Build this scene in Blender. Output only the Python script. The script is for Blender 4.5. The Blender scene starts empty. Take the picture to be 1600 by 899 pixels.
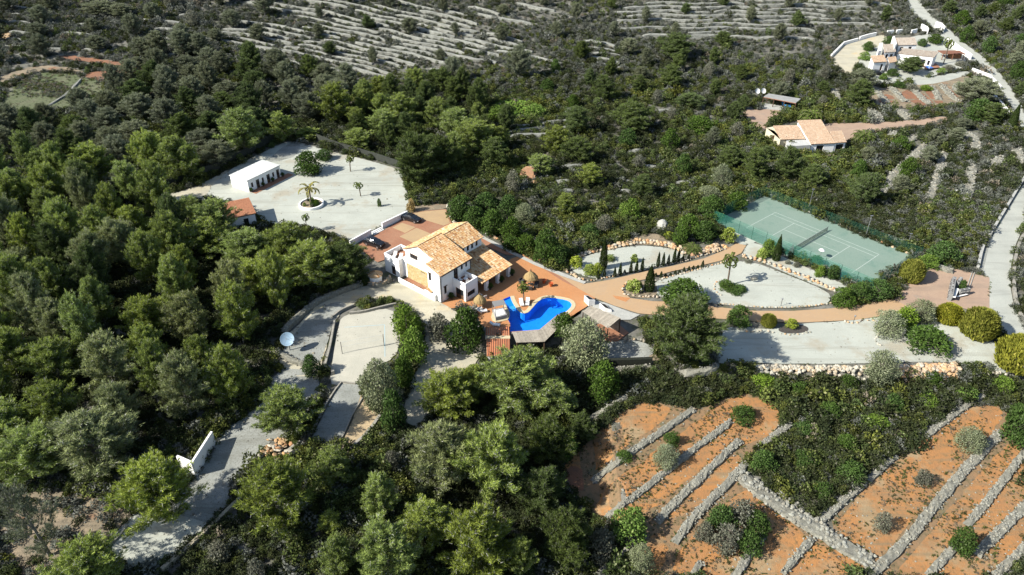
import bpy, bmesh, math, random
import numpy as np
from mathutils import Vector, Matrix
from mathutils.geometry import delaunay_2d_cdt

random.seed(7); RNG = np.random.default_rng(7)
rad = math.radians
scene = bpy.context.scene
COL = scene.collection

# ------------------------------------------------------------------ camera, sky, sun, exposure
CAM_H, PITCH, HFOV = 75.6, rad(33.5), rad(70.0)
cam_d = bpy.data.cameras.new('camera'); cam = bpy.data.objects.new('camera', cam_d); COL.objects.link(cam)
cam_d.sensor_width = 36.0; cam_d.lens = 18.0 / math.tan(HFOV / 2); cam_d.clip_start = 1.0; cam_d.clip_end = 3000
cam.location = (0, 0, CAM_H); cam.rotation_euler = (math.pi / 2 - PITCH, 0, 0)
scene.camera = cam

SUN_ELEV, SHADOW_AZ = rad(37.0), rad(20.0)          # shadows run to +x, turned 20 degrees towards +y
sun_d = bpy.data.lights.new('sun', 'SUN'); sun = bpy.data.objects.new('sun', sun_d); COL.objects.link(sun)
sun_d.energy = 5.0; sun_d.angle = rad(0.53); sun_d.color = (1.0, 0.955, 0.87)
ldir = Vector((math.cos(SHADOW_AZ) * math.cos(SUN_ELEV), math.sin(SHADOW_AZ) * math.cos(SUN_ELEV), -math.sin(SUN_ELEV)))
sun.rotation_euler = ldir.to_track_quat('-Z', 'Y').to_euler(); sun.location = (-60, 0, 120)

world = bpy.data.worlds.new('World'); scene.world = world; world.use_nodes = True
wn = world.node_tree; wn.nodes.clear()
w_out = wn.nodes.new('ShaderNodeOutputWorld'); w_bg = wn.nodes.new('ShaderNodeBackground'); w_sky = wn.nodes.new('ShaderNodeTexSky')
w_sky.sky_type = 'NISHITA'; w_sky.sun_disc = False; w_sky.sun_elevation = SUN_ELEV
w_sky.sun_rotation = math.atan2(-ldir.x, -ldir.y) % (2 * math.pi)
w_sky.air_density = 1.0; w_sky.dust_density = 1.0; w_sky.ozone_density = 1.0
w_bg.inputs['Strength'].default_value = 0.095
wn.links.new(w_sky.outputs['Color'], w_bg.inputs['Color']); wn.links.new(w_bg.outputs['Background'], w_out.inputs['Surface'])

scene.view_settings.view_transform = 'Standard'; scene.view_settings.look = 'None'
scene.view_settings.gamma = 1.0; scene.view_settings.use_curve_mapping = False
scene.view_settings.exposure = 1.08
scene.render.engine = 'CYCLES'
scene.cycles.max_bounces = 6; scene.cycles.diffuse_bounces = 3; scene.cycles.glossy_bounces = 3
scene.cycles.transmission_bounces = 4; scene.cycles.transparent_max_bounces = 8
scene.cycles.caustics_reflective = False; scene.cycles.caustics_refractive = False

# ------------------------------------------------------------------ terrain and where a sight line meets it
W, H = 1600, 899
FPX = 800 / math.tan(HFOV / 2); CP, SP = math.cos(PITCH), math.sin(PITCH)
_XE = [-400, -45, -18, -12, -6, 12, 15, 25, 28, 400]
_YT = [112, 112, 112, 108, 101.2, 101.2, 98.8, 98.0, 90.4, 90.0]
_YB = [84, 84, 88, 97, 99.4, 99.4, 97.6, 96.5, 88.9, 88.6]
_DR = [2.2, 2.2, 2.2, 2.4, 2.6, 2.6, 1.0, 1.0, 1.7, 1.7]
POOL_XY = None
def hgt(x, y):
    x = np.asarray(x, float); y = np.asarray(y, float)
    yt = np.interp(x, _XE, _YT); yb = np.interp(x, _XE, _YB); dr = np.interp(x, _XE, _DR)
    t = np.clip((yt - y) / (yt - yb), 0, 1); z = -dr * t * t * (3 - 2 * t)
    z = z - 0.085 * np.clip(yb - y, 0, None)
    k = np.clip(y - 218, 0, None); z = z + 0.05 * k + 0.00055 * k * k
    return z
def hz(x, y): return float(hgt(x, y))
def sight(px, py): return np.array([px - 800.0, FPX * CP - (py - 449.5) * SP, -FPX * SP - (py - 449.5) * CP])
def G(px, py, z=None):
    """the ground point (or the point at height z) that the photograph shows at this pixel"""
    d = sight(px, py)
    if z is not None:
        t = (z - CAM_H) / d[2]; return Vector((d[0] * t, d[1] * t, z))
    t0 = (12 - CAM_H) / d[2] if d[2] < 0 else 1; 
    ts = np.linspace(38 / d[1], 460 / d[1], 700)
    zz = CAM_H + d[2] * ts - hgt(d[0] * ts, d[1] * ts)
    i = int(np.argmax(zz < 0)) if (zz < 0).any() else len(ts) - 1
    a, b = ts[max(i - 1, 0)], ts[i]
    for _ in range(30):
        m = (a + b) / 2
        if CAM_H + d[2] * m - float(hgt(d[0] * m, d[1] * m)) < 0: b = m
        else: a = m
    return Vector((d[0] * b, d[1] * b, CAM_H + d[2] * b))
def project(x, y, z):
    x = np.asarray(x, float); dep = np.asarray(y) * CP - (np.asarray(z) - CAM_H) * SP
    up = np.asarray(y) * SP + (np.asarray(z) - CAM_H) * CP
    return 800 + FPX * x / dep, 449.5 - FPX * up / dep
def ppm(p): return FPX / (p[1] * CP - (p[2] - CAM_H) * SP)          # photograph pixels per metre there
def inpoly(X, Y, poly):
    X = np.asarray(X, float); Y = np.asarray(Y, float); r = np.zeros(X.shape, bool); n = len(poly); j = n - 1
    for i in range(n):
        xi, yi = poly[i]; xj, yj = poly[j]
        if yi != yj:
            r ^= ((yi > Y) != (yj > Y)) & (X < (xj - xi) * (Y - yi) / (yj - yi) + xi)
        j = i
    return r

# ------------------------------------------------------------------ materials
MATS = {}
ALB = 0.80        # one factor on every mineral and painted surface, set together with the exposure
def alb(c): return None if c is None else tuple(ALB * v for v in c)
def _nodes(name):
    m = bpy.data.materials.new(name); m.use_nodes = True; nt = m.node_tree; nt.nodes.clear()
    return m, nt, nt.nodes, nt.links
def _mix(nt, fac, a, b):
    n = nt.nodes.new('ShaderNodeMix'); n.data_type = 'RGBA'
    if isinstance(fac, (int, float)): n.inputs[0].default_value = fac
    else: nt.links.new(fac, n.inputs[0])
    for v, s in ((a, n.inputs[6]), (b, n.inputs[7])):
        if isinstance(v, tuple): s.default_value = (*v, 1)
        else: nt.links.new(v, s)
    return n.outputs[2]
def _noise(nt, vec, scale, detail=4, rough=0.6):
    n = nt.nodes.new('ShaderNodeTexNoise'); n.inputs['Scale'].default_value = scale
    n.inputs['Detail'].default_value = detail; n.inputs['Roughness'].default_value = rough
    if vec is not None: nt.links.new(vec, n.inputs['Vector'])
    return n.outputs['Fac']
def _ramp(nt, v, a, b, lo=0.0, hi=1.0):
    n = nt.nodes.new('ShaderNodeMapRange'); n.inputs[1].default_value = a; n.inputs[2].default_value = b
    n.inputs[3].default_value = lo; n.inputs[4].default_value = hi; nt.links.new(v, n.inputs[0]); return n.outputs[0]
def _vec(nt, space):
    if space == 'world':
        return nt.nodes.new('ShaderNodeNewGeometry').outputs['Position']
    return nt.nodes.new('ShaderNodeTexCoord').outputs['Object']
def surf(name, col, col2=None, scale=1.0, rough=0.85, fine=None, fine_scale=12.0, bump=0.0, bump_scale=8.0, space='object', metal=0.0,
         spots=None, spots_scale=0.3, spots_at=0.55, rand=0.0, spec=0.3, lo=0.35, hi=0.65):
    """plain procedural surface: two colours mixed by a broad noise, a third by fine noise, stains with their own shape, relief"""
    if name in MATS: return MATS[name]
    col, col2, fine, spots = alb(col), alb(col2), alb(fine), alb(spots)
    m, nt, N, L = _nodes(name)
    out = N.new('ShaderNodeOutputMaterial'); b = N.new('ShaderNodeBsdfPrincipled'); L.new(b.outputs[0], out.inputs[0])
    v = _vec(nt, space); c = col
    if col2: c = _mix(nt, _ramp(nt, _noise(nt, v, scale), lo, hi), col, col2)
    if fine: c = _mix(nt, _ramp(nt, _noise(nt, v, fine_scale, 3), 0.5, 0.72), c, fine)
    if spots: c = _mix(nt, _ramp(nt, _noise(nt, v, spots_scale, 5, 0.7), spots_at, spots_at + 0.12), c, spots)
    if rand:
        oi = N.new('ShaderNodeObjectInfo'); hs = N.new('ShaderNodeHueSaturation')
        L.new(_ramp(nt, oi.outputs['Random'], 0, 1, 1 - rand, 1 + rand), hs.inputs['Value'])
        if isinstance(c, tuple): hs.inputs['Color'].default_value = (*c, 1)
        else: L.new(c, hs.inputs['Color'])
        c = hs.outputs[0]
    if isinstance(c, tuple): b.inputs['Base Color'].default_value = (*c, 1)
    else: L.new(c, b.inputs['Base Color'])
    b.inputs['Roughness'].default_value = rough; b.inputs['Metallic'].default_value = metal
    b.inputs['Specular IOR Level'].default_value = spec
    if bump:
        bp = N.new('ShaderNodeBump'); bp.inputs['Strength'].default_value = bump; bp.inputs['Distance'].default_value = 0.08
        L.new(_noise(nt, v, bump_scale, 5, 0.7), bp.inputs['Height']); L.new(bp.outputs[0], b.inputs['Normal'])
    MATS[name] = m; return m
def leafmat(name, c1, c2, c3=None, trans=0.22, rand=0.18, hue=0.008):
    """leaves: colour picked per leaf (attribute tone), shifted per plant"""
    if name in MATS: return MATS[name]
    m, nt, N, L = _nodes(name)
    out = N.new('ShaderNodeOutputMaterial'); at = N.new('ShaderNodeAttribute'); at.attribute_name = 'tone'
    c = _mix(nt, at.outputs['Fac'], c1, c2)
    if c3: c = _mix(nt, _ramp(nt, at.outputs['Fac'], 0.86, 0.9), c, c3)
    oi = N.new('ShaderNodeObjectInfo'); hs = N.new('ShaderNodeHueSaturation'); L.new(c, hs.inputs['Color'])
    L.new(_ramp(nt, oi.outputs['Random'], 0, 1, 1 - rand, 1 + rand), hs.inputs['Value'])
    mm = N.new('ShaderNodeMath'); mm.operation = 'FRACT'; m2 = N.new('ShaderNodeMath'); m2.operation = 'MULTIPLY'; m2.inputs[1].default_value = 7.31
    L.new(oi.outputs['Random'], m2.inputs[0]); L.new(m2.outputs[0], mm.inputs[0])
    L.new(_ramp(nt, mm.outputs[0], 0, 1, 0.5 - hue, 0.5 + hue), hs.inputs['Hue'])
    L.new(_ramp(nt, mm.outputs[0], 1, 0, 0.9, 1.04), hs.inputs['Saturation'])
    d = N.new('ShaderNodeBsdfDiffuse'); t = N.new('ShaderNodeBsdfTranslucent'); mx = N.new('ShaderNodeMixShader'); mx.inputs[0].default_value = trans
    L.new(hs.outputs[0], d.inputs[0]); L.new(hs.outputs[0], t.inputs[0]); L.new(d.outputs[0], mx.inputs[1]); L.new(t.outputs[0], mx.inputs[2])
    L.new(mx.outputs[0], out.inputs[0]); MATS[name] = m; return m
def tonemat(name, cols, rough=0.85, rand=0.0, noise=0.25, nscale=3.0):
    """pieces of several colours: the attribute tone of a piece runs through the list of colours"""
    if name in MATS: return MATS[name]
    m, nt, N, L = _nodes(name)
    out = N.new('ShaderNodeOutputMaterial'); b = N.new('ShaderNodeBsdfPrincipled'); L.new(b.outputs[0], out.inputs[0])
    at = N.new('ShaderNodeAttribute'); at.attribute_name = 'tone'
    cols = [alb(c) for c in cols]
    cr = N.new('ShaderNodeValToRGB'); L.new(at.outputs['Fac'], cr.inputs[0]); e = cr.color_ramp.elements
    e[0].color = (*cols[0], 1); e[-1].color = (*cols[-1], 1)
    for i, c in list(enumerate(cols))[1:-1]: e.new(i / (len(cols) - 1)).color = (*c, 1)
    hs = N.new('ShaderNodeHueSaturation'); L.new(cr.outputs[0], hs.inputs['Color'])
    L.new(_ramp(nt, _noise(nt, _vec(nt, 'object'), nscale), 0.3, 0.7, 1 - noise, 1 + noise), hs.inputs['Value'])
    L.new(hs.outputs[0], b.inputs['Base Color']); b.inputs['Roughness'].default_value = rough; b.inputs['Specular IOR Level'].default_value = 0.25
    MATS[name] = m; return m

# ------------------------------------------------------------------ mesh building
class MB:
    def __init__(s): s.v = []; s.f = []; s.t = []; s.tone = 0.5
    def add(s, vs, fs):
        k = len(s.v); s.v += [tuple(p) for p in vs]
        for f in fs: s.f.append(tuple(i + k for i in f)); s.t.append(s.tone)
        return s
    def box(s, x0, x1, y0, y1, z0, z1):
        return s.add([(x0, y0, z0), (x1, y0, z0), (x1, y1, z0), (x0, y1, z0), (x0, y0, z1), (x1, y0, z1), (x1, y1, z1), (x0, y1, z1)],
                     [(0, 3, 2, 1), (4, 5, 6, 7), (0, 1, 5, 4), (1, 2, 6, 5), (2, 3, 7, 6), (3, 0, 4, 7)])
    def obox(s, c, sx, sy, sz, rz=0.0, tilt=0.0):
        M = Matrix.Translation(Vector(c)) @ Matrix.Rotation(rz, 4, 'Z') @ Matrix.Rotation(tilt, 4, 'X')
        return s.add([M @ Vector((a * sx / 2, b * sy / 2, d * sz / 2)) for d in (-1, 1) for a, b in ((-1, -1), (1, -1), (1, 1), (-1, 1))],
                     [(0, 3, 2, 1), (4, 5, 6, 7), (0, 1, 5, 4), (1, 2, 6, 5), (2, 3, 7, 6), (3, 0, 4, 7)])
    def prism(s, poly, z0, z1, cap=True):
        a = sum(poly[i][0] * poly[(i + 1) % len(poly)][1] - poly[(i + 1) % len(poly)][0] * poly[i][1] for i in range(len(poly)))
        if a < 0: poly = poly[::-1]
        n = len(poly); zz0 = z0 if hasattr(z0, '__len__') else [z0] * n; zz1 = z1 if hasattr(z1, '__len__') else [z1] * n
        vs = [(p[0], p[1], zz0[i]) for i, p in enumerate(poly)] + [(p[0], p[1], zz1[i]) for i, p in enumerate(poly)]
        fs = [(i, (i + 1) % n, n + (i + 1) % n, n + i) for i in range(n)]
        if cap: fs += [tuple(range(n, 2 * n)), tuple(range(n - 1, -1, -1))]
        return s.add(vs, fs)
    def poly(s, pts): return s.add(pts, [tuple(range(len(pts)))])
    def tube(s, a, b, r0, r1=None, n=6, cap=True):
        r1 = r0 if r1 is None else r1; a = Vector(a); b = Vector(b); d = (b - a)
        if d.length < 1e-6: return s
        q = d.to_track_quat('Z', 'Y').to_matrix(); vs = []
        for c, r in ((a, r0), (b, r1)):
            for i in range(n):
                t = 2 * math.pi * i / n; vs.append(c + q @ Vector((math.cos(t) * r, math.sin(t) * r, 0)))
        fs = [(i, (i + 1) % n, n + (i + 1) % n, n + i) for i in range(n)]
        if cap: fs += [tuple(range(n - 1, -1, -1)), tuple(range(n, 2 * n))]
        return s.add(vs, fs)
    def lathe(s, prof, n=16, c=(0, 0, 0), cap=True):
        vs = []; fs = []
        for r, z in prof:
            for i in range(n):
                t = 2 * math.pi * i / n; vs.append((c[0] + r * math.cos(t), c[1] + r * math.sin(t), c[2] + z))
        for k in range(len(prof) - 1):
            for i in range(n): fs.append((k * n + i, k * n + (i + 1) % n, (k + 1) * n + (i + 1) % n, (k + 1) * n + i))
        if cap: fs += [tuple(range(n - 1, -1, -1)), tuple(range((len(prof) - 1) * n, len(prof) * n))]
        return s.add(vs, fs)
    def rock(s, c, sx, sy, sz, rng, rz=None):
        rz = rng.uniform(0, 6.28) if rz is None else rz; ca, sa = math.cos(rz), math.sin(rz); vs = []
        for p in ICO_V:
            k = 1 + rng.uniform(-0.2, 0.2); x, y, z = p[0] * sx * k, p[1] * sy * k, p[2] * sz * k
            vs.append((c[0] + x * ca - y * sa, c[1] + x * sa + y * ca, c[2] + z))
        return s.add(vs, ICO_F)
    def mesh(s, name, mat=None, smooth=False):
        me = bpy.data.meshes.new(name); me.from_pydata(s.v, [], s.f)
        at = me.attributes.new('tone', 'FLOAT', 'FACE'); at.data.foreach_set('value', s.t)
        if mat: me.materials.append(mat)
        if smooth: me.polygons.foreach_set('use_smooth', [True] * len(me.polygons))
        me.update(); return me
    def build(s, name, mat, parent=None, smooth=False, kind=None, loc=None):
        o = bpy.data.objects.new(name, s.mesh(name, mat, smooth)); COL.objects.link(o)
        if parent: o.parent = parent
        if loc is not None: o.location = loc
        if kind: o['kind'] = kind
        return o
_t = (1 + 5 ** 0.5) / 2; _k = 1 / math.hypot(1, _t)
ICO_V = [(x * _k, y * _k, z * _k) for x, y, z in [(-1, _t, 0), (1, _t, 0), (-1, -_t, 0), (1, -_t, 0), (0, -1, _t), (0, 1, _t), (0, -1, -_t), (0, 1, -_t), (_t, 0, -1), (_t, 0, 1), (-_t, 0, -1), (-_t, 0, 1)]]
ICO_F = [(0, 11, 5), (0, 5, 1), (0, 1, 7), (0, 7, 10), (0, 10, 11), (1, 5, 9), (5, 11, 4), (11, 10, 2), (10, 7, 6), (7, 1, 8), (3, 9, 4), (3, 4, 2), (3, 2, 6), (3, 6, 8), (3, 8, 9), (4, 9, 5), (2, 4, 11), (6, 2, 10), (8, 6, 7), (9, 8, 1)]
def tag(o, label=None, cat=None, group=None, kind=None):
    if label: o['label'] = label
    if cat: o['category'] = cat
    if group: o['group'] = group
    if cat and not kind: kind = 'thing'
    if kind: o['kind'] = kind
    return o
def thing(name, loc, label, cat, rz=0.0, group=None):
    o = bpy.data.objects.new(name, None); COL.objects.link(o); o.location = loc; o.rotation_euler = (0, 0, rz); o.empty_display_size = 0.3
    return tag(o, label, cat, group)
def inst(name, me, parent, loc=(0, 0, 0), rot=(0, 0, 0), scale=(1, 1, 1)):
    o = bpy.data.objects.new(name, me); COL.objects.link(o); o.parent = parent; o.location = loc; o.rotation_euler = rot; o.scale = scale; return o
def copy_tree(o, parent=None):
    c = o.copy(); COL.objects.link(c); c.parent = parent
    for ch in o.children: copy_tree(ch, c)
    return c

# ------------------------------------------------------------------ sheets laid on the terrain
CLEAR = []      # pixel outlines of cleared ground: no scrub there
OUTL = {}       # outlines in metres of each sheet, by name
SHOW = []       # pixel outlines that trees may not hide
def smooth_loop(pts, k=2):
    for _ in range(k):
        q = []
        for i in range(len(pts)):
            a = pts[i]; b = pts[(i + 1) % len(pts)]
            q += [(a[0] * .75 + b[0] * .25, a[1] * .75 + b[1] * .25), (a[0] * .25 + b[0] * .75, a[1] * .25 + b[1] * .75)]
        pts = q
    return pts
def smooth_line(pts, k=2):
    for _ in range(k):
        q = [pts[0]]
        for i in range(len(pts) - 1):
            a = pts[i]; b = pts[i + 1]
            q += [(a[0] * .75 + b[0] * .25, a[1] * .75 + b[1] * .25), (a[0] * .25 + b[0] * .75, a[1] * .25 + b[1] * .75)]
        pts = q + [pts[-1]]
    return pts
def densify(w, step, closed=True):
    out = []
    for i in range(len(w) if closed else len(w) - 1):
        a = Vector(w[i][:2]); b = Vector(w[(i + 1) % len(w)][:2]); n = max(1, int((b - a).length / step))
        out += [tuple(a.lerp(b, j / n)) for j in range(n)]
    if not closed: out.append(tuple(w[-1][:2]))
    return out
def cdt_fill(loop, holes, step):
    pts = [Vector(p) for p in loop]; loops = [list(range(len(pts)))]
    for h in holes:
        loops.append(list(range(len(pts), len(pts) + len(h)))); pts += [Vector(p) for p in h]
    edges = [(l[i], l[(i + 1) % len(l)]) for l in loops for i in range(len(l))]
    xs = [p[0] for p in loop]; ys = [p[1] for p in loop]
    gx, gy = np.meshgrid(np.arange(min(xs), max(xs), step), np.arange(min(ys), max(ys), step)); gx = gx.ravel(); gy = gy.ravel()
    ok = inpoly(gx, gy, loop)
    for h in holes: ok &= ~inpoly(gx, gy, h)
    pts += [Vector((float(a), float(b))) for a, b in zip(gx[ok], gy[ok])]
    v, _, f, *_r = delaunay_2d_cdt(pts, edges, [], 0, 1e-5)
    cx = np.array([sum(v[i][0] for i in t) / 3 for t in f]); cy = np.array([sum(v[i][1] for i in t) / 3 for t in f])
    ok = inpoly(cx, cy, loop)
    for h in holes: ok &= ~inpoly(cx, cy, h)
    return [tuple(p) for p in v], [tuple(t) for t, k in zip(f, ok) if k]
def sheet(name, pts, mat, off=0.02, smooth=2, step=2.0, holes=(), wiggle=0.0, clear=True, kind='structure', z=None, show=False):
    """a ground surface drawn from its outline in the photograph, laid on the terrain"""
    if smooth: pts = smooth_loop(pts, smooth)
    if clear: CLEAR.append(pts)
    if show: SHOW.append(pts)
    w = densify([G(*p) if z is None else G(p[0], p[1], z) for p in pts], 1.2)
    if wiggle:
        rg = random.Random(hash(name) % 999); w = [(a + rg.uniform(-wiggle, wiggle), b + rg.uniform(-wiggle, wiggle)) for a, b in w]
    OUTL.setdefault(name, []).append(w)
    v, f = cdt_fill(w, holes, step)
    zz = hgt([p[0] for p in v], [p[1] for p in v]) if z is None else [z] * len(v)
    me = bpy.data.meshes.new(name); me.from_pydata([(p[0], p[1], float(q) + off) for p, q in zip(v, zz)], [], f); me.materials.append(mat)
    if len(me.polygons) and me.polygons[0].normal.z < 0: me.flip_normals()
    o = bpy.data.objects.new(name, me); COL.objects.link(o); o['kind'] = kind; return o

def streaks(m, col, rot, fac=.55, sc=(.05, .55)):
    """worn tracks drawn out along one direction, mixed into a ground material"""
    col = alb(col)
    nt = m.node_tree; b = next(n for n in nt.nodes if n.bl_idname == 'ShaderNodeBsdfPrincipled'); src = b.inputs['Base Color'].links[0].from_socket
    mp = nt.nodes.new('ShaderNodeMapping'); mp.inputs['Rotation'].default_value = (0, 0, rot); mp.inputs['Scale'].default_value = (sc[0], sc[1], .1); nt.links.new(nt.nodes.new('ShaderNodeNewGeometry').outputs['Position'], mp.inputs[0])
    n = nt.nodes.new('ShaderNodeTexNoise'); n.inputs['Scale'].default_value = 1.0; n.inputs['Detail'].default_value = 6; n.inputs['Roughness'].default_value = .65; n.inputs['Distortion'].default_value = .6; nt.links.new(mp.outputs[0], n.inputs['Vector'])
    nt.links.new(_mix(nt, _ramp(nt, n.outputs['Fac'], .52, .66, 0, fac), src, col), b.inputs['Base Color'])

# ------------------------------------------------------------------ the setting
M_ground = surf('scrub_soil', (0.105, 0.098, 0.078), (0.19, 0.185, 0.16), 0.18, 0.95, (0.055, 0.06, 0.042), 1.6, 0.8, 3.0, 'world', spots=(0.075, 0.085, 0.04), spots_scale=0.35, spots_at=0.52)
M_gravel = surf('pale_gravel', (0.46, 0.475, 0.41), (0.385, 0.40, 0.345), 0.14, 0.95, (0.30, 0.32, 0.28), 9.0, 0.5, 22.0, 'world', spots=(0.36, 0.335, 0.26), spots_scale=0.1, spots_at=0.53)
M_sandy = surf('cream_gravel', (0.50, 0.46, 0.34), (0.40, 0.38, 0.30), 0.22, 0.95, (0.33, 0.30, 0.22), 8.0, 0.5, 20.0, 'world', spots=(0.50, 0.39, 0.22), spots_scale=0.16, spots_at=0.56)
M_ggravel = surf('grey_gravel', (0.33, 0.34, 0.31), (0.24, 0.25, 0.225), 0.3, 0.95, (0.15, 0.15, 0.12), 5.0, 0.6, 16.0, 'world', spots=(0.16, 0.15, 0.11), spots_scale=0.5, spots_at=0.6)
M_road = surf('pale_concrete_road', (0.42, 0.43, 0.375), (0.36, 0.37, 0.325), 0.2, 0.9, (0.30, 0.31, 0.28), 6.0, 0.3, 20.0, 'world', spots=(0.30, 0.31, 0.27), spots_scale=0.09, spots_at=0.58)
M_apron = surf('pink_concrete', (0.40, 0.285, 0.20), (0.335, 0.235, 0.17), 0.35, 0.9, (0.29, 0.21, 0.155), 7.0, 0.3, 20.0, 'world', spots=(0.26, 0.22, 0.175), spots_scale=0.16, spots_at=0.57)
M_soil = surf('orange_soil', (0.385, 0.18, 0.06), (0.31, 0.16, 0.068), 0.35, 0.95, (0.20, 0.13, 0.06), 1.6, 1.0, 5.0, 'world', spots=(0.31, 0.225, 0.125), spots_scale=0.13, spots_at=0.53)
M_red = surf('red_soil', (0.28, 0.125, 0.065), (0.20, 0.105, 0.065), 0.4, 0.95, (0.16, 0.10, 0.06), 2.0, 1.0, 5.0, 'world')
M_bare = surf('bare_earth', (0.30, 0.235, 0.155), (0.19, 0.16, 0.11), 0.4, 0.95, (0.13, 0.11, 0.075), 2.2, 1.0, 5.0, 'world', spots=(0.24, 0.12, 0.065), spots_scale=0.22, spots_at=0.58)
M_field = surf('green_field', (0.085, 0.112, 0.045), (0.135, 0.14, 0.08), 0.16, 0.95, (0.06, 0.07, 0.03), 1.2, 1.0, 3.0, 'world')
streaks(M_gravel, (0.27, 0.265, 0.215), rad(35)); streaks(M_sandy, (0.30, 0.27, 0.19), rad(-60)); streaks(M_ggravel, (0.16, 0.16, 0.13), rad(-70)); streaks(M_road, (0.28, 0.285, 0.25), rad(-75), .6); streaks(M_apron, (0.26, 0.20, 0.15), rad(-10)); streaks(M_soil, (0.20, 0.15, 0.085), rad(-39), .7, (.06, .8)); streaks(M_bare, (0.13, 0.11, 0.08), rad(-50), .7, (.1, .9))
def paving(name, a, b, joint, size=1.0, rot=0.0, stain=None):
    a, b, joint, stain = alb(a), alb(b), alb(joint), alb(stain)
    m, nt, N, L = _nodes(name)
    out = N.new('ShaderNodeOutputMaterial'); p = N.new('ShaderNodeBsdfPrincipled'); L.new(p.outputs[0], out.inputs[0])
    v = _vec(nt, 'world'); mp = N.new('ShaderNodeMapping'); mp.inputs['Rotation'].default_value = (0, 0, rot); L.new(v, mp.inputs[0])
    br = N.new('ShaderNodeTexBrick'); L.new(mp.outputs[0], br.inputs['Vector']); br.inputs['Scale'].default_value = 1.0
    br.inputs['Brick Width'].default_value = size; br.inputs['Row Height'].default_value = size * 0.5; br.inputs['Mortar Size'].default_value = 0.03
    br.inputs['Color1'].default_value = (*a, 1); br.inputs['Color2'].default_value = (*b, 1); br.inputs['Mortar'].default_value = (*joint, 1)
    c = _mix(nt, _ramp(nt, _noise(nt, v, 0.25, 5, 0.65), 0.42, 0.66, 0, 0.75), br.outputs['Color'], stain or b)
    c = _mix(nt, _ramp(nt, _noise(nt, v, 3.0, 4), 0.45, 0.7, 0, 0.55), c, joint)
    L.new(c, p.inputs['Base Color']); p.inputs['Roughness'].default_value = 0.8; p.inputs['Specular IOR Level'].default_value = 0.25
    bp = N.new('ShaderNodeBump'); bp.inputs['Strength'].default_value = 0.4; bp.inputs['Distance'].default_value = 0.02; bp.invert = True
    L.new(br.outputs['Fac'], bp.inputs['Height']); L.new(bp.outputs[0], p.inputs['Normal']); MATS[name] = m; return m
M_terra = paving('terracotta_paving', (0.36, 0.155, 0.085), (0.31, 0.14, 0.08), (0.25, 0.13, 0.08), 0.6, rad(50), (0.36, 0.20, 0.12))
M_poolpave = paving('orange_terrace_paving', (0.50, 0.22, 0.085), (0.45, 0.20, 0.08), (0.40, 0.20, 0.09), 0.7, rad(50), (0.47, 0.24, 0.11))
M_drive = paving('tan_driveway_paving', (0.44, 0.30, 0.17), (0.41, 0.28, 0.165), (0.38, 0.275, 0.175), 0.9, rad(-30), (0.44, 0.28, 0.145))
M_pad = surf('tan_concrete_pad', (0.43, 0.30, 0.16), (0.38, 0.265, 0.15), 0.4, 0.85, (0.34, 0.25, 0.15), 5.0, 0.2, 15, 'world')
M_white = surf('white_render', (0.98, 0.97, 0.94), (0.92, 0.91, 0.87), 0.5, 0.85, None, 4, 0.15, 9.0, spots=(0.80, 0.77, 0.70), spots_scale=0.35, spots_at=0.62)
M_kerb = surf('grey_kerb_concrete', (0.44, 0.44, 0.40), (0.36, 0.36, 0.33), 1.2, 0.9, (0.28, 0.28, 0.25), 6, 0.3, 14, 'world')

# pool outline (photograph pixels), used as a hole in the terrace
_pz = lambda pts: [(740 + x / 7.494, 450 + y / 7.494) for x, y in pts]
POOL_PX = _pz([(300, 155), (360, 128), (428, 100), (440, 140), (462, 185), (490, 230), (515, 262), (540, 285), (568, 298), (600, 301), (630, 294), (655, 276), (700, 225), (730, 190), (762, 160), (795, 138), (830, 125), (865, 119), (900, 118), (950, 122), (1000, 130), (1050, 139), (1100, 152), (1130, 168), (1145, 190), (1146, 208), (1135, 232), (1090, 275), (1025, 318), (985, 312), (770, 490), (430, 515), (428, 470), (428, 420), (405, 378), (420, 350), (425, 325), (420, 290), (405, 255), (375, 205), (345, 175)])
POOL = [tuple(G(x, y, 0.0)[:2]) for x, y in POOL_PX]

def terrain():
    # finer squares near, coarser far behind and outside the view
    ys = list(np.arange(30, 240, 1.25)) + list(np.arange(240, 470, 2.5)) + [500, 560, 700, 1000, 1600]
    xs = [-1200, -700, -480, -380] + list(np.arange(-320, -110, 3.0)) + list(np.arange(-110, 110, 1.25)) + list(np.arange(110, 321, 3.0)) + [380, 480, 700, 1200]
    X, Y = np.meshgrid(xs, ys); Z = hgt(X, np.minimum(Y, 640.0))
    Z = Z + (np.sin(X * .9 + np.sin(Y * .7)) * np.cos(Y * 1.1 + np.sin(X * .6))) * 0.10 - 0.12      # a little below the sheets
    near = inpoly(X, Y, POOL)
    for ax, ay in ((1.3, 0), (-1.3, 0), (0, 1.3), (0, -1.3), (1, 1), (-1, 1), (1, -1), (-1, -1)): near |= inpoly(X + ax, Y + ay, POOL)
    Z[near] = np.minimum(Z[near], -2.6)
    n, m = len(xs), len(ys); v = np.stack([X.ravel(), Y.ravel(), Z.ravel()], 1)
    i = np.arange(m - 1)[:, None] * n + np.arange(n - 1)[None]; f = np.stack([i, i + 1, i + n + 1, i + n], -1).reshape(-1, 4)
    me = bpy.data.meshes.new('ground'); me.from_pydata(v.tolist(), [], f.tolist()); me.materials.append(M_ground)
    me.polygons.foreach_set('use_smooth', [True] * len(me.polygons))
    o = bpy.data.objects.new('ground', me); COL.objects.link(o); tag(o, 'rough scrub covered ground under the whole estate and hillside', None, None, 'structure')
terrain()

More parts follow.
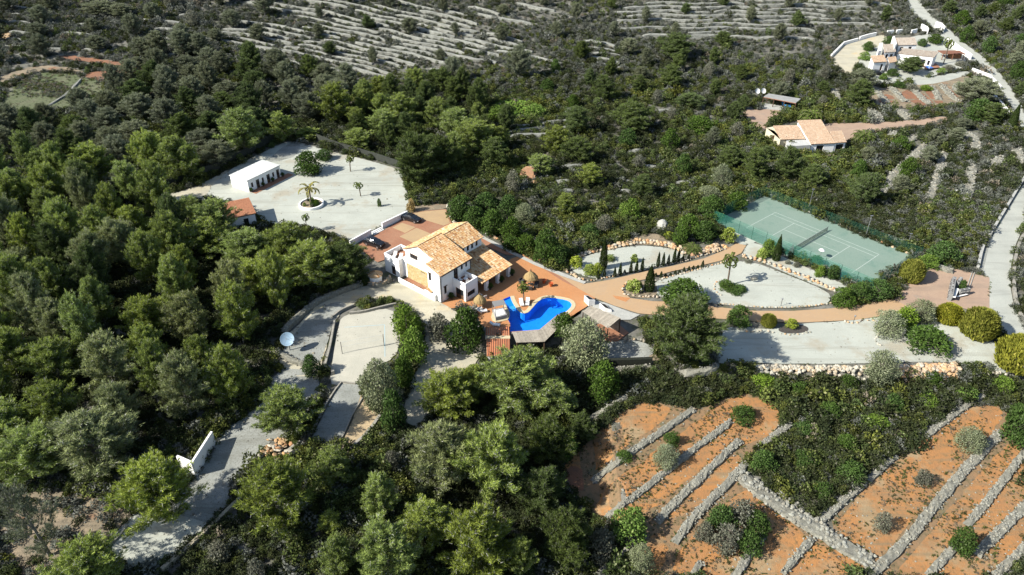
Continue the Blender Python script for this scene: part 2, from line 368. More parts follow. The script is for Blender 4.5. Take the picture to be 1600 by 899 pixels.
# gravel yard and its approach
YARD = [(322, 312), (326, 296), (345, 276), (372, 258), (402, 242), (430, 229), (452, 220), (478, 225), (505, 234), (540, 242), (580, 252), (612, 261), (634, 270), (632, 288), (640, 312), (638, 330), (600, 350), (552, 378), (520, 368), (470, 352), (420, 356), (400, 338), (385, 322)]
sheet('gravel_yard', YARD, M_gravel, 0.02, 1, wiggle=0.1, show=True)
sheet('sandy_lane', [(232, 312), (262, 304), (300, 294), (330, 280), (360, 262), (352, 282), (326, 312), (300, 322), (270, 330), (250, 325)], M_sandy, 0.012, 2, wiggle=0.25)
sheet('rubble_patch', [(425, 245), (440, 232), (458, 222), (470, 226), (462, 244), (440, 252), (415, 254)], M_ggravel, 0.03, 2, wiggle=0.3)
# paving round the house
PARK = [(556, 383), (600, 360), (637, 337), (650, 331), (697, 327), (706, 350), (745, 366), (700, 420), (640, 425), (604, 405), (590, 410), (580, 404)]
sheet('parking_paving', PARK, M_terra, 0.022, 0, show=True)
sheet('parking_pad', [(613, 356), (628, 348.5), (649.5, 355.5), (633, 364.4)], M_pad, 0.030, 0, clear=False)
sheet('parking_pad', [(624.4, 370), (650.7, 356.3), (674.5, 366), (650, 382)], M_pad, 0.030, 0, clear=False)
sheet('parking_pad', [(645, 332.5), (696, 327.5), (703, 349), (693, 353), (657, 342)], M_pad, 0.030, 0, clear=False)
POOLT = [(690, 474), (715, 455), (760, 430), (800, 404), (818, 398), (850, 421), (880, 440), (905, 452), (930, 466), (916, 480), (901, 489), (888, 498), (868, 513), (849, 530), (815, 522), (797, 519), (797, 512), (774, 513), (758, 511), (752, 508), (748, 498), (742, 488), (722, 480), (705, 482)]
sheet('pool_terrace', POOLT, M_poolpave, 0.026, 0, holes=[POOL], show=True, step=1.5, z=0.0)
sheet('side_passage', [(738, 362), (760, 372), (800, 392), (840, 414), (875, 432), (905, 452), (880, 441), (850, 422), (816, 400), (790, 398), (760, 385)], M_terra, 0.020, 0, show=True)
sheet('kerb_path', [(753, 368), (795, 389.5), (839, 411.5), (880, 427), (916, 441), (912, 444), (876, 431), (836, 415), (792, 393.5), (748, 370)], M_kerb, 0.045, 0)
DRIVE = [(818, 396), (840, 414), (876, 431), (912, 444), (950, 438), (985, 430), (1010, 424), (1050, 416), (1100, 404), (1130, 392), (1152, 380), (1166, 384), (1158, 396), (1140, 404), (1100, 414), (1050, 424), (1010, 436), (975, 444), (972, 455), (985, 466), (1020, 471), (1060, 472), (1120, 480), (1180, 486), (1240, 486), (1300, 482), (1350, 474), (1396, 466), (1420, 464), (1440, 478), (1400, 490), (1340, 500), (1260, 504), (1190, 503), (1120, 498), (1060, 495), (1020, 492), (998, 490), (960, 478), (930, 466), (900, 452), (866, 433)]
sheet('driveway', DRIVE, M_drive, 0.018, 0, show=True)
sheet('driveway_patch', [(957, 462), (985, 466), (978, 472), (962, 467)], M_poolpave, 0.03, 0, clear=False)
sheet('concrete_apron', [(930, 470), (945, 473), (985, 488), (1000, 492), (985, 500), (968, 500), (945, 486), (925, 480)], M_kerb, 0.024, 0)
# garden beds right of the house
sheet('gravel_garden', [(888, 416), (905, 404), (935, 394), (975, 386), (1010, 384), (1045, 388), (1068, 396), (1066, 404), (1040, 412), (1000, 422), (960, 430), (928, 436), (900, 428)], M_gravel, 0.026, 2, wiggle=0.05)
OVAL = [(1020, 440), (1060, 430), (1100, 418), (1145, 408), (1180, 410), (1225, 428), (1262, 442), (1296, 458), (1298, 468), (1290, 477), (1250, 481), (1200, 482), (1140, 478), (1090, 471), (1040, 468), (1022, 458)]
sheet('gravel_oval', OVAL, M_gravel, 0.026, 2, wiggle=0.05, show=True)
sheet('planting_bed', [(976, 456), (984, 446), (1000, 438), (1025, 442), (1028, 458), (1020, 466), (1000, 466), (982, 464)], M_bare, 0.034, 2)
sheet('gravel_verge', [(1165, 384), (1180, 378), (1215, 398), (1260, 418), (1305, 438), (1330, 450), (1318, 460), (1290, 452), (1240, 432), (1190, 410), (1160, 400)], M_gravel, 0.022, 1)
sheet('gravel_path', [(1110, 344), (1122, 342), (1150, 356), (1185, 372), (1180, 380), (1160, 384), (1146, 376), (1130, 362)], M_gravel, 0.03, 1)
sheet('mulch_bed', [(1213, 514), (1240, 506), (1262, 510), (1264, 518), (1245, 522), (1222, 521)], surf('dark_mulch', (0.05, 0.045, 0.04), (0.08, 0.07, 0.06), 3, 0.95, None, 5, 0.8, 12, 'world'), 0.04, 2)
sheet('lower_gravel', [(1118, 520), (1150, 508), (1200, 516), (1260, 505), (1320, 502), (1380, 496), (1420, 488), (1470, 492), (1520, 512), (1560, 540), (1600, 584), (1600, 604), (1570, 582), (1530, 572), (1480, 566), (1420, 566), (1340, 568), (1240, 569), (1170, 567), (1114, 570)], M_gravel, 0.014, 1, wiggle=0.1, show=True)
sheet('service_yard', [(930, 540), (960, 532), (990, 532), (1015, 538), (1030, 556), (1028, 568), (945, 570)], M_ggravel, 0.03, 1)
sheet('soil_patch', [(1012, 556), (1025, 552), (1040, 560), (1036, 568), (1018, 567)], M_bare, 0.042, 2, clear=False)
# gate forecourt and road
sheet('gate_forecourt', [(1396, 468), (1412, 446), (1428, 430), (1455, 420), (1490, 420), (1520, 427), (1546, 434), (1546, 484), (1520, 486), (1490, 478), (1450, 480), (1420, 480)], M_apron, 0.024, 0, show=True)
ROAD = [(1604, 270), (1590, 300), (1568, 335), (1545, 372), (1534, 400), (1528, 424), (1546, 434), (1546, 484), (1556, 506), (1575, 535), (1604, 572), (1610, 520), (1594, 500), (1584, 478), (1579, 450), (1580, 415), (1586, 385), (1605, 340)]
sheet('road', ROAD, M_road, 0.012, 0, step=3, show=True)
sheet('road_shoulder', [(1600, 286), (1583, 314), (1560, 350), (1545, 385), (1537, 420), (1528, 424), (1533, 398), (1545, 370), (1568, 332), (1590, 298)], M_ggravel, 0.020, 0, step=3)
UPROAD = [(1412, -6), (1420, 12), (1432, 26), (1450, 38), (1465, 50), (1478, 66), (1500, 85), (1530, 104), (1552, 128), (1570, 156), (1582, 178), (1606, 214), (1606, 184), (1594, 160), (1580, 138), (1560, 112), (1540, 92), (1510, 70), (1490, 53), (1474, 38), (1455, 24), (1442, 10), (1434, -6)]
sheet('upper_road', UPROAD, M_road, 0.03, 0, step=4)
# tennis court surround
def court_pt(a, b):      # metres along the long axis and across, from the corner the photograph shows nearest the umpire parasol
    o = Vector((50.0, 137.2)); e = Vector((65.4 - 50.0, 119.1 - 137.2)).normalized(); n = Vector((-e.y, e.x))
    q = o + e * a + n * b; return (q.x, q.y)
# lower west side: drive, volleyball court, bowls strip, lower yard
sheet('west_drive', [(470, 505), (490, 480), (520, 462), (560, 448), (600, 444), (640, 442), (690, 474), (712, 486), (740, 500), (750, 520), (756, 545), (740, 575), (720, 590), (690, 610), (672, 655), (650, 672), (632, 672), (628, 650), (640, 600), (655, 560), (668, 530), (650, 490), (620, 470), (580, 466), (545, 478), (525, 496), (515, 520), (505, 560), (500, 590), (480, 600), (440, 585), (436, 560), (446, 545), (440, 530)], M_sandy, 0.012, 2, wiggle=0.15, show=True)
sheet('gravel_west', [(440, 550), (455, 530), (478, 500), (500, 482), (530, 470), (545, 478), (526, 494), (516, 520), (508, 545), (500, 570), (470, 570)], M_ggravel, 0.024, 2, wiggle=0.1)
sheet('volleyball_court', [(530, 502), (540, 492), (575, 486), (612, 482), (622, 500), (626, 530), (618, 560), (580, 575), (560, 598), (530, 602), (515, 600), (520, 560)], surf('pale_sand', (0.47, 0.45, 0.37), (0.40, 0.39, 0.325), 0.3, 0.95, (0.33, 0.32, 0.26), 7, 0.4, 18, 'world'), 0.034, 1, wiggle=0.05, show=True)
sheet('bowls_strip', [(531, 600), (564, 601), (566, 612), (556, 640), (534, 690), (484, 690), (500, 660)], M_ggravel, 0.046, 0, show=True)
sheet('sandy_bank', [(562, 606), (580, 640), (596, 650), (575, 685), (550, 704), (526, 704), (540, 680), (556, 645)], surf('tan_sand', (0.46, 0.35, 0.205), (0.37, 0.29, 0.18), 0.5, 0.95, (0.26, 0.21, 0.13), 4, 0.6, 10, 'world'), 0.03, 1, wiggle=0.1)
sheet('lower_track', [(430, 580), (470, 575), (500, 586), (500, 620), (480, 660), (440, 690), (415, 690), (385, 740), (350, 800), (310, 830), (265, 870), (230, 888), (190, 885), (160, 865), (175, 840), (205, 810), (225, 790), (270, 780), (310, 740), (330, 700), (350, 670), (400, 640), (420, 610)], M_ggravel, 0.016, 2, wiggle=0.25, show=True)
sheet('lower_pad', [(166, 864), (200, 812), (216, 796), (262, 800), (305, 812), (330, 820), (300, 842), (250, 888), (200, 886)], M_gravel, 0.03, 1, wiggle=0.1)
BANK = [(0, 800), (30, 770), (80, 765), (140, 775), (195, 790), (200, 812), (170, 850), (150, 880), (120, 905), (40, 905), (0, 870)]
sheet('bare_bank', [(0, 800), (30, 770), (80, 765), (140, 775), (195, 790), (200, 812), (170, 850), (150, 880), (120, 905), (40, 905), (0, 870)], M_bare, 0.03, 2, wiggle=0.3, clear=False)
# orange terraces in front
TERR = [[(872, 752), (905, 700), (960, 650), (1010, 626), (1055, 632), (1092, 640), (1150, 614), (1192, 617), (1226, 648), (1214, 674), (1166, 720), (1160, 742), (1250, 802), (1362, 876), (1345, 906), (985, 906), (1012, 862), (962, 822), (915, 812), (928, 792)],
        [(1286, 826), (1345, 768), (1450, 676), (1535, 627), (1576, 640), (1606, 690), (1606, 906), (1350, 906), (1366, 872)]]
for p in TERR: sheet('terrace_ground', p, surf('weedy_orange_soil', (0.27, 0.16, 0.08), (0.20, 0.14, 0.08), 0.4, 0.95, (0.12, 0.10, 0.05), 1.3, 1.0, 5.0, 'world', spots=(0.14, 0.125, 0.07), spots_scale=0.3, spots_at=0.55), 0.008, 2, wiggle=0.3, step=2.5, show=True)
SOILS = [
 [(872, 742), (890, 712), (930, 676), (975, 640), (1010, 628), (1052, 636), (1040, 656), (985, 692), (940, 728), (905, 756)],
 [(920, 795), (940, 768), (985, 735), (1040, 695), (1085, 660), (1130, 628), (1160, 617), (1190, 622), (1222, 645), (1216, 668), (1190, 690), (1150, 700), (1110, 725), (1060, 765), (1015, 800), (965, 812), (935, 815)],
 [(1040, 800), (1090, 760), (1140, 712), (1165, 712), (1140, 750), (1095, 790), (1060, 812)],
 [(1040, 905), (1062, 858), (1095, 830), (1150, 770), (1190, 762), (1230, 790), (1240, 830), (1300, 860), (1352, 880), (1340, 905)],
 [(1300, 818), (1345, 772), (1400, 722), (1450, 680), (1500, 645), (1535, 632), (1570, 640), (1556, 672), (1530, 690), (1490, 742), (1440, 800), (1395, 852), (1370, 876), (1330, 852)],
 [(1380, 905), (1440, 850), (1490, 790), (1540, 730), (1575, 690), (1596, 700), (1606, 720), (1606, 905)],
 [(985, 905), (1000, 860), (1030, 830), (1045, 840), (1040, 870), (1028, 905)]]
for p in SOILS: sheet('orange_terrace', p, M_soil, 0.02, 2, wiggle=0.25, step=2.5, show=True)
sheet('dark_soil_patch', [(878, 750), (886, 728), (915, 735), (930, 748), (905, 770), (890, 768)], M_red, 0.034, 2, wiggle=0.3, clear=False)
# beyond: green field, red track, house forecourts
sheet('green_field', [(2, 150), (40, 120), (75, 112), (120, 118), (165, 126), (160, 150), (120, 165), (75, 180), (30, 186), (0, 175)], M_field, 0.03, 2, step=4, wiggle=1.3)
sheet('red_track', [(84, 88), (110, 87), (150, 92), (200, 98), (240, 105), (265, 112), (232, 122), (210, 120), (170, 127), (130, 122), (140, 112), (195, 110), (160, 100), (110, 94)], M_red, 0.03, 2, step=4, wiggle=0.5)
sheet('pale_track', [(-4, 122), (40, 106), (80, 102), (130, 110), (128, 116), (80, 110), (40, 116), (0, 132)], M_bare, 0.04, 2, step=4, wiggle=0.4)
sheet('tan_track', [(-4, 55), (18, 50), (18, 60), (-4, 64)], M_pad, 0.03, 1, step=4)
sheet('carport_court', [(1157, 173), (1187, 169), (1225, 172), (1216, 184), (1206, 189), (1198, 198), (1194, 214), (1170, 194)], M_apron, 0.03, 1, step=3, show=True)
sheet('carport_floor', [(1187, 170), (1195, 162), (1235, 166), (1236, 174), (1225, 173)], M_kerb, 0.038, 0, step=3)
sheet('neighbour_drive', [(1280, 192), (1345, 193), (1420, 189), (1480, 181), (1484, 190), (1410, 200), (1350, 210), (1322, 222), (1300, 210)], M_apron, 0.026, 1, step=3, show=True)
sheet('neighbour_garden', [(1298, 82), (1316, 72), (1350, 62), (1384, 52), (1388, 66), (1352, 84), (1338, 100), (1330, 120), (1316, 112), (1300, 98)], M_sandy, 0.03, 2, step=3)
sheet('neighbour_court', [(1338, 104), (1348, 86), (1376, 70), (1392, 66), (1450, 52), (1480, 60), (1505, 84), (1512, 104), (1470, 116), (1400, 132), (1372, 130), (1348, 124)], M_road, 0.034, 1, step=3, show=True)
sheet('neighbour_bank', [(1420, 124), (1460, 120), (1512, 110), (1516, 116), (1470, 130), (1425, 134)], M_road, 0.03, 1, step=3)
for p in ([(1368, 160), (1380, 146), (1400, 152), (1392, 163)], [(1404, 146), (1425, 138), (1452, 152), (1462, 166), (1440, 166), (1420, 158)], [(1466, 132), (1480, 134), (1506, 160), (1494, 162)], [(1452, 138), (1462, 150), (1476, 160), (1466, 164), (1454, 154), (1444, 142)]):
    sheet('red_terrace', p, M_red, 0.03, 1, step=3, show=True)
sheet('villa_slope', [(1338, 134), (1372, 138), (1420, 136), (1512, 116), (1518, 130), (1508, 164), (1440, 170), (1370, 168), (1346, 152)], M_bare, 0.012, 1, step=3, show=True)
sheet('bare_terrace', [(1330, 122), (1350, 128), (1380, 140), (1366, 160), (1352, 150), (1340, 138)], M_bare, 0.026, 1, step=3)
sheet('bare_slope', [(960, 382), (985, 372), (1015, 364), (1035, 368), (1060, 382), (1050, 388), (1010, 382)], M_bare, 0.03, 1)
sheet('bare_corner', [(640, 322), (700, 318), (704, 326), (650, 331), (640, 332)], M_bare, 0.03, 1)

# no scrub in the garden between these surfaces
for c in ([(876, 424), (905, 398), (960, 380), (1070, 380), (1130, 372), (1165, 368), (1200, 385), (1330, 450), (1316, 470), (1330, 478), (1330, 505), (1120, 520), (1040, 500), (1000, 500), (960, 485), (905, 455)],
          [(543, 390), (550, 378), (640, 328), (650, 332), (650, 345), (560, 395)], [(420, 250), (440, 222), (640, 262), (640, 275)], [(1396, 466), (1450, 418), (1550, 432), (1552, 490), (1480, 520), (1400, 500)],
          [(1115, 525), (1330, 498), (1420, 485), (1520, 505), (1600, 575), (1600, 600), (1540, 572), (1115, 572)], [(560, 380), (600, 400), (620, 440), (575, 452)], [(600, 440), (690, 475), (750, 510), (745, 545), (700, 560), (640, 480)],
          [(905, 470), (1000, 495), (1010, 540), (1030, 570), (930, 572), (925, 540)], [(520, 485), (625, 478), (628, 560), (560, 604), (500, 700), (560, 700), (500, 690)], [(1178, 566), (1360, 568), (1358, 592), (1180, 592)], [(1392, 568), (1495, 566), (1495, 590), (1392, 590)], [(740, 480), (800, 500), (920, 470), (930, 500), (860, 545), (750, 560)]): CLEAR.append(c)

# ------------------------------------------------------------------ plants: crowns of many small leaf faces, shared between alike plants
def poly_mesh(name, V, tone, mat):
    """V: (n, k, 3) faces of k corners"""
    n, k, _ = V.shape; me = bpy.data.meshes.new(name)
    me.vertices.add(n * k); me.vertices.foreach_set('co', V.reshape(-1).astype(np.float32))
    me.loops.add(n * k); me.loops.foreach_set('vertex_index', np.arange(n * k, dtype=np.int32))
    me.polygons.add(n); me.polygons.foreach_set('loop_start', (np.arange(n) * k).astype(np.int32)); me.polygons.foreach_set('loop_total', np.full(n, k, np.int32))
    me.update(calc_edges=True); at = me.attributes.new('tone', 'FLOAT', 'FACE'); at.data.foreach_set('value', np.asarray(tone, np.float32))
    me.materials.append(mat); return me
def unit(a): return a / np.maximum(np.linalg.norm(a, axis=-1, keepdims=True), 1e-9)
def blades(P, D, L, Wd, rng, kind='tri', out=None):
    S = unit(np.cross(D, rng.normal(size=D.shape) if out is None else out + rng.normal(0, .38, D.shape))); w = (Wd / 2)[:, None]
    if kind == 'tri': return np.stack([P - S * w, P + S * w, P + D * L[:, None]], 1)
    return np.stack([P, P + D * (L * .5)[:, None] + S * w, P + D * L[:, None], P + D * (L * .5)[:, None] - S * w], 1)
BARK = surf('grey_bark', (0.20, 0.175, 0.15), (0.12, 0.10, 0.085), 3.0, 0.95, None, 5, 0.6, 9.0)
BARKP = surf('pine_twigs', (0.25, 0.24, 0.21), (0.16, 0.15, 0.13), 2.0, 0.95)
def pine_meshes(seed, mat, Hh=10.0, R=3.3, lobes=100, flat=0.0, lean=0.0, dens=1.0, conic=0.5):
    """Aleppo pine: trunk, many limbs that curve upwards, each ending in a ragged plume of needle tufts"""
    rng = np.random.default_rng(seed); mb = MB(); rg = random.Random(seed)
    bend = np.array([rg.uniform(-.8, .8) + lean, rg.uniform(-.8, .8), 0]); ph = rg.uniform(0, 6.28)
    axis = lambda t: np.array([0, 0, Hh * t]) + bend * (t ** 2)
    for i in range(6): mb.tube(axis(i / 6 * .93), axis((i + 1) / 6 * .93), 0.22 * (1 - i / 6 * .85), 0.22 * (1 - (i + 1) / 6 * .85), 5, cap=False)
    PP, DD, TT, CC = [], [], [], []; up = np.array([0, 0, 1.0])
    for k in range(lobes):
        t = 0.17 + 0.83 * ((k + rg.random()) / lobes) ** 0.8; a = k * 2.399 + rg.uniform(-.5, .5)
        if math.sin(a * 2 + ph + t * 7) * math.sin(t * 11 + ph) > .7 and rg.random() < .7: continue            # gaps in the crown
        prof = (math.sin(min(1, (1.07 - t) / 0.6) * math.pi / 2) ** 0.75) * (0.6 + 0.4 * min(1, t / 0.38)); prof *= (1 - conic * max(0, t - .45) * .9) * (1 + .22 * math.sin(a * 3 + ph) * (1 - .5 * t))
        rho = R * prof * rg.uniform(0.55, 1.10); out = np.array([math.cos(a), math.sin(a), 0]); rise = rg.uniform(.25, .75)
        b0 = axis(max(.06, t - .1 - .05 * rg.random()) * .95); tip = axis(t * .93) + out * rho + up * rho * rise * .55 + up * rg.uniform(-.2, .45)
        mid = b0 * .5 + tip * .5 - up * .18 * rho * .5; mb.tube(b0, mid, .06, .04, 4, cap=False); mb.tube(mid, tip, .04, .015, 3, cap=False)
        n = int(50 * dens * (.5 + .8 * rho / R)); u = rng.uniform(.3 if rho > .5 * R else 0., 1.08, n)[:, None]
        c = b0 * (1 - u) ** 2 + 2 * mid * u * (1 - u) + tip * u ** 2; wd = (.80 - .34 * u) * (R / 3.3)
        off = unit(rng.normal(size=(n, 3))) * rng.random((n, 1)) ** .5 * wd * np.array([1, 1, .75]); PP.append(c + off); CC.append(c); DD.append(unit((tip - mid)[None] * .5 + off * .9 + up * .35))
        TT.append(np.clip(.34 + .38 * (u[:, 0] - .5) + .42 * off[:, 2] / wd[:, 0] + rng.normal(0, .18, n) + rg.uniform(-.16, .16), 0, .85))  # tufts lighter on upper side and outer ends: light from above put into tone
    P = np.concatenate(PP); D = np.concatenate(DD); T = np.concatenate(TT); C = np.concatenate(CC); m = 10
    P = np.repeat(P, m, 0); T = np.repeat(T, m); D = unit(np.repeat(D, m, 0) + np.array([0, 0, .25]) + rng.normal(0, .55, P.shape))
    P = P + rng.normal(0, .06, P.shape); n = len(P)
    O = unit(P * np.array([1, 1, .0]) * .22 + (P - np.repeat(C, m, 0)) * 1.3 + np.array([0, 0, .35]))
    V = blades(P, D, rng.uniform(.24, .46, n), rng.uniform(.042, .082, n), rng, 'tri', O)
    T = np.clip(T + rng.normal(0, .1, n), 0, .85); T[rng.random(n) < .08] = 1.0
    return mb.mesh('trunk', BARKP), poly_mesh('crown', V, T, mat)
def leafy_meshes(seed, mat, Hh=3.0, R=1.5, lobes=18, leaf=(.16, .30), stem=True, n_per=110, up=.35, low=0.1, bark=None, squash=.8, bare=0):
    """broad-leaved crown: lobes of diamond-shaped leaves"""
    rng = np.random.default_rng(seed); rg = random.Random(seed); mb = MB(); PP, DD, TT = [], [], []
    for k in range(lobes):
        t = low + (1 - low) * (k + rg.random()) / lobes; a = k * 2.399 + rg.uniform(-.6, .6)
        prof = math.sqrt(max(.02, 1 - abs(2 * (t - low) / (1 - low) - .85) ** 2.4 * .75)); lr = R * rg.uniform(.3, .46)
        rho = max(0, R * prof - lr * .8) * rg.uniform(.45, 1.05); c = np.array([math.cos(a) * rho, math.sin(a) * rho, max(lr * .5, Hh * t - lr * .6)])
        mb.tube((0, 0, Hh * .06), c * np.array([.35, .35, .6]), .05 * Hh / 3, .03 * Hh / 3, 4, cap=False); mb.tube(c * np.array([.35, .35, .6]), c, .03 * Hh / 3, .012, 4, cap=False)
        for _ in range(bare): mb.tube(c, c + unit(rng.normal(size=3) + np.array([0, 0, .4])) * lr * 1.05, .018, .006, 3, cap=False)
        n = int(n_per * (lr / (R * .38)) ** 2)
        d = unit(rng.normal(size=(n, 3)) + np.array([math.cos(a) * .4, math.sin(a) * .4, .45]))
        PP.append(c + d * lr * np.array([1, 1, squash]) * rng.uniform(.6, 1.08, n)[:, None]); DD.append(d)
        TT.append(np.clip(.45 + .25 * d[:, 2] + rng.normal(0, .25, n) + rg.uniform(-.2, .2), 0, .85))  # upward leaves get a lighter tone, top light put into the colour
    P = np.concatenate(PP); D = np.concatenate(DD); T = np.concatenate(TT); n = len(P)
    P[:, 2] = np.maximum(P[:, 2], .03)
    O = D.copy(); D = unit(D * .5 + rng.normal(0, .6, D.shape) + np.array([0, 0, up])); L = rng.uniform(*leaf, n)
    V = blades(P, D, L, L * rng.uniform(.45, .75, n), rng, 'quad', unit(O + np.array([0, 0, .3]))); T[rng.random(n) < .05] = 1.0
    if stem: mb.tube((0, 0, -.1), (0, 0, Hh * .35), .07 * Hh / 3, .05 * Hh / 3, 5)
    return mb.mesh('trunk', bark or BARK), poly_mesh('crown', V, T, mat)
def spray_meshes(seed, mat, Hh=3.0, R=1.5, n=5200, cyp=False, width=(.07, .14), length=(.28, .55)):
    """dense evergreen clipped by nature: upright sprays over a ball or a spindle"""
    rng = np.random.default_rng(seed); mb = MB(); mb.tube((0, 0, -.1), (0, 0, Hh * .8), .07 * max(1, R / 1.2), .03, 5)
    z = rng.random(n); a = rng.uniform(0, 6.283, n)
    if cyp: prof = np.sin(np.clip(z * 1.02 + .05, 0, 1) ** .55 * math.pi) ** .6 * (1 - .25 * z)
    else: prof = np.sqrt(np.clip(1 - (2 * z - .82) ** 2 * .72, .04, 1)) * np.where(z > .92, np.sqrt(np.clip((1.02 - z) / .1, 0, 1)), 1)
    clump = 1 + .10 * np.sin(a * 7 + z * 19) * np.sin(z * 23 + a * 3) + .06 * np.sin(a * 13 - z * 31)
    r = R * prof * clump * (.80 + .22 * rng.random(n))
    P = np.stack([np.cos(a) * r, np.sin(a) * r, z * Hh], 1); out = np.stack([np.cos(a), np.sin(a), np.zeros(n)], 1)
    D = unit(out * (.35 if cyp else .5) + np.array([0, 0, 1.0]) + rng.normal(0, .22, P.shape)); L = rng.uniform(*length, n)
    P -= D * (L * .5)[:, None]; P[:, 2] = np.maximum(P[:, 2], .02)
    V = blades(P, D, L, rng.uniform(*width, n), rng, 'quad', out)
    T = np.clip(.5 + .9 * (clump - 1) * 5 * .35 + rng.normal(0, .2, n), 0, .85); T[rng.random(n) < .04] = 1.0
    return mb.mesh('trunk', BARK), poly_mesh('crown', V, T, mat)
def palm_meshes(seed, mat, Hh=4.0, fronds=26, L=2.2, droop=1.0, rt=.2):
    rng = np.random.default_rng(seed); rg = random.Random(seed); mb = MB(); k = 9; b = [rg.uniform(-.25, .25), rg.uniform(-.25, .25)]
    ax = lambda t: (b[0] * t * t, b[1] * t * t, Hh * t)
    for i in range(k): mb.tube(ax(i / k), ax((i + 1) / k), rt * (1.15 if i == 0 else 1), rt * .9, 8, cap=False)
    mb.lathe([(rt, Hh - .35), (rt * 1.7, Hh - .1), (rt * 1.2, Hh + .2), (.04, Hh + .4)], 8, (b[0], b[1], 0))
    Ps, Ds, Ls, Ts = [], [], [], []
    for i in range(fronds):
        a = i * 2.399; el = rad(80) - (i / fronds) * rad(95); p = np.array([b[0], b[1], Hh + .15]); l = L * rg.uniform(.85, 1.1); st = 9; e = el
        for s in range(st):
            d = np.array([math.cos(a) * math.cos(e), math.sin(a) * math.cos(e), math.sin(e)]); q = p + d * l / st; mb.tube(p, q, .03, .02, 3, cap=False)
            side = np.array([-math.sin(a), math.cos(a), 0]); w = math.sin((s + 1) / (st + 1) * math.pi) ** .5
            for sg in (-1, 1):
                for j in range(3):
                    Ps.append(p + (q - p) * j / 3); Ds.append(d * .75 + side * sg * .8 + np.array([0, 0, -.15 + .1 * rg.random()])); Ls.append((.5 if Hh < 2 else .36) * w * L / 2.2 * rg.uniform(.8, 1.15)); Ts.append(np.clip(rg.gauss(.5, .2) + (.25 if e > .3 else -.15), 0, .84))
            p = q; e -= rad(13) * droop * (1 + s * .12)
    P = np.array(Ps); D = unit(np.array(Ds)); Lx = np.array(Ls); V = blades(P, D, Lx, np.full(len(P), (.085 if Hh < 2 else .17) * L / 2.2), rng, 'quad')
    return mb.mesh('trunk', surf('palm_bark', (0.16, 0.12, 0.085), (0.09, 0.07, 0.05), 4, 0.95, None, 4, .8, 7)), poly_mesh('fronds', V, np.array(Ts), mat)

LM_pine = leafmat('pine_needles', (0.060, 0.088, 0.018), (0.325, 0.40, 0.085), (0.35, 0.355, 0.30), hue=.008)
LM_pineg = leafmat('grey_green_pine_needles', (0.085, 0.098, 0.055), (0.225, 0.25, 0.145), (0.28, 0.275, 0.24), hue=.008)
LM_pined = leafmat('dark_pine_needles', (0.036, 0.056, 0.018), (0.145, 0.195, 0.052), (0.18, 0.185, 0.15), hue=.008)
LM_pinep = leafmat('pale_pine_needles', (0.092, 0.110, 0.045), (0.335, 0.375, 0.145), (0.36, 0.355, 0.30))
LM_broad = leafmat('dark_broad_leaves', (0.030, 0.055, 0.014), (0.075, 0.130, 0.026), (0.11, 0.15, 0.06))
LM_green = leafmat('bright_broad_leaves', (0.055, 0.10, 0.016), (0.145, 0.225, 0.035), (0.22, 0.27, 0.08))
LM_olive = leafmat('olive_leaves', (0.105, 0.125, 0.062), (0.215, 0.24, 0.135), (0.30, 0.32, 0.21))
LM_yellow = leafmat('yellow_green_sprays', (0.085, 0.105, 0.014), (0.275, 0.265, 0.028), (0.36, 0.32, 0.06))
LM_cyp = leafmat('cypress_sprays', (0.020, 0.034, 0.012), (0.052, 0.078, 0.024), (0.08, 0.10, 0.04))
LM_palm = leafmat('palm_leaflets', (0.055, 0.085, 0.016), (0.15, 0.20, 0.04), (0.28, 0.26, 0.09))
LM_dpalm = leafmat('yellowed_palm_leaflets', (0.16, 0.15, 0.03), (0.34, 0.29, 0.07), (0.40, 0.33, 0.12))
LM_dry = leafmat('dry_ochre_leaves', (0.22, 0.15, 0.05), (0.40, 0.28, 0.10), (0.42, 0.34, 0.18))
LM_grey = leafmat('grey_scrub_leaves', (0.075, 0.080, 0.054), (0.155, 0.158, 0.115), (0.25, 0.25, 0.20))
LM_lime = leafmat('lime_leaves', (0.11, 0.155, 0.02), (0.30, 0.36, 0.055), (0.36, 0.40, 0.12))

KINDS = {}     # kind -> (list of (trunk mesh, crown mesh), reference height, reference width, crown name)
def addkind(k, pairs, h, w, crown='crown'): KINDS[k] = (pairs, h, w, crown)
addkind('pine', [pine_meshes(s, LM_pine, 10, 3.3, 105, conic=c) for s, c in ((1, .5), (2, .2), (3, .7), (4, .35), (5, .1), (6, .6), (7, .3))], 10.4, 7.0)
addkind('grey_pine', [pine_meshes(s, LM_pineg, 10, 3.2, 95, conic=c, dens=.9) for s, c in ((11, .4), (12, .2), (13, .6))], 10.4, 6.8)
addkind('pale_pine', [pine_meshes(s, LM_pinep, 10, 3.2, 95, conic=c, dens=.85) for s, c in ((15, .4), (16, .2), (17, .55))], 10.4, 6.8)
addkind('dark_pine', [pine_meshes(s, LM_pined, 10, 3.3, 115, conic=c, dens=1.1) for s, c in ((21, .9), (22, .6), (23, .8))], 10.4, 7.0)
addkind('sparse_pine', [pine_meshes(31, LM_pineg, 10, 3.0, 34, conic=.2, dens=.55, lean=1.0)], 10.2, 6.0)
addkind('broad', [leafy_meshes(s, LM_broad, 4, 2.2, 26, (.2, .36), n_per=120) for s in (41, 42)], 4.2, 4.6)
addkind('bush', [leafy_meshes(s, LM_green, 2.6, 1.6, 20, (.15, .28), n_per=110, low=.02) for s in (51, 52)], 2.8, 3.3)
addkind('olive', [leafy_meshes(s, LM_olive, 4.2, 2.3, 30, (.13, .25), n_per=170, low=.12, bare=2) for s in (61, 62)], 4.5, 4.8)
addkind('grey_bush', [leafy_meshes(s, LM_grey, 2.2, 1.5, 18, (.13, .24), n_per=100, low=.02, bare=4) for s in (71, 72)], 2.4, 3.1)
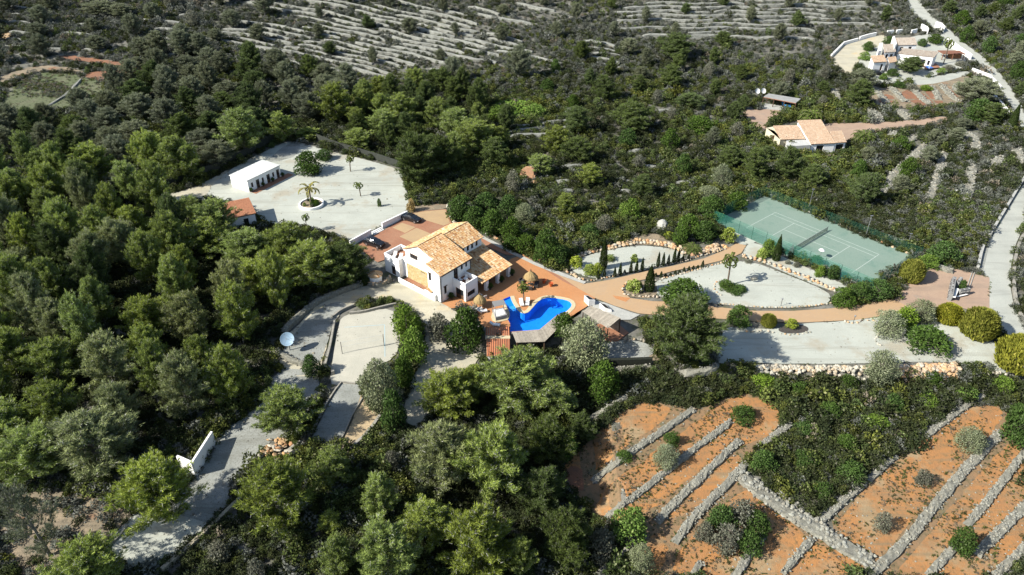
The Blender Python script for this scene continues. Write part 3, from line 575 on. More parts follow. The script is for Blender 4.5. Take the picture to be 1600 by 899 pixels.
addkind('dark_bush', [leafy_meshes(s, LM_broad, 2.2, 1.6, 20, (.14, .26), n_per=120, low=.02) for s in (81, 82)], 2.4, 3.3)
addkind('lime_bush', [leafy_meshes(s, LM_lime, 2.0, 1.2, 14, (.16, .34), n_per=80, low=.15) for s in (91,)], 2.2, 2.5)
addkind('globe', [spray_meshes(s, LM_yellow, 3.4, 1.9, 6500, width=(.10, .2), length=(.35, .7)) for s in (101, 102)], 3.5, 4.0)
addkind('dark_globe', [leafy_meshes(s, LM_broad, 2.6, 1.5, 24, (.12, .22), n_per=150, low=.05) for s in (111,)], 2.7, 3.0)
addkind('cypress', [spray_meshes(s, LM_cyp, 6.0, .75, 3000, True, (.06, .12), (.25, .5)) for s in (121, 122)], 6.2, 1.5)
addkind('small_cypress', [spray_meshes(s, LM_cyp, 3.0, .28, 700, True, (.05, .09), (.2, .4)) for s in (131,)], 3.1, .62)
addkind('dry_bush', [leafy_meshes(141, LM_dry, 2.0, 1.4, 14, (.15, .28), n_per=90, low=.02)], 2.1, 2.9)
addkind('palm', [palm_meshes(s, LM_palm, 4.0, 12, 2.1, 1.3, .13) for s in (151, 152)], 5.2, 3.7, 'fronds')
addkind('droop_palm', [palm_meshes(155, LM_dpalm, 4.0, 9, 2.7, 0.85, .16)], 5.4, 4.6, 'fronds')
addkind('low_palm', [palm_meshes(s, LM_palm, .7, 34, 2.1, .8, .3) for s in (161, 162)], 2.4, 4.0, 'fronds')

ORD = ['first', 'second', 'third', 'fourth', 'fifth', 'sixth', 'seventh', 'eighth', 'ninth', 'tenth', 'eleventh', 'twelfth', 'thirteenth', 'fourteenth', 'fifteenth', 'sixteenth', 'seventeenth', 'eighteenth', 'nineteenth', 'twentieth']
PLANTS = []      # (object, kind phrase, pixel x, pixel y of its middle): labelled together once all stand
WORDS = {'pine': ('pine_tree', 'green pine tree', 'pine'), 'grey_pine': ('pine_tree', 'grey green pine tree', 'pine'), 'pale_pine': ('pine_tree', 'pale grey green pine tree', 'pine'), 'dark_pine': ('pine_tree', 'dark green pine tree', 'pine'), 'sparse_pine': ('pine_tree', 'thin sparse pine with bare trunk', 'pine'),
         'broad': ('broadleaf_tree', 'dark leafy tree', 'tree'), 'bush': ('bush', 'green leafy bush', 'bush'), 'olive': ('olive_tree', 'silvery olive tree', 'olive tree'), 'grey_bush': ('bush', 'grey twiggy bush', 'bush'), 'dark_bush': ('bush', 'dark green bush', 'bush'),
         'lime_bush': ('bush', 'lime green shrub', 'shrub'), 'globe': ('globe_shrub', 'ball shaped yellow green shrub', 'shrub'), 'dark_globe': ('globe_shrub', 'rounded dark shrub', 'shrub'), 'cypress': ('cypress_tree', 'tall dark cypress', 'cypress'), 'small_cypress': ('cypress_sapling', 'slim young cypress', 'cypress'),
         'dry_bush': ('bush', 'dry ochre bush', 'bush'), 'palm': ('palm_tree', 'small palm tree', 'palm'), 'droop_palm': ('palm_tree', 'drooping palm', 'palm'), 'low_palm': ('palm_tree', 'low spreading palm', 'palm')}
PRG = random.Random(5)
def plant_at(kind, p, h, w, rz=None, label=None, group=None, parts=True, tilt=None):
    pairs, rh, rw, cn = KINDS[kind]; tm, cm = PRG.choice(pairs); nm, ph, cat = WORDS[kind]
    o = bpy.data.objects.new(nm, None); COL.objects.link(o); o.location = (p[0], p[1], p[2] - .05); o.scale = (w / rw, w / rw, h / rh); o.empty_display_size = .3
    o.rotation_euler = (tilt[0] if tilt else 0, tilt[1] if tilt else 0, PRG.uniform(0, 6.28) if rz is None else rz); o['category'] = cat
    inst('trunk', tm, o); inst(cn, cm, o)
    cx, cy = project(p[0], p[1], p[2] + h * .5); o['group'] = group or (cat + 's of the hillside')
    if label: o['label'] = label
    else: PLANTS.append((o, kind, float(cx), float(cy)))
    return o
def plant(kind, cx, ytop, ybot, wpx, label=None, group=None, up=.24, **k):
    """a plant whose crown the photograph shows from ytop to ybot, wpx wide; its foot stands a little behind the crown's lower edge"""
    p = G(cx, ybot - up * wpx); s = ppm(p); lo, hi = .2, 30.0
    for _ in range(30):
        m = (lo + hi) / 2; q = project(p.x, p.y, p.z + m)[1]
        if q > ytop + .12 * wpx: lo = m
        else: hi = m
    return plant_at(kind, p, lo, wpx / s, label=label, group=group, **k)

# ------------------------------------------------------------------ dry stone walls, edgings, rubble
M_stone = tonemat('pale_field_stone', [(0.17, 0.168, 0.142), (0.28, 0.283, 0.245), (0.225, 0.21, 0.165), (0.31, 0.31, 0.26), (0.25, 0.225, 0.17)], 0.95, noise=.2, nscale=2.5)
M_core = surf('wall_rubble_core', (0.22, 0.215, 0.175), (0.15, 0.145, 0.115), 2.2, 0.95, (0.28, 0.275, 0.23), 3.2, 1.0, 6.0, 'world')
M_far = surf('weathered_wall_stone', (0.27, 0.275, 0.245), (0.19, 0.195, 0.17), 0.9, 0.95, (0.15, 0.15, 0.125), 2.0, 1.0, 4.0, 'world')
M_orange = tonemat('orange_garden_stone', [(0.42, 0.27, 0.14), (0.46, 0.36, 0.24), (0.50, 0.30, 0.14), (0.44, 0.40, 0.32), (0.40, 0.22, 0.11)], 0.9, noise=.18, nscale=2.0)
M_palest = tonemat('pale_garden_stone', [(0.40, 0.38, 0.31), (0.46, 0.43, 0.35), (0.36, 0.31, 0.23), (0.43, 0.33, 0.21)], 0.9, noise=.18, nscale=2.5)
M_capconc = surf('weathered_concrete', (0.34, 0.32, 0.27), (0.26, 0.25, 0.215), 0.8, 0.9, (0.19, 0.18, 0.15), 3, 0.5, 10, 'world')
def wpath(px, step, smooth=1): return densify([G(*p) for p in (smooth_line(px, smooth) if smooth else px)], step, closed=False)
def strip_mesh(mb, pts, w, h, rg, jit=.12, base=None):
    prev = None; n = len(pts)
    for i, (x, y) in enumerate(pts):
        a = Vector(pts[max(i - 1, 0)]); b = Vector(pts[min(i + 1, n - 1)]); d = (b - a).normalized() if (b - a).length > 1e-6 else Vector((1, 0)); s = Vector((-d.y, d.x)); z = hz(x, y)
        e = .55 if i in (0, n - 1) else 1.0; ring = []
        for u, v in ((-.62, -.3), (-.52, .75), (-.2, 1.0), (.2, 1.0), (.52, .75), (.62, -.3)):
            ring.append((x + s.x * u * w + rg.uniform(-jit, jit), y + s.y * u * w + rg.uniform(-jit, jit), z + (v * h * e if v > 0 else v) + (rg.uniform(-jit, jit) if v > 0 else 0)))
        if prev is None: mb.add(ring, [(0, 1, 2, 3, 4, 5)])
        k = len(mb.v)
        if prev is not None: mb.add(prev + ring, [(j, j + 1, 6 + j + 1, 6 + j) for j in range(5)])
        prev = ring
    mb.add(prev, [(5, 4, 3, 2, 1, 0)])
WALLN = 0
def stone_wall(px, w, h, label, group, dens=11, size=(.11, .21), mat=None, name='dry_stone_wall', cover=True):
    global WALLN; WALLN += 1; rg = random.Random(WALLN); pts = wpath(px, .7); p0 = pts[0]; root = thing(name, (p0[0], p0[1], hz(*p0)), label, 'stone wall', group=group); off = Vector((-p0[0], -p0[1], -hz(*p0)))
    mb = MB(); strip_mesh(mb, pts, w, h, rg); mb.build('core', M_core, root, loc=off)
    if dens:
        mb = MB(); rr = random.Random(WALLN + 50)
        for i in range(len(pts) - 1):
            a = Vector(pts[i]); b = Vector(pts[i + 1]); d = b - a; s = Vector((-d.y, d.x)).normalized()
            if rr.random() < .10: continue      # a tumbled stretch
            for _ in range(int(dens * d.length * w + rr.random())):
                u = rr.uniform(-.64, .64); q = a + d * rr.random() + s * u * w; t = abs(u) / .64; zz = h * (1 - max(0, t - .55) / .45 * rr.uniform(.2, 1.0)); mb.tone = rr.random(); r = rr.uniform(*size)
                mb.rock((q.x, q.y, hz(q.x, q.y) + zz + rr.uniform(-.08, .06)), r, r * rr.uniform(.6, .95), r * rr.uniform(.4, .7), rr)
            if rr.random() < .5:      # stones fallen beside the wall
                q = a + s * rr.choice((-1, 1)) * w * rr.uniform(.7, 1.2); mb.tone = rr.random(); r = rr.uniform(.1, .22); mb.rock((q.x, q.y, hz(q.x, q.y) + .05), r, r * .8, r * .55, rr)
        mb.build('stones', mat or M_stone, root, kind='stuff', loc=off)
    k = ppm(root.location) * w * .75; L_, R_ = [], []
    for i, (x, y) in enumerate(px):
        a, b = Vector(px[max(i - 1, 0)]), Vector(px[min(i + 1, len(px) - 1)]); t = (b - a).normalized(); L_.append((x - t.y * k, y + t.x * k)); R_.append((x + t.y * k, y - t.x * k))
    CLEAR.append(L_ + R_[::-1]); return root
_f = lambda pts: [(860 + x / 2.162, 570 + y / 2.162) for x, y in pts]
FW = [([(70, 222), (160, 170), (262, 108)], .9, 'low stone wall at the upper left of the orange terraces, half in shade'), ([(140, 398), (250, 312), (370, 232), (485, 152)], 1.25, 'stone wall between the upper two orange terraces'),
      ([(188, 522), (330, 412), (440, 322), (612, 192)], 1.15, 'second long stone wall of the left orange terraces'), ([(358, 532), (450, 440), (560, 332), (640, 258)], 1.35, 'third long stone wall of the left orange terraces'),
      ([(418, 604), (490, 512), (560, 440), (622, 378), (662, 335)], 1.4, 'stone wall ending at the rubble crossing, left of the scrub square'), ([(700, 282), (760, 240), (815, 200)], 1.2, 'short stone wall at the top of the scrub square'),
      ([(620, 720), (700, 600), (722, 576)], 1.2, 'stone wall in the lower orange terraces beside the dark bush'), ([(786, 708), (840, 640), (884, 588)], 1.1, 'short stone wall on the lower edge near the rubble heap'), ([(474, 720), (512, 668)], 1.1, 'stub of stone wall at the lower edge'), ([(150, 716), (230, 650), (322, 578)], .9, 'thin stone wall beside the lowest left bushes'),
      ([(905, 535), (980, 470), (1060, 402), (1165, 308)], 1.25, 'stone wall along the right side of the scrub square, lower half'), ([(1262, 245), (1340, 190), (1400, 140), (1465, 100)], 1.25, 'stone wall along the right side of the scrub square, upper half'), ([(1112, 215), (1186, 162)], 1.5, 'pale isolated stone wall inside the scrub square'),
      ([(1075, 716), (1200, 600), (1310, 462), (1420, 332), (1524, 228)], 1.5, 'longest stone wall, below the large orange terrace'), ([(1276, 716), (1366, 614)], 1.2, 'stone wall stub below the longest wall at the lower edge'), ([(1406, 545), (1500, 432), (1560, 350), (1612, 285)], 1.2, 'stone wall two terraces below the large orange terrace'),
      ([(1436, 645), (1530, 552), (1612, 470)], 1.45, 'stone wall near the lower right corner, upper of two'), ([(1500, 716), (1612, 610)], 1.2, 'stone wall nearest the lower right corner')]
for p, w, l in FW: stone_wall(_f(p), w * .74, .42, l, 'dry stone walls of the orange terraces')
stone_wall(_f([(640, 372), (720, 442), (800, 500), (900, 558), (1000, 622), (1085, 672)]), 1.9, .5, 'broad tumbled wall crossing below the scrub square', 'dry stone walls of the orange terraces', 5.5, (.2, .42))
_g = lambda pts: [(1150 + x / 2.81, y / 2.81) for x, y in pts]
for p, w, l in [([(840, 636), (770, 700), (700, 765), (635, 850)], 2.2, 'pale rubble strip below the neighbour drive, longest of the slope'), ([(912, 672), (895, 740), (875, 800), (845, 880)], 1.9, 'pale rubble strip in the middle of the slope above the court'), ([(1000, 580), (1045, 610), (1050, 660)], 2.6, 'pale rubble strip nearest the neighbour drive end'), ([(1035, 725), (1030, 800), (1010, 890)], 2.0, 'pale rubble strip on the right of the slope above the court'), ([(1232, 656), (1262, 730)], 2.0, 'rubble strip by the road at the right edge'), ([(1130, 735), (1160, 690)], 2.0, 'small rubble heap on the right slope'), ([(700, 480), (735, 500), (765, 525)], 2.4, 'rubble strip above the neighbour drive'), ([(590, 485), (625, 510), (630, 535)], 2.0, 'rubble strip above the neighbour drive, left one'), ([(425, 395), (445, 430), (450, 465)], 2.0, 'rubble strip below the hedge of the hilltop villa'), ([(680, 580), (700, 610)], 2.2, 'rubble patch right of the dark palm'), ([(715, 630), (800, 605)], 2.0, 'rubble patch above the longest rubble strip'),
                ([(610, 395), (640, 430), (665, 455)], 1.8, 'stone strip left of the red terraces'), ([(680, 385), (720, 430), (745, 450)], 1.8, 'stone strip left of the middle red terrace'), ([(760, 375), (800, 420), (850, 460)], 1.8, 'stone strip between the red terraces'), ([(855, 380), (885, 420), (890, 440)], 1.8, 'stone strip inside the curved red terrace'), ([(900, 375), (950, 430), (985, 450)], 1.8, 'stone strip right of the curved red terrace'), ([(1010, 372), (960, 375), (960, 400)], 1.5, 'stone edge at the right end of the red terraces')]:
    stone_wall(_g(p), w, .45, l, 'rubble strips of the upper right slope', 2.2, (.25, .45))
stone_wall([(442, 522), (455, 508), (470, 495), (485, 481), (508, 468), (540, 455), (566, 446)], .9, .9, 'dark stone wall along the outer side of the west drive', 'low walls of the west side', 6)
stone_wall([(430, 548), (445, 560), (470, 570), (482, 572)], .8, .8, 'stone wall below the satellite dish', 'low walls of the west side', 6)
stone_wall([(632, 590), (628, 610), (626, 635), (628, 655), (636, 668)], .6, .4, 'ragged stone edge left of the lower sandy drive', 'low walls of the west side', 6)
stone_wall([(1050, 580), (1080, 584), (1105, 582), (1122, 572)], 1.0, .8, 'curved stone wall below the big solitary pine', 'low walls of the east side', 5)
stone_wall([(945, 580), (985, 577), (1018, 574)], .8, .5, 'stone footing in front of the black service yard hedge', 'low walls of the east side', 4)
stone_wall([(1488, 426), (1478, 424), (1462, 418)], 1.0, .8, 'pale stone wall at the back of the gate forecourt', 'low walls of the east side', 6)
# retaining wall of rubble under the lower gravel
def rubble(name, px, w, label, n, size, mat, drop, cat='rubble bank', seed=1):
    rr = random.Random(seed); pts = wpath(px, .5); p0 = pts[0]; root = thing(name, (p0[0], p0[1], hz(*p0)), label, cat); off = Vector((-p0[0], -p0[1], -hz(*p0))); mb = MB()
    for _ in range(n):
        i = rr.randrange(len(pts)); x, y = pts[i]; t = rr.random(); y2 = y - t * w; x2 = x + rr.uniform(-.4, .4); mb.tone = rr.random(); r = rr.uniform(*size)
        mb.rock((x2, y2, hz(x2, y2) + rr.uniform(0, .25) + drop * (1 - t)), r, r * rr.uniform(.65, .95), r * rr.uniform(.5, .85), rr)
    return mb.build('stones', mat, root, kind='stuff', loc=off)
rubble('rubble_bank', [(1178, 573), (1240, 574), (1300, 574), (1355, 575)], 2.2, 'bank of pale orange rubble below the lower gravel, left stretch', 330, (.25, .5), M_palest, .1)
rubble('rubble_bank', [(1395, 574), (1440, 572), (1490, 570)], 2.2, 'bank of orange rubble below the lower gravel, right stretch', 200, (.28, .6), M_orange, .1, seed=2)
rubble('rubble_bank', [(1545, 578), (1575, 588), (1604, 606)], 1.2, 'stones along the gravel edge at the right border', 80, (.2, .4), M_palest, .1, seed=3)
rubble('rubble_bank', [(945, 612), (985, 600), (1030, 596), (1080, 600)], 3.0, 'scattered pale rubble above the left orange terraces', 110, (.2, .45), M_stone, .05, seed=4)
rubble('rubble_bank', [(1215, 760), (1260, 800), (1300, 830)], 3.0, 'loose rubble below the broad tumbled wall', 120, (.2, .4), M_stone, .05, seed=5)
rubble('rock_heap', [(1458, 527), (1470, 527)], 1.6, 'small heap of pinkish rocks beside the broad dark shrub', 40, (.2, .45), M_orange, .25, 'rock heap', 6)
rubble('rock_outcrop', [(1060, 388), (1085, 392), (1115, 384), (1130, 382)], 2.0, 'red brown rocks behind the low garden palm', 70, (.3, .6), M_orange, .15, 'rocks', 7)
# rock pile at the end of the bowls strip: slabs one can tell apart
rp = thing('rock_pile', tuple(G(432, 704)), 'pile of flat orange rocks at the foot of the bowls strip', 'rock pile')
RKM = []
for i in range(5):
    mb = MB(); mb.tone = i / 4; mb.rock((0, 0, 0), 1, .75, .35, random.Random(300 + i)); RKM.append(mb.mesh('rock', M_orange))
rr = random.Random(9)
for i in range(46):
    a = rr.uniform(0, 6.28); d = 2.3 * math.sqrt(rr.random()); r = rr.uniform(.3, .75); inst('rock', rr.choice(RKM), rp, (d * math.cos(a) * 1.15, d * math.sin(a), .15 + .85 * (1 - d / 2.5) * rr.random() + .1), (rr.uniform(-.5, .5), rr.uniform(-.5, .5), a), (r, r, r))
CLEAR.append([(410, 690), (455, 686), (460, 712), (412, 714)])
# edgings of single stones
STM = {}
for nm, mt in (('orange', M_orange), ('pale', M_palest), ('grey', M_stone)):
    STM[nm] = []
    for i in range(6):
        mb = MB(); mb.tone = i / 5; mb.rock((0, 0, 0), 1, .8, .7, random.Random(400 + i)); STM[nm].append(mb.mesh('stone', mt))
def edging(px, size, gap, mix, label, name='stone_edging', group='stone edgings of the garden', rows=1, seed=0):
    rr = random.Random(seed + len(px)); pts = wpath(px, gap); p0 = pts[0]; root = thing(name, (p0[0], p0[1], hz(*p0)), label, 'edging', group=group)
    for x, y in pts:
        for k in range(rows):
            r = rr.uniform(*size); xx = x + rr.uniform(-.12, .12) - p0[0]; yy = y + rr.uniform(-.12, .12) + k * size[1] * 1.1 - p0[1]
            inst('stone', rr.choice(STM[rr.choice(mix)]), root, (xx, yy, hz(x, y) - hz(*p0) + r * .3 + k * .15), (rr.uniform(-.3, .3), rr.uniform(-.3, .3), rr.uniform(0, 6.28)), (r, r, r * rr.uniform(.8, 1.1)))
    return root
_h = lambda pts: [(880 + x / 6.154, 360 + y / 6.154) for x, y in pts]
edging(_h([(0, 322), (60, 297), (130, 272), (200, 244), (270, 218), (340, 196), (430, 188), (490, 172), (560, 152), (630, 142), (700, 122), (760, 122), (830, 127), (900, 137), (970, 147), (1040, 162), (1082, 178)]), (.4, .62), .75, ['orange', 'orange', 'pale'], 'row of big orange boulders behind the gravel garden', rows=2, seed=1)
edging(_h([(0, 375), (60, 420), (130, 450), (220, 480), (280, 485), (340, 470), (450, 450), (560, 425), (680, 400), (800, 375), (900, 350), (1000, 335), (1100, 310), (1200, 290), (1300, 252), (1450, 215), (1590, 170)]), (.16, .3), .5, ['pale', 'orange', 'pale'], 'stone edging along the upper side of the garden lane', seed=2)
edging(_h([(870, 490), (950, 465), (1050, 440), (1150, 415), (1300, 375), (1450, 335), (1600, 288)]), (.16, .3), .5, ['pale', 'orange', 'pale'], 'stone edging along the lower side of the garden lane', seed=3)
edging(_h([(612, 505), (575, 550), (572, 610), (650, 628), (760, 640), (900, 642)]), (.2, .36), .55, ['pale', 'orange'], 'stone edging round the bed with the dark cypress', seed=4)
edging([(1113, 473), (1143, 476.5), (1177, 480), (1210, 481), (1240, 480), (1273, 478), (1297, 474)], (.14, .26), .5, ['pale', 'pale', 'orange'], 'stone edging along the lower rim of the gravel oval', seed=5)
_c = lambda pts: [(1100 + x / 4.706, 290 + y / 4.706) for x, y in pts]
edging(_c([(290, 525), (360, 545), (430, 560), (500, 590), (580, 615), (650, 645), (720, 670), (790, 700), (850, 725), (920, 760), (965, 778)]), (.26, .48), .6, ['orange', 'orange', 'pale'], 'orange boulder bank between gravel oval and tennis court', rows=2, seed=6)
edging(_c([(505, 82), (570, 105), (630, 138), (700, 163), (760, 193), (830, 213), (900, 243), (980, 278), (1060, 318), (1130, 343), (1200, 378), (1290, 413), (1370, 448), (1450, 478), (1505, 502)]), (.28, .5), .7, ['pale', 'grey', 'orange', 'pale'], 'row of pale boulders behind the tennis court', seed=7)
edging(_c([(20, 262), (110, 215), (250, 150), (390, 80), (460, 50)]), (.25, .45), .8, ['grey', 'pale'], 'grey stone row along the far left end of the court', seed=8)
edging([(1108, 572), (1116, 560), (1120, 545), (1124, 528), (1128, 518)], (.2, .34), .6, ['grey', 'pale'], 'stone row beside the big solitary pine', seed=9)
edging([(1130, 516), (1150, 514), (1172, 520), (1195, 516), (1212, 521), (1240, 524), (1266, 519)], (.18, .32), .6, ['grey', 'pale', 'orange'], 'stone edging below the driveway shrubs', seed=10)
edging([(1322, 503), (1335, 506), (1352, 500), (1368, 502)], (.18, .3), .6, ['pale', 'orange'], 'few edging stones beside the drive lamp', seed=11)
edging([(956, 533), (965, 537), (980, 534), (995, 530), (1005, 532)], (.25, .45), .6, ['pale', 'grey'], 'pale rocks under the terracotta porch of the wooden shed', seed=12)
edging([(1126, 462), (1118, 455), (1115, 446), (1122, 440)], (.2, .34), .55, ['orange', 'pale'], 'stone rim of the palm island in the gravel oval', seed=13)
edging([(700, 322), (703, 332), (706, 342), (712, 352), (728, 360), (745, 364)], (.3, .5), .7, ['pale', 'pale', 'orange'], 'pale stone edge behind the parking area and house', seed=14)
edging([(760, 366), (790, 380), (820, 396), (845, 408)], (.3, .55), .9, ['pale', 'orange', 'grey'], 'pale stones along the slope side of the kerb path', seed=15)
edging([(845, 408), (870, 416), (890, 424), (905, 436)], (.3, .5), .8, ['pale', 'grey'], 'pale stones between kerb path and gravel garden', seed=16)
edging([(1375, 540), (1366, 532), (1372, 522)], (.18, .3), .55, ['pale', 'grey'], 'stone ring under the round grey green tree', seed=17)
def low_wall(px, w, h, mat, label, name='low_wall', smooth=0, group=None, cat='wall', jit=.0):
    pts = wpath(px, 1.2, smooth); p0 = pts[0]; mb = MB(); n = len(pts); z0 = hz(*p0); L = []; R = []
    for i, (x, y) in enumerate(pts):
        a = Vector(pts[max(i - 1, 0)]); b = Vector(pts[min(i + 1, n - 1)]); d = (b - a).normalized(); s = Vector((-d.y, d.x)) * w / 2; L.append((x + s.x - p0[0], y + s.y - p0[1])); R.append((x - s.x - p0[0], y - s.y - p0[1]))
    for i in range(n - 1):
        za, zb = hz(*pts[i]) - z0, hz(*pts[i + 1]) - z0
        mb.add([(*L[i], za - .4), (*R[i], za - .4), (*R[i + 1], zb - .4), (*L[i + 1], zb - .4), (*L[i], za + h), (*R[i], za + h), (*R[i + 1], zb + h), (*L[i + 1], zb + h)], [(4, 5, 6, 7), (0, 4, 7, 3), (1, 2, 6, 5)] + ([(0, 1, 5, 4)] if i == 0 else []) + ([(3, 7, 6, 2)] if i == n - 2 else []))
    o = mb.build(name, mat); o.location = (p0[0], p0[1], z0); tag(o, label, cat, group); CLEAR.append([(x - 1, y - 2) for x, y in px] + [(x + 2, y + 3) for x, y in px[::-1]]); return o
_w = lambda pts: [(400 + x / 3.21, 440 + y / 3.21) for x, y in pts]
low_wall(_w([(395, 205), (385, 260), (375, 320), (360, 380), (345, 435)]), .35, .5, M_capconc, 'grey concrete kerb wall left of the volleyball court', smooth=1)
low_wall(_w([(500, 516), (430, 508), (400, 545), (340, 640), (260, 800)]), .22, .3, M_capconc, 'low border along the left of the bowls strip', group='bowls strip borders')
low_wall(_w([(545, 570), (515, 620), (480, 680), (445, 760), (412, 822)]), .18, .25, M_capconc, 'low border along the right of the bowls strip', group='bowls strip borders')
low_wall(_w([(625, 680), (590, 730), (540, 790), (475, 845)]), .45, .6, M_capconc, 'concrete wall along the sandy bank below the bowls strip')
low_wall(_w([(160, 860), (190, 835), (225, 812)]), .45, .5, M_capconc, 'short concrete wall beside the orange rock pile'); low_wall(_w([(225, 812), (260, 840), (300, 858)]), .4, .4, M_capconc, 'short concrete step wall at the foot of the bowls strip')
low_wall(_w([(382, 182), (430, 145), (490, 122)]), .35, .4, M_capconc, 'curved kerb of the planted bed above the volleyball court', smooth=2); low_wall(_w([(470, 165), (540, 158), (600, 142), (670, 125), (705, 118)]), .3, .5, M_capconc, 'pale kerb wall under the planted bed above the volleyball court', smooth=1)
low_wall(_w([(350, 440), (385, 448), (388, 470)]), .5, .8, M_capconc, 'concrete block wall corner by the volleyball court')
_l = lambda pts: [(x / 3.006, 600 + y / 3.006) for x, y in pts]
low_wall(_l([(1150, 535), (1080, 600), (1020, 660), (960, 715), (900, 770), (830, 830), (765, 885)]), .5, .8, surf('cream_wall_top', (0.40, 0.35, 0.24), (0.30, 0.27, 0.2), 1.0, .9, (.2, .18, .13), 3, .5, 10, 'world'), 'cream topped retaining wall along the outer edge of the lower track')
low_wall(_l([(600, 668), (560, 720), (510, 770), (490, 800)]), .2, .3, M_capconc, 'thin kerb along the left edge of the lower concrete pad')
low_wall([(1540, 372), (1532, 398), (1527, 420)], .5, .6, M_kerb, 'pale kerb wall along the road above the gate'); low_wall([(1545, 370), (1562, 342), (1580, 312), (1602, 276)], .5, .6, M_kerb, 'pale kerb wall along the road at the right edge', smooth=1)
low_wall([(1608, 350), (1590, 384), (1584, 415), (1583, 450), (1588, 478), (1597, 500), (1612, 520)], .5, .5, M_capconc, 'dark topped wall along the outer bend of the road', smooth=2)
low_wall([(1548, 482), (1562, 506), (1580, 530)], .5, .15, M_kerb, 'concrete kerb beside the large ball shrub', smooth=1)

# ------------------------------------------------------------------ terrace walls of the hillside behind
FARN = []
def far_walls(lines, region, seg, gapr, w, h, seed):
    rr = random.Random(seed)
    for ln in lines:
        xs = [p[0] for p in ln]; x = xs[0] + rr.uniform(0, 20)
        while x < xs[-1]:
            L = rr.uniform(*seg); x1 = min(x + L, xs[-1])
            px = [(t, float(np.interp(t, xs, [p[1] for p in ln])) + 1.2 * math.sin(t * .06 + seed + ln[0][1]) + rr.uniform(-.25, .25)) for t in np.linspace(x, x1, max(3, int(L / 9)))]
            if x1 - x > 12 and inpoly([px[0][0], px[-1][0]], [px[0][1], px[-1][1]], region).all():
                mb = MB(); pts = wpath(px, 2.0, 0); p0 = pts[0]; strip_mesh(mb, pts, rr.uniform(*w), rr.uniform(*h), rr, .16)
                o = mb.build('terrace_wall', M_far); o.data.transform(Matrix.Translation((-p0[0], -p0[1], -hz(*p0)))); o.location = (p0[0], p0[1], hz(*p0)); o['category'] = 'stone wall'; o['kind'] = 'thing'; o['group'] = 'terrace walls of the far hillside'; FARN.append((o, (px[0][0] + px[-1][0]) / 2, px[len(px) // 2][1]))
                CLEAR.append([(a, b - 1.6) for a, b in px] + [(a, b + 1.6) for a, b in px[::-1]])
            x = x1 + rr.uniform(*gapr)
A = [(322, 64), (345, 10), (400, -4), (860, -4), (880, 30), (850, 60), (890, 112), (800, 124), (700, 132), (600, 136), (520, 116), (420, 92)]
far_walls([[(330, y), (400, y + 9), (500, y + 27), (600, y + 49), (700, y + 72), (900, y + 112)] for y in np.arange(-116, 80, 7.2)], A, (40, 190), (4, 24), (.75, 1.2), (.6, .95), 1)
Bz = [(870, 16), (960, -4), (1400, -4), (1412, 30), (1350, 52), (1290, 62), (1150, 76), (1000, 66), (930, 46)]
far_walls([[(860, y + 3), (1000, y), (1150, y + 1), (1300, y + 5), (1420, y + 10)] for y in np.arange(0, 84, 6.4)], Bz, (50, 220), (3, 18), (.85, 1.4), (.6, .95), 2)
far_walls([[(905, y), (940, y + 3), (975, y + 9)] for y in (66, 74, 82, 91, 98)], [(900, 60), (980, 60), (985, 112), (900, 112)], (40, 60), (10, 20), (1.2, 1.6), (.7, 1.0), 3)
far_walls([[(780, y), (830, y - 3), (900, y - 9)] for y in (200, 208, 216)], [(770, 185), (910, 180), (905, 222), (775, 222)], (40, 90), (10, 30), (.8, 1.3), (.6, .9), 4)
far_walls([[(0, y), (120, y + 4), (240, y + 10), (340, y + 14)] for y in (12, 24, 36, 50, 62, 74)], [(-5, -5), (345, -5), (345, 90), (-5, 90)], (18, 60), (30, 110), (.9, 1.5), (.6, .9), 5)
far_walls([[(300, y), (360, y - 22), (420, y - 40)] for y in (205, 232, 250)], [(180, 150), (430, 140), (420, 260), (180, 260)], (20, 50), (10, 40), (.7, 1.0), (.5, .8), 6)
far_walls([[(1440, y), (1520, y + 5), (1600, y + 8)] for y in (16, 30, 44, 58, 78)], [(1430, 5), (1605, 5), (1605, 95), (1500, 70)], (12, 34), (25, 80), (1.2, 2.0), (.5, .8), 7)
far_walls([[(860, y), (960, y - 2), (1060, y + 3), (1130, y + 2)] for y in (172, 238, 262, 285, 300)], [(850, 150), (1140, 150), (1140, 305), (850, 305)], (14, 40), (40, 90), (.8, 1.2), (.5, .7), 8)
far_walls([[(64, 174), (100, 152), (128, 124)], [(18, 168), (34, 154), (48, 142)]], [(0, 100), (170, 100), (170, 190), (0, 190)], (60, 90), (5, 10), (.8, 1.0), (.5, .7), 9)
FARL = {'the green field': (80, 150), 'the upper left corner': (0, 0), 'the pines above the red track': (270, 70), 'the dark pines at the top of the yard': (400, 120), 'the tallest dark pines left of the terraces': (330, 30), 'the densest terraces in the middle': (560, 70), 'the pines below the middle terraces': (700, 110), 'the top edge above the house': (690, 10), 'the grey pine above the pale thicket': (810, 90), 'the bright patch on the upper slope': (890, 28), 'the little stepped terraces above the thicket': (940, 82), 'the large pine on the upper slope': (1055, 70), 'the wide terraces on the upper right': (1200, 30), 'the upper road': (1420, 20), 'the villa hedge': (1330, 60), 'the upper right corner': (1600, 30), 'the carport': (1200, 160), 'the ruined orange wall': (825, 268), 'the yard fence': (350, 240), 'the top edge beside the tall left pines': (450, 5)}
_b2 = {}
for o, x, y in FARN:
    n = min(FARL, key=lambda k: (FARL[k][0] - x) ** 2 + (FARL[k][1] - y) ** 2); _b2.setdefault(n, []).append(((FARL[n][0] - x) ** 2 + (FARL[n][1] - y) ** 2, o))
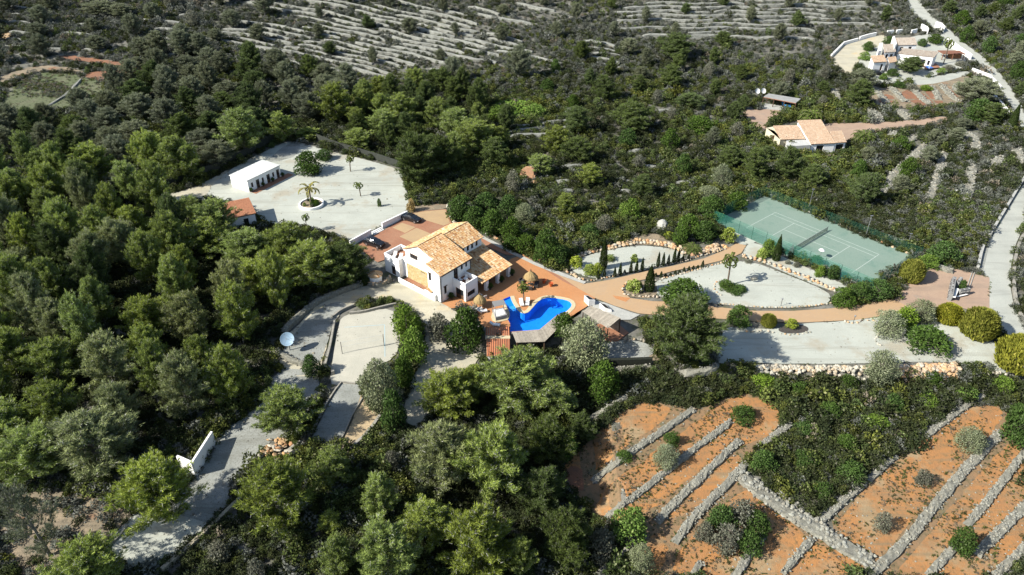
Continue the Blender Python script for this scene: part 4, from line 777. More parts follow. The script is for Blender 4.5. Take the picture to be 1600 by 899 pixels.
for n, l in _b2.items():
    for i, (_, o) in enumerate(sorted(l, key=lambda t: t[0])): o['label'] = f"pale terrace wall {'nearest' if i == 0 else (ORD[i] if i < 20 else 'a further') + ' nearest'} to {n}"
print('far walls', len(FARN), max(len(l) for l in _b2.values()))

# ------------------------------------------------------------------ buildings
M_glass = surf('dark_window_glass', (0.02, 0.025, 0.03), None, 1, 0.08, spec=.6)
M_brown = surf('brown_window_wood', (0.10, 0.055, 0.03), (0.07, 0.04, 0.022), 3, .6)
M_dark = surf('dark_interior', (0.03, 0.026, 0.022), None, 1, .9)
M_tiles = tonemat('roof_tiles', [(0.28, 0.14, 0.065), (0.48, 0.26, 0.105), (0.56, 0.35, 0.16), (0.62, 0.46, 0.27), (0.46, 0.23, 0.095), (0.64, 0.54, 0.37)], .85, noise=.12, nscale=1.2)
M_tilesp = tonemat('pale_roof_tiles', [(0.40, 0.28, 0.19), (0.48, 0.36, 0.25), (0.44, 0.30, 0.20), (0.52, 0.42, 0.31)], .85, noise=.12, nscale=1.2)
M_tilesg = tonemat('grey_roof_tiles', [(0.34, 0.29, 0.24), (0.42, 0.37, 0.31), (0.38, 0.32, 0.26), (0.46, 0.42, 0.36)], .85, noise=.12, nscale=1.2)
M_tilesr = tonemat('red_roof_tiles', [(0.36, 0.155, 0.085), (0.43, 0.20, 0.11), (0.40, 0.175, 0.095)], .85, noise=.12)
M_roofbed = surf('roof_mortar', (0.30, 0.19, 0.11), (0.22, 0.13, 0.08), 2, .9)
M_face = tonemat('ochre_facing_stone', [(0.46, 0.36, 0.17), (0.52, 0.43, 0.23), (0.42, 0.31, 0.14), (0.54, 0.46, 0.28)], .9, noise=.15)
M_thatch = surf('thatch', (0.40, 0.29, 0.13), (0.27, 0.19, 0.085), 6, .95, (0.20, .14, .06), 14, 1.0, 20)
M_wood = surf('weathered_deck_wood', (0.40, 0.36, 0.29), (0.30, 0.265, 0.21), 2.0, .85, (.24, .21, .165), 7, .3, 12, rand=.14)
M_woodd = surf('dark_timber', (0.12, 0.075, 0.045), (0.08, 0.05, 0.03), 3, .8)
M_metal = surf('grey_metal', (0.30, 0.31, 0.32), None, 1, .45, metal=.6)
M_pipe = surf('dark_pipe', (0.05, 0.05, 0.055), None, 1, .5)
M_cushion = surf('white_cushion', (0.78, 0.77, 0.74), (0.72, .71, .68), 3, .9)
M_rattan = surf('black_rattan', (0.03, 0.027, 0.025), (0.05, .045, .04), 8, .7)
M_cream = surf('cream_coping', (0.56, 0.47, 0.29), (0.48, 0.41, 0.26), 1.5, .85, None, 5, .2, 10, 'world')
M_capwhite = surf('white_cap', (0.90, 0.90, 0.86), (0.70, .70, .66), .6, .85)
def panel(mb, o, d, n, L, Hh, ops=(), depth=.22, z0=0.0, top=None):
    """a wall face with real openings and their reveals; top: extra gable outline [(along, z), ...] above the rectangle"""
    o = Vector((*o, 0)) if len(o) == 2 else Vector(o); d = Vector((*d, 0)); n = Vector((*n, 0)); xs = sorted({0.0, L, *[a for q in ops for a in q[:2]]}); zs = sorted({z0, Hh, *[a for q in ops for a in q[2:4]]})
    pt = lambda a, z, dep=0.0: tuple(o + d * a - n * dep + Vector((0, 0, z)))
    for i in range(len(xs) - 1):
        for j in range(len(zs) - 1):
            cx, cz = (xs[i] + xs[i + 1]) / 2, (zs[j] + zs[j + 1]) / 2
            if any(q[0] < cx < q[1] and q[2] < cz < q[3] for q in ops): continue
            mb.poly([pt(xs[i], zs[j]), pt(xs[i + 1], zs[j]), pt(xs[i + 1], zs[j + 1]), pt(xs[i], zs[j + 1])])
    for a0, a1, b0, b1 in [q[:4] for q in ops]:
        for A_, B_ in (((a0, b0), (a1, b0)), ((a1, b0), (a1, b1)), ((a1, b1), (a0, b1)), ((a0, b1), (a0, b0))):
            mb.poly([pt(*A_), pt(*B_), pt(*B_, depth), pt(*A_, depth)])
    if top: mb.poly([pt(0, Hh)] + [pt(*q) for q in top] + [pt(L, Hh)])
    return o, d, n
def fill(root, o, d, n, q, depth=.18, kind='window', bars=1, mat=None, lintel=True):
    o = Vector((*o, 0)) if len(o) == 2 else Vector(o); d3 = Vector((*d, 0)); n3 = Vector((*n, 0)); a0, a1, b0, b1 = q[:4]; mb = MB(); mt = mat or M_brown
    def bar(x0, x1, z0, z1, dp, th):
        P = [o + d3 * x - n3 * e + Vector((0, 0, z)) for e in (dp, dp - th) for x, z in ((x0, z0), (x1, z0), (x1, z1), (x0, z1))]; mb.add(P, [(0, 1, 2, 3), (4, 5, 6, 7), (0, 1, 5, 4), (1, 2, 6, 5), (2, 3, 7, 6), (3, 0, 4, 7)])
    t = .08; bar(a0, a0 + t, b0, b1, depth, .07); bar(a1 - t, a1, b0, b1, depth, .07); bar(a0 + t, a1 - t, b1 - t, b1, depth, .07); bar(a0 + t, a1 - t, b0, b0 + t, depth, .07)
    for k in range(bars): x = a0 + (a1 - a0) * (k + 1) / (bars + 1); bar(x - .03, x + .03, b0 + t, b1 - t, depth, .06)
    if kind == 'door': bar(a0 + t, a1 - t, b0 + t, b0 + (b1 - b0) * .38, depth, .05)
    w = mb.build(kind, mt, root); mb = MB(); P = [o + d3 * x - n3 * (depth - .02) + Vector((0, 0, z)) for x, z in ((a0 + .05, b0 + .05), (a1 - .05, b0 + .05), (a1 - .05, b1 - .05), (a0 + .05, b1 - .05))]; mb.poly(P); mb.build('pane', M_glass, w)
    if lintel: mb = MB(); 
    if lintel:
        P = [o + d3 * x - n3 * e + Vector((0, 0, z)) for e in (.1, -.05) for x, z in ((a0 - .15, b1 + .002), (a1 + .15, b1 + .002), (a1 + .15, b1 + .18), (a0 - .15, b1 + .18))]; mb.add(P, [(0, 1, 2, 3), (4, 5, 6, 7), (0, 1, 5, 4), (1, 2, 6, 5), (2, 3, 7, 6), (3, 0, 4, 7)]); mb.build('lintel', mt, w)
    return w
def roof(root, E0, E1, R1, R0, mat=None, tw=.27, tl=.44, name='roof', seed=0, th=.14, ridge=False):
    """sloping roof slab E0-E1 eave, R0-R1 top edge, covered with rows of barrel tiles"""
    E0, E1, R1, R0 = map(Vector, (E0, E1, R1, R0)); c = (E1 - E0); Lc = c.length; c.normalize(); s = (R0 - E0); Ls = s.length; s.normalize(); n = c.cross(s)
    if n.z < 0: n = -n
    mb = MB(); P = [E0, E1, R1, R0]; mb.add([p - n * th for p in P] + P, [(0, 1, 2, 3), (4, 5, 6, 7), (0, 1, 5, 4), (1, 2, 6, 5), (2, 3, 7, 6), (3, 0, 4, 7)]); r = mb.build(name, M_roofbed, root)
    rr = random.Random(seed); mb = MB(); nc = int(Lc / tw); nr = int(Ls / tl); tw = Lc / nc; tl = Ls / nr
    for j in range(nr):
        for i in range(nc):
            mb.tone = min(1, max(0, rr.gauss(.5, .26))); a = (i + .5) * tw + rr.uniform(-.012, .012); s0 = j * tl - .03; s1 = (j + 1) * tl; lo = []; hi = []
            for u, h in ((-.48, .012), (-.26, .085), (.26, .085), (.48, .012)):
                lo.append(E0 + c * (a + u * tw) + s * s0 + n * (h + .03)); hi.append(E0 + c * (a + u * tw * .85) + s * s1 + n * h)
            mb.add(lo + hi, [(0, 1, 5, 4), (1, 2, 6, 5), (2, 3, 7, 6), (0, 3, 2, 1)])
    mb.build('roof_tiles', mat or M_tiles, r, kind='stuff')
    if ridge:
        mb = MB(); k = int(Lc / .45)
        for i in range(k): mb.tone = rr.random(); mb.tube(R0 + c * (Lc * i / k) + n * .06, R0 + c * (Lc * (i + 1) / k) + n * .05, .13, .11, 6)
        mb.build('ridge_tiles', mat or M_tiles, r, kind='stuff')
    return r

# ---- main house: local x runs along the pool side, local y along the drive side
HO = G(690.4, 473.1, 0.0); HR = rad(50); house = thing('villa', (HO.x, HO.y, 0), 'white two storey villa with orange tiled roofs beside the blue pool', 'house', HR)
CLEAR.append([(575, 400), (600, 380), (640, 350), (700, 340), (760, 360), (812, 400), (812, 430), (760, 470), (690, 480), (610, 450), (580, 440)])
SHOW.append([(596, 390), (640, 356), (720, 350), (800, 402), (800, 432), (745, 470), (690, 474), (612, 436)])
zf = lambda u: 6.05 + .31 * u
w = MB(); q = [(2.35, 3.05, 3.6, 5.2)]
panel(w, (0, 0), (0, 1), (-1, 0), 3.3, 6.05, q, top=[(3.3, zf(3.3))]); fill(house, (0, 0), (0, 1), (-1, 0), q[0])
panel(w, (0, 3.3), (1, 0), (0, 1), 1.9, zf(3.3) - .02)
q = [(4.45, 6.5, 4.85, 5.75), (2.85, 3.7, 1.95, 2.85)]
panel(w, (1.9, 3.3), (0, 1), (-1, 0), 7.7, 6.4, q, top=[(0, zf(3.3)), (4.0, zf(7.3)), (7.7, 6.42)]); fill(house, (1.9, 3.3), (0, 1), (-1, 0), q[0], bars=3); fill(house, (1.9, 3.3), (0, 1), (-1, 0), q[1])
q = [(.8, 1.45, 1.4, 2.95), (3.4, 4.5, 2.95, 5.6), (5.3, 5.85, 4.45, 5.6), (6.5, 7.0, 4.45, 5.6)]
panel(w, (0, 0), (1, 0), (0, -1), 7.75, 6.05, q); [fill(house, (0, 0), (1, 0), (0, -1), z_, kind='door' if i == 1 else 'window', lintel=i == 0) for i, z_ in enumerate(q)]
panel(w, (7.75, 0), (0, 1), (1, 0), 11, 6.05, top=[(7.3, zf(7.3)), (11, 6.4)]); panel(w, (1.9, 11), (1, 0), (0, 1), 5.85, 6.4)
w.build('wall', M_white, house)
# stone facing of the recessed wall, stone by stone in courses
sf = MB(); rr = random.Random(3); z = .05
sf.box(1.86, 1.9, 3.32, 10.9, 0, 3.3); sf.build('stone_facing', surf('facing_mortar', (.44, .37, .22), (.38, .31, .18), 2, .95), house)
fs = MB()
while z < 3.2:
    hh = rr.uniform(.18, .3); y = 3.35
    while y < 10.8:
        l = rr.uniform(.25, .6); fs.tone = rr.random(); y1 = min(y + l, 10.88)
        if not (6.0 < (y + y1) / 2 < 7.2 and 1.85 < z + hh / 2 < 2.95): fs.box(1.80 + rr.uniform(0, .03), 1.862, y + .02, y1 - .02, z, min(z + hh - .03, 3.28))
        y = y1
    z += hh
fs.build('facing_stones', M_face, house, kind='stuff')
R_ = dict(seed=1)
roof(house, (-.2, -.4, zf(-.4)), (8.0, -.4, zf(-.4)), (8.0, 3.35, zf(3.35)), (-.2, 3.35, zf(3.35)), seed=1); roof(house, (1.7, 3.35, zf(3.35) + .004), (8.0, 3.35, zf(3.35) + .004), (8.0, 7.35, zf(7.35)), (1.7, 7.35, zf(7.35)), seed=2, ridge=True)
roof(house, (8.0, 11.4, 6.25), (1.7, 11.4, 6.25), (1.7, 7.36, zf(7.36) - .02), (8.0, 7.36, zf(7.36) - .02), seed=3)
# second block
w = MB(); q = [(1.5, 2.05, 4.75, 6.0), (2.75, 3.35, 4.75, 6.1), (3.95, 4.55, 4.75, 6.1), (5.2, 5.8, 4.75, 6.1)]
panel(w, (7.76, 3.35), (1, 0), (0, -1), 6.85, 6.3, q); [fill(house, (7.76, 3.35), (1, 0), (0, -1), z_, bars=0, lintel=False) for z_ in q]
panel(w, (14.6, 3.35), (0, 1), (1, 0), 7.65, 6.3, top=[(3.75, 7.9), (7.65, 6.3)]); panel(w, (7.76, 11), (1, 0), (0, 1), 6.84, 6.3); w.build('wall', M_white, house)
roof(house, (8.05, 2.95, 6.2), (14.85, 2.95, 6.2), (14.85, 7.1, 8.0), (8.05, 7.1, 8.0), seed=4, ridge=True); roof(house, (14.85, 11.4, 6.15), (8.05, 11.4, 6.15), (8.05, 7.12, 7.98), (14.85, 7.12, 7.98), seed=5)
# porch
zp = lambda u: 2.68 + .215 * (u + 4.2)
roof(house, (6.35, -4.2, zp(-4.2)), (15.0, -4.2, zp(-4.2)), (15.0, .02, zp(.02)), (6.35, .02, zp(.02)), seed=6); roof(house, (7.8, .02, zp(.02) + .003), (15.0, .02, zp(.02) + .003), (15.0, 3.34, zp(3.34)), (7.8, 3.34, zp(3.34)), seed=7)
w = MB(); panel(w, (7.76, .4), (1, 0), (0, -1), 7.0, 3.4, [(1.2, 2.4, .02, 2.2), (3.2, 5.2, .02, 2.2)]); panel(w, (14.76, .4), (0, 1), (1, 0), 2.95, 3.45); w.build('wall', M_white, house)
for z_ in [(1.2, 2.4, .02, 2.2), (3.2, 5.2, .02, 2.2)]: fill(house, (7.76, .4), (1, 0), (0, -1), z_, kind='door', lintel=False)
for vx in (8.3, 11.5, 14.6): w = MB(); w.box(vx - .32, vx + .32, -3.75, -3.15, 0, 2.55); w.build('pillar', M_white, house)
w = MB(); w.box(6.4, 14.95, -3.6, -3.35, 2.45, 2.62); w.build('beam', M_woodd, house)
# balcony block
w = MB(); q = [(.5, 2.5, .02, 2.2)]; panel(w, (3.0, -3.2), (0, 1), (-1, 0), 3.2, 3.85, q, .25); q2 = [(.5, 2.5, .75, 1.75)]; panel(w, (3.0, -3.2), (1, 0), (0, -1), 3.25, 3.85, q2, .25)
panel(w, (6.25, -3.2), (0, 1), (1, 0), 3.2, 3.85); panel(w, (3.2, -3.0), (0, 1), (1, 0), 3.0, 3.85, z0=2.9); panel(w, (3.2, -3.0), (1, 0), (0, 1), 2.85, 3.85, z0=2.9); panel(w, (6.05, -3.0), (0, 1), (-1, 0), 3.0, 3.85, z0=2.9)
for b in ((3.0, 3.2, -3.2, 0), (6.05, 6.25, -3.2, 0), (3.2, 6.05, -3.2, -3.0)): w.poly([(b[0], b[2], 3.85), (b[1], b[2], 3.85), (b[1], b[3], 3.85), (b[0], b[3], 3.85)])
bal = w.build('balcony', M_white, house); fill(house, (3.0, -3.2), (0, 1), (-1, 0), q[0], kind='door', lintel=False); fill(house, (3.0, -3.2), (1, 0), (0, -1), q2[0], bars=2, lintel=False)
w = MB(); w.box(3.2, 6.05, -3.0, 0, 2.8, 2.9); w.build('balcony_floor', M_terra, bal)
# wing with its roof terrace
w = MB(); q = [(1.15, 2.3, .05, 2.0)]; panel(w, (.8, 11.9), (0, 1), (-1, 0), 4.1, 4.0, q); panel(w, (.8, 11.9), (1, 0), (0, -1), 4.4, 4.0); panel(w, (.8, 16.0), (1, 0), (0, 1), 4.4, 4.0); panel(w, (5.2, 11.9), (0, 1), (1, 0), 4.1, 4.0)
panel(w, (1.0, 12.1), (0, 1), (1, 0), 3.7, 4.0, z0=3.0); panel(w, (1.0, 12.1), (1, 0), (0, 1), 4.0, 4.0, z0=3.0); panel(w, (1.0, 15.8), (1, 0), (0, -1), 4.0, 4.0, z0=3.0); panel(w, (5.0, 12.1), (0, 1), (-1, 0), 3.7, 4.0, z0=3.0)
for b in ((.8, 1.0, 11.9, 16), (5.0, 5.2, 11.9, 16), (1.0, 5.0, 11.9, 12.1), (1.0, 5.0, 15.8, 16)): w.poly([(b[0], b[2], 4.0), (b[1], b[2], 4.0), (b[1], b[3], 4.0), (b[0], b[3], 4.0)])
wing = w.build('wall', M_white, house); fill(house, (.8, 11.9), (0, 1), (-1, 0), q[0], kind='door', lintel=False); w = MB(); w.box(1.0, 5.0, 12.1, 15.8, 2.85, 2.95); w.build('roof_terrace', M_terra, wing)
w = MB(); panel(w, (1.9, 11.0), (0, 1), (-1, 0), .9, 4.0); panel(w, (5.2, 11.0), (0, 1), (1, 0), .9, 4.0); w.poly([(1.9, 11.0, 4.0), (5.2, 11, 4), (5.2, 11.9, 4), (1.9, 11.9, 4)]); w.build('wall', M_white, house)
# balustrade and little tiled step roof on the drive side
bs = MB(); bs.box(-.45, -.25, 2.6, 11.0, 0, .35); bs.box(-.47, -.23, 2.6, 11.0, .92, 1.02); bs.box(-.5, -.2, 10.7, 11.0, .36, 1.1); bs.box(-.5, -.2, 6.9, 7.2, .36, 1.1); b_ = bs.build('balustrade', M_white, house)
bm_ = MB(); bm_.lathe([(.05, 0), (.09, .15), (.05, .35), (.05, .57)], 6); bme = bm_.mesh('baluster', M_white)
for i in range(34):
    y = 4.2 + i * .2
    if y < 10.65 and not 6.8 < y < 7.3: inst('baluster', bme, b_, (-.35, y, .35))
w = MB(); w.box(-.5, -.2, 1.2, 4.0, 0, 1.3); w.box(-.2, 0, 1.2, 1.5, 0, 1.3); w.build('parapet', M_white, house)
roof(house, (-.5, 2.2, 1.45), (-.02, 2.2, 1.45), (-.02, 4.2, 2.3), (-.5, 4.2, 2.3), name='step_roof', seed=9, tw=.2, tl=.25, th=.1)
w = MB(); w.box(-.2, 1.75, 3.4, 10.9, .02, .12); w.build('terrace_floor', M_terra, house)
for x, y, h in ((.02, -.1, 6), (-.1, .05, 6), (3.0, -3.28, 2.8), (7.78, -.1, 5.9)): w = MB(); w.tube((x, y, 0), (x, y, h), .06, .06, 8); w.build('downpipe', M_pipe, house)
w = MB(); w.tube((-.2, -.5, zf(-.45) - .08), (8.0, -.5, zf(-.45) - .08), .08, .08, 8); w.build('gutter', M_pipe, house)

# ---- furniture builders
def lounger_parts(root):
    w = MB(); w.box(-.35, .35, -.95, .25, .28, .34); [w.box(a - .04, a + .04, b - .04, b + .04, 0, .28) for a in (-.3, .3) for b in (-.85, .2)]; w.build('frame', M_cushion, root)
    w = MB(); w.box(-.33, .33, -.93, .26, .34, .44); w.build('cushion', M_cushion, root); w = MB(); w.obox((0, .55, .56), .66, .75, .1, 0, rad(38)); w.build('backrest', M_cushion, root)
def lounger(loc, rz, label, group):
    r = thing('sun_lounger', loc, label, 'sun lounger', rz, group); lounger_parts(r); return r
hw = lambda v, u, z=0.0: (HO.x + v * math.cos(HR) - u * math.sin(HR), HO.y + v * math.sin(HR) + u * math.cos(HR), z)
lounger(hw(2.5, 13.3, 2.96), HR + rad(-60), 'white sun lounger on the roof terrace, nearer the house roof', 'sun loungers on the roof terrace'); lounger(hw(2.3, 14.7, 2.96), HR + rad(-60), 'white sun lounger on the roof terrace, nearer the parked car', 'sun loungers on the roof terrace')
lounger(tuple(G(814.8, 475.5, .03)), rad(10), 'white sun lounger left of the pool palm', 'sun loungers by the pool'); lounger(tuple(G(824.3, 474.5, .03)), rad(-5), 'white sun lounger on the other side of the pool palm, towards the deep pool', 'sun loungers by the pool')
lounger(tuple(G(745.5, 485, .03)), rad(105), 'white sun lounger beside the small thatched parasol', 'sun loungers by the tile roof'); lounger(tuple(G(753, 488.5, .03)), rad(105), 'dark framed sun lounger between small parasol and jacuzzi', 'sun loungers by the tile roof')
lounger(tuple(G(773, 509.5, .03)), rad(80), 'grey sun lounger just above the striped tile roof', 'sun loungers by the tile roof')
def parasol(p, R, hh, label):
    r = thing('thatched_parasol', p, label, 'parasol'); w = MB(); w.tube((0, 0, 0), (0, 0, hh + .35), .06, .05, 8); w.build('pole', M_woodd, r); w = MB(); rr = random.Random(int(R * 100)); n = 28; prof = [(.12, hh + .35), (.2, hh + .2), (R * .45, hh - .12), (R * .8, hh - .55), (R, hh - 1.05), (R * .97, hh - 1.08), (R * .75, hh - .62), (.1, hh)]; k = len(w.v); w.lathe(prof, n, cap=False)
    for i in range(len(w.v)): x, y, z = w.v[i]; j = rr.uniform(.95, 1.05); w.v[i] = (x * j, y * j, z + rr.uniform(-.05, .05))
    c = w.build('canopy', M_thatch, r); w = MB()
    for i in range(90):
        a = rr.uniform(0, 6.28); w.obox((math.cos(a) * R, math.sin(a) * R, hh - 1.12), .06, .05, rr.uniform(.15, .35), a)
    w.build('fringe', M_thatch, c, kind='stuff'); w = MB(); w.lathe([(.14, hh + .3), (.16, hh + .45), (.05, hh + .6), (.07, hh + .72), (.02, hh + .8)], 8); w.build('finial', M_woodd, r)
parasol(tuple(G(829, 445, .03)), 1.35, 2.7, 'large thatched parasol over the dark sofas'); parasol(tuple(G(750, 479, .03)), 1.15, 2.3, 'small thatched parasol beside the house balcony')
def sofa(p, rz, L, label, kind='sofa'):
    r = thing('rattan_' + kind, p, label, kind, rz, 'dark rattan seats by the pool'); w = MB(); w.box(-L / 2, L / 2, -.4, .4, .05, .32); w.box(-L / 2, L / 2, .28, .42, .32, .75); w.box(-L / 2, -L / 2 + .14, -.4, .28, .32, .58); w.box(L / 2 - .14, L / 2, -.4, .28, .32, .58); w.build('frame', M_rattan, r)
    w = MB(); w.box(-L / 2 + .16, L / 2 - .16, -.38, .26, .33, .45); w.build('cushion', surf('charcoal_cushion', (.06, .06, .065), (.1, .1, .1), 3, .9), r)
sofa(tuple(G(815, 441, .03)), rad(60), 1.0, 'dark rattan armchair at the left of the parasol seats', 'armchair'); sofa(tuple(G(827, 438.5, .03)), rad(0), 1.8, 'dark rattan sofa behind the low table under the parasol'); sofa(tuple(G(838, 447, .03)), rad(-100), 1.6, 'dark rattan sofa on the outer side of the parasol seats'); sofa(tuple(G(824, 452, .03)), rad(170), 1.9, 'dark rattan sofa with its back to the pool')
tb = thing('low_table', tuple(G(829, 446, .03)), 'low dark table under the large thatched parasol', 'table'); w = MB(); w.box(-.5, .5, -.3, .3, .35, .4); w.build('table_top', M_rattan, tb)
for a, b in ((-.44, -.24), (.44, -.24), (.44, .24), (-.44, .24)): w = MB(); w.box(a - .03, a + .03, b - .03, b + .03, 0, .35); w.build('leg', M_rattan, tb)
def pot(p, label, col, s=1.0, plantk=None, cat='pot'):
    r = thing('flower_pot', p, label, cat, group='pots about the house'); w = MB(); w.lathe([(.16 * s, 0), (.27 * s, .45 * s), (.3 * s, .5 * s), (.26 * s, .5 * s), (.22 * s, .42 * s)], 14); w.build('pot', col, r, smooth=False)
    if plantk: tm, cm = KINDS[plantk][0][0]; k = s * .35; inst('plant', cm, r, (0, 0, .42 * s), (0, 0, 1), (k, k, k))
M_potr = surf('orange_glazed_pot', (.45, .09, .02), (.38, .08, .02), 3, .4, spec=.5)
pot(tuple(G(850, 442.5, .03)), 'orange pot on the terrace beside the parasol', M_potr, 1.5); pot(tuple(G(861, 447.5, .03)), 'orange pot on the terrace edge by the driveway', M_potr, 1.5)
M_potd = surf('dark_pot', (.05, .045, .04), None, 1, .6)
for i, (a, b, l) in enumerate([(8.9, -3.9, 'planter at the porch pillar nearest the balcony'), (12.1, -3.9, 'planter at the middle porch pillar'), (15.2, -3.9, 'planter at the far porch pillar'), (1.9, -.6, 'potted bush at the foot of the house wall by the entrance')]): pot(hw(a, b), l, M_potd, 1.2, 'dark_bush')
# chairs and table on the balcony and under the porch
def chair(p, rz, label, mat, group):
    r = thing('patio_chair', p, label, 'chair', rz, group); w = MB(); w.box(-.25, .25, -.25, .25, .4, .45); w.build('seat', mat, r); w = MB(); w.obox((0, .26, .68), .5, .05, .5, 0, rad(-10)); w.build('backrest', mat, r)
    for a, b in ((-.22, -.22), (.22, -.22), (.22, .22), (-.22, .22)): w = MB(); w.box(a - .02, a + .02, b - .02, b + .02, 0, .4); w.build('leg', mat, r)
for i, (a, b, rz, l) in enumerate([(4.2, -1.0, 20, 'white chair on the balcony nearest the balcony door'), (5.3, -1.2, -60, 'white chair on the balcony beside the porch roof'), (4.4, -2.3, 160, 'white chair at the front corner of the balcony')]): chair(hw(a, b, 2.91), HR + rad(rz), l, M_cushion, 'balcony chairs')
tb = thing('balcony_table', hw(4.7, -1.7, 2.91), 'small white table on the balcony', 'table'); w = MB(); w.lathe([(.4, .68), (.42, .7), (.42, .73), (.4, .74)], 16); w.build('table_top', M_cushion, tb); w = MB(); w.tube((0, 0, 0), (0, 0, .68), .05, .04, 8); w.build('leg', M_cushion, tb)
for i, (a, b, rz, l) in enumerate([(9.6, -1.4, 40, 'dark chair under the porch between first and second pillar'), (10.5, -2.0, -80, 'dark chair under the porch beside the middle pillar'), (13.2, -1.6, 10, 'dark chair under the porch by the far pillar')]): chair(hw(a, b), HR + rad(rz), l, M_rattan, 'porch chairs')
for i, (x, y, rz, l) in enumerate([(758, 467, 200, 'white garden chair behind the small thatched parasol'), (751, 464, 150, 'white garden chair against the balcony wall')]): chair(tuple(G(x, y, .03)), rad(rz), l, M_cushion, 'garden chairs by the small parasol')

# ---- pool
pool = thing('swimming_pool', (POOL[0][0], POOL[0][1], 0), 'blue kidney shaped swimming pool with cream coping', 'pool'); po = Vector((-POOL[0][0], -POOL[0][1], 0))
M_poolt = surf('blue_pool_tiles', (0.02, 0.31, 0.90), (0.014, 0.27, 0.84), .5, .5, (0.01, .235, .78), 2.2, 0, 8, 'world')
w = MB(); v, f = cdt_fill(POOL, [], 1.2); shelf = lambda x, y: np.clip(((np.asarray(y) - 104.3) - (np.asarray(x) - 6) * .18) / 2.5, 0, 1)
sp = G(797, 471, 0); dep = [(-1.7 + 1.35 * max(0, 1 - max(0, (Vector((p[0], p[1])) - Vector((sp.x, sp.y))).length - 1.6) / 2.4)) for p in v]
w.add([(p[0], p[1], d) for p, d in zip(v, dep)], f); n = len(POOL)
for i in range(n):
    a, b = POOL[i], POOL[(i + 1) % n]; w.add([(*a, .02), (*b, .02), (*b, -1.75), (*a, -1.75)], [(0, 1, 2, 3)])
w.build('basin', M_poolt, pool, loc=po)
m, nt, N_, L_ = _nodes('pool_water'); out = N_.new('ShaderNodeOutputMaterial'); tr = N_.new('ShaderNodeBsdfTransparent'); tr.inputs[0].default_value = (0.66, 0.88, 0.99, 1); gl = N_.new('ShaderNodeBsdfGlossy'); gl.inputs['Roughness'].default_value = .06; lw = N_.new('ShaderNodeLayerWeight'); lw.inputs[0].default_value = .35; mx = N_.new('ShaderNodeMixShader')
bp = N_.new('ShaderNodeBump'); bp.inputs['Strength'].default_value = .25; bp.inputs['Distance'].default_value = .03; L_.new(_noise(nt, _vec(nt, 'world'), 2.5, 3), bp.inputs['Height']); L_.new(bp.outputs[0], gl.inputs['Normal']); L_.new(bp.outputs[0], lw.inputs['Normal'])
L_.new(_ramp(nt, lw.outputs['Facing'], .35, 1.0, .02, .5), mx.inputs[0]); L_.new(tr.outputs[0], mx.inputs[1]); L_.new(gl.outputs[0], mx.inputs[2]); L_.new(mx.outputs[0], out.inputs[0]); M_water = m
w = MB(); w.add([(p[0], p[1], -.12) for p in v], f); w.build('water', M_water, pool, loc=po)
for k_, (r_, z_) in enumerate(((3.2, -.55), (2.3, -.38))):
    w = MB(); c_ = Vector((sp.x, sp.y)); pl = [tuple(p) for p in v if (Vector(p) - c_).length < r_ + .5]; tri = [t_ for t_ in f if all((Vector(v[i]) - c_).length < r_ for i in t_)]; w.add([(p[0], p[1], z_) for p in v], tri); w.build('entry_step', surf('pale_pool_tiles', (.10, .42, .86), (.08, .36, .80), .8, .5, None, 3, 0, 8, 'world'), pool, loc=po)
def offset_line(pts, d):
    o = []
    for i in range(len(pts)):
        a = Vector(pts[max(i - 1, 0)]); b = Vector(pts[min(i + 1, len(pts) - 1)]); t = (b - a).normalized(); o.append((pts[i][0] - t.y * d, pts[i][1] + t.x * d))
    return o
def coping(idx, wd, nm='coping', seg=2):
    pts = [POOL[i] for i in idx]; sg = 1
    c = Vector(pts[len(pts) // 2]); o1 = offset_line(pts, wd); o2 = offset_line(pts, -wd); mid = len(pts) // 2
    outp = o1 if not inpoly([o1[mid][0]], [o1[mid][1]], POOL)[0] else o2
    for i in range(len(pts) - 1):
        w = MB(); a, b, c_, d_ = pts[i], pts[i + 1], outp[i + 1], outp[i]; w.prism([a, b, c_, d_], .0, .07); w.build(nm, M_cream, pool, loc=po)
coping(range(2, 29), .75); coping([36, 37, 38, 39, 40, 0], .5)
# island with the jacuzzi and its slatted cabana
_p2 = lambda pts, z=0.03: [tuple(G(740 + x / 7.494, 450 + y / 7.494, z)[:2]) for x, y in pts]
jac = thing('jacuzzi_cabana', tuple(G(780, 493, .03)), 'grey framed cabana with slatted roof over the jacuzzi', 'cabana'); jo = Vector((-jac.location.x, -jac.location.y, -.03))
w = MB(); w.prism(_p2([(205, 345), (215, 300), (250, 270), (320, 262), (400, 280), (424, 320), (415, 355), (395, 380), (330, 395), (260, 405), (222, 385)]), .03, .12); w.build('base', M_cream, jac, loc=jo)
qd = _p2([(222, 290), (352, 268), (392, 352), (262, 388)])
w = MB(); w.prism(qd, .12, .75); w.build('tub', surf('grey_tub_skirt', (.36, .36, .35), (.28, .28, .27), 2, .7), jac, loc=jo)
cq = Vector((sum(p[0] for p in qd) / 4, sum(p[1] for p in qd) / 4)); ins = [tuple(cq + (Vector(p) - cq) * .8) for p in qd]; w = MB(); w.prism(ins, .75, .80); w.build('lid', M_cushion, jac, loc=jo)
for p in qd: w = MB(); w.box(p[0] - .06, p[0] + .06, p[1] - .06, p[1] + .06, .12, 2.35); w.build('post', M_metal, jac, loc=jo)
w = MB()
for i in range(4):
    a = Vector((*qd[i], 2.38)); b = Vector((*qd[(i + 1) % 4], 2.38)); w.tube(a, b, .06, .06, 4)
w.build('frame', M_metal, jac, loc=jo)
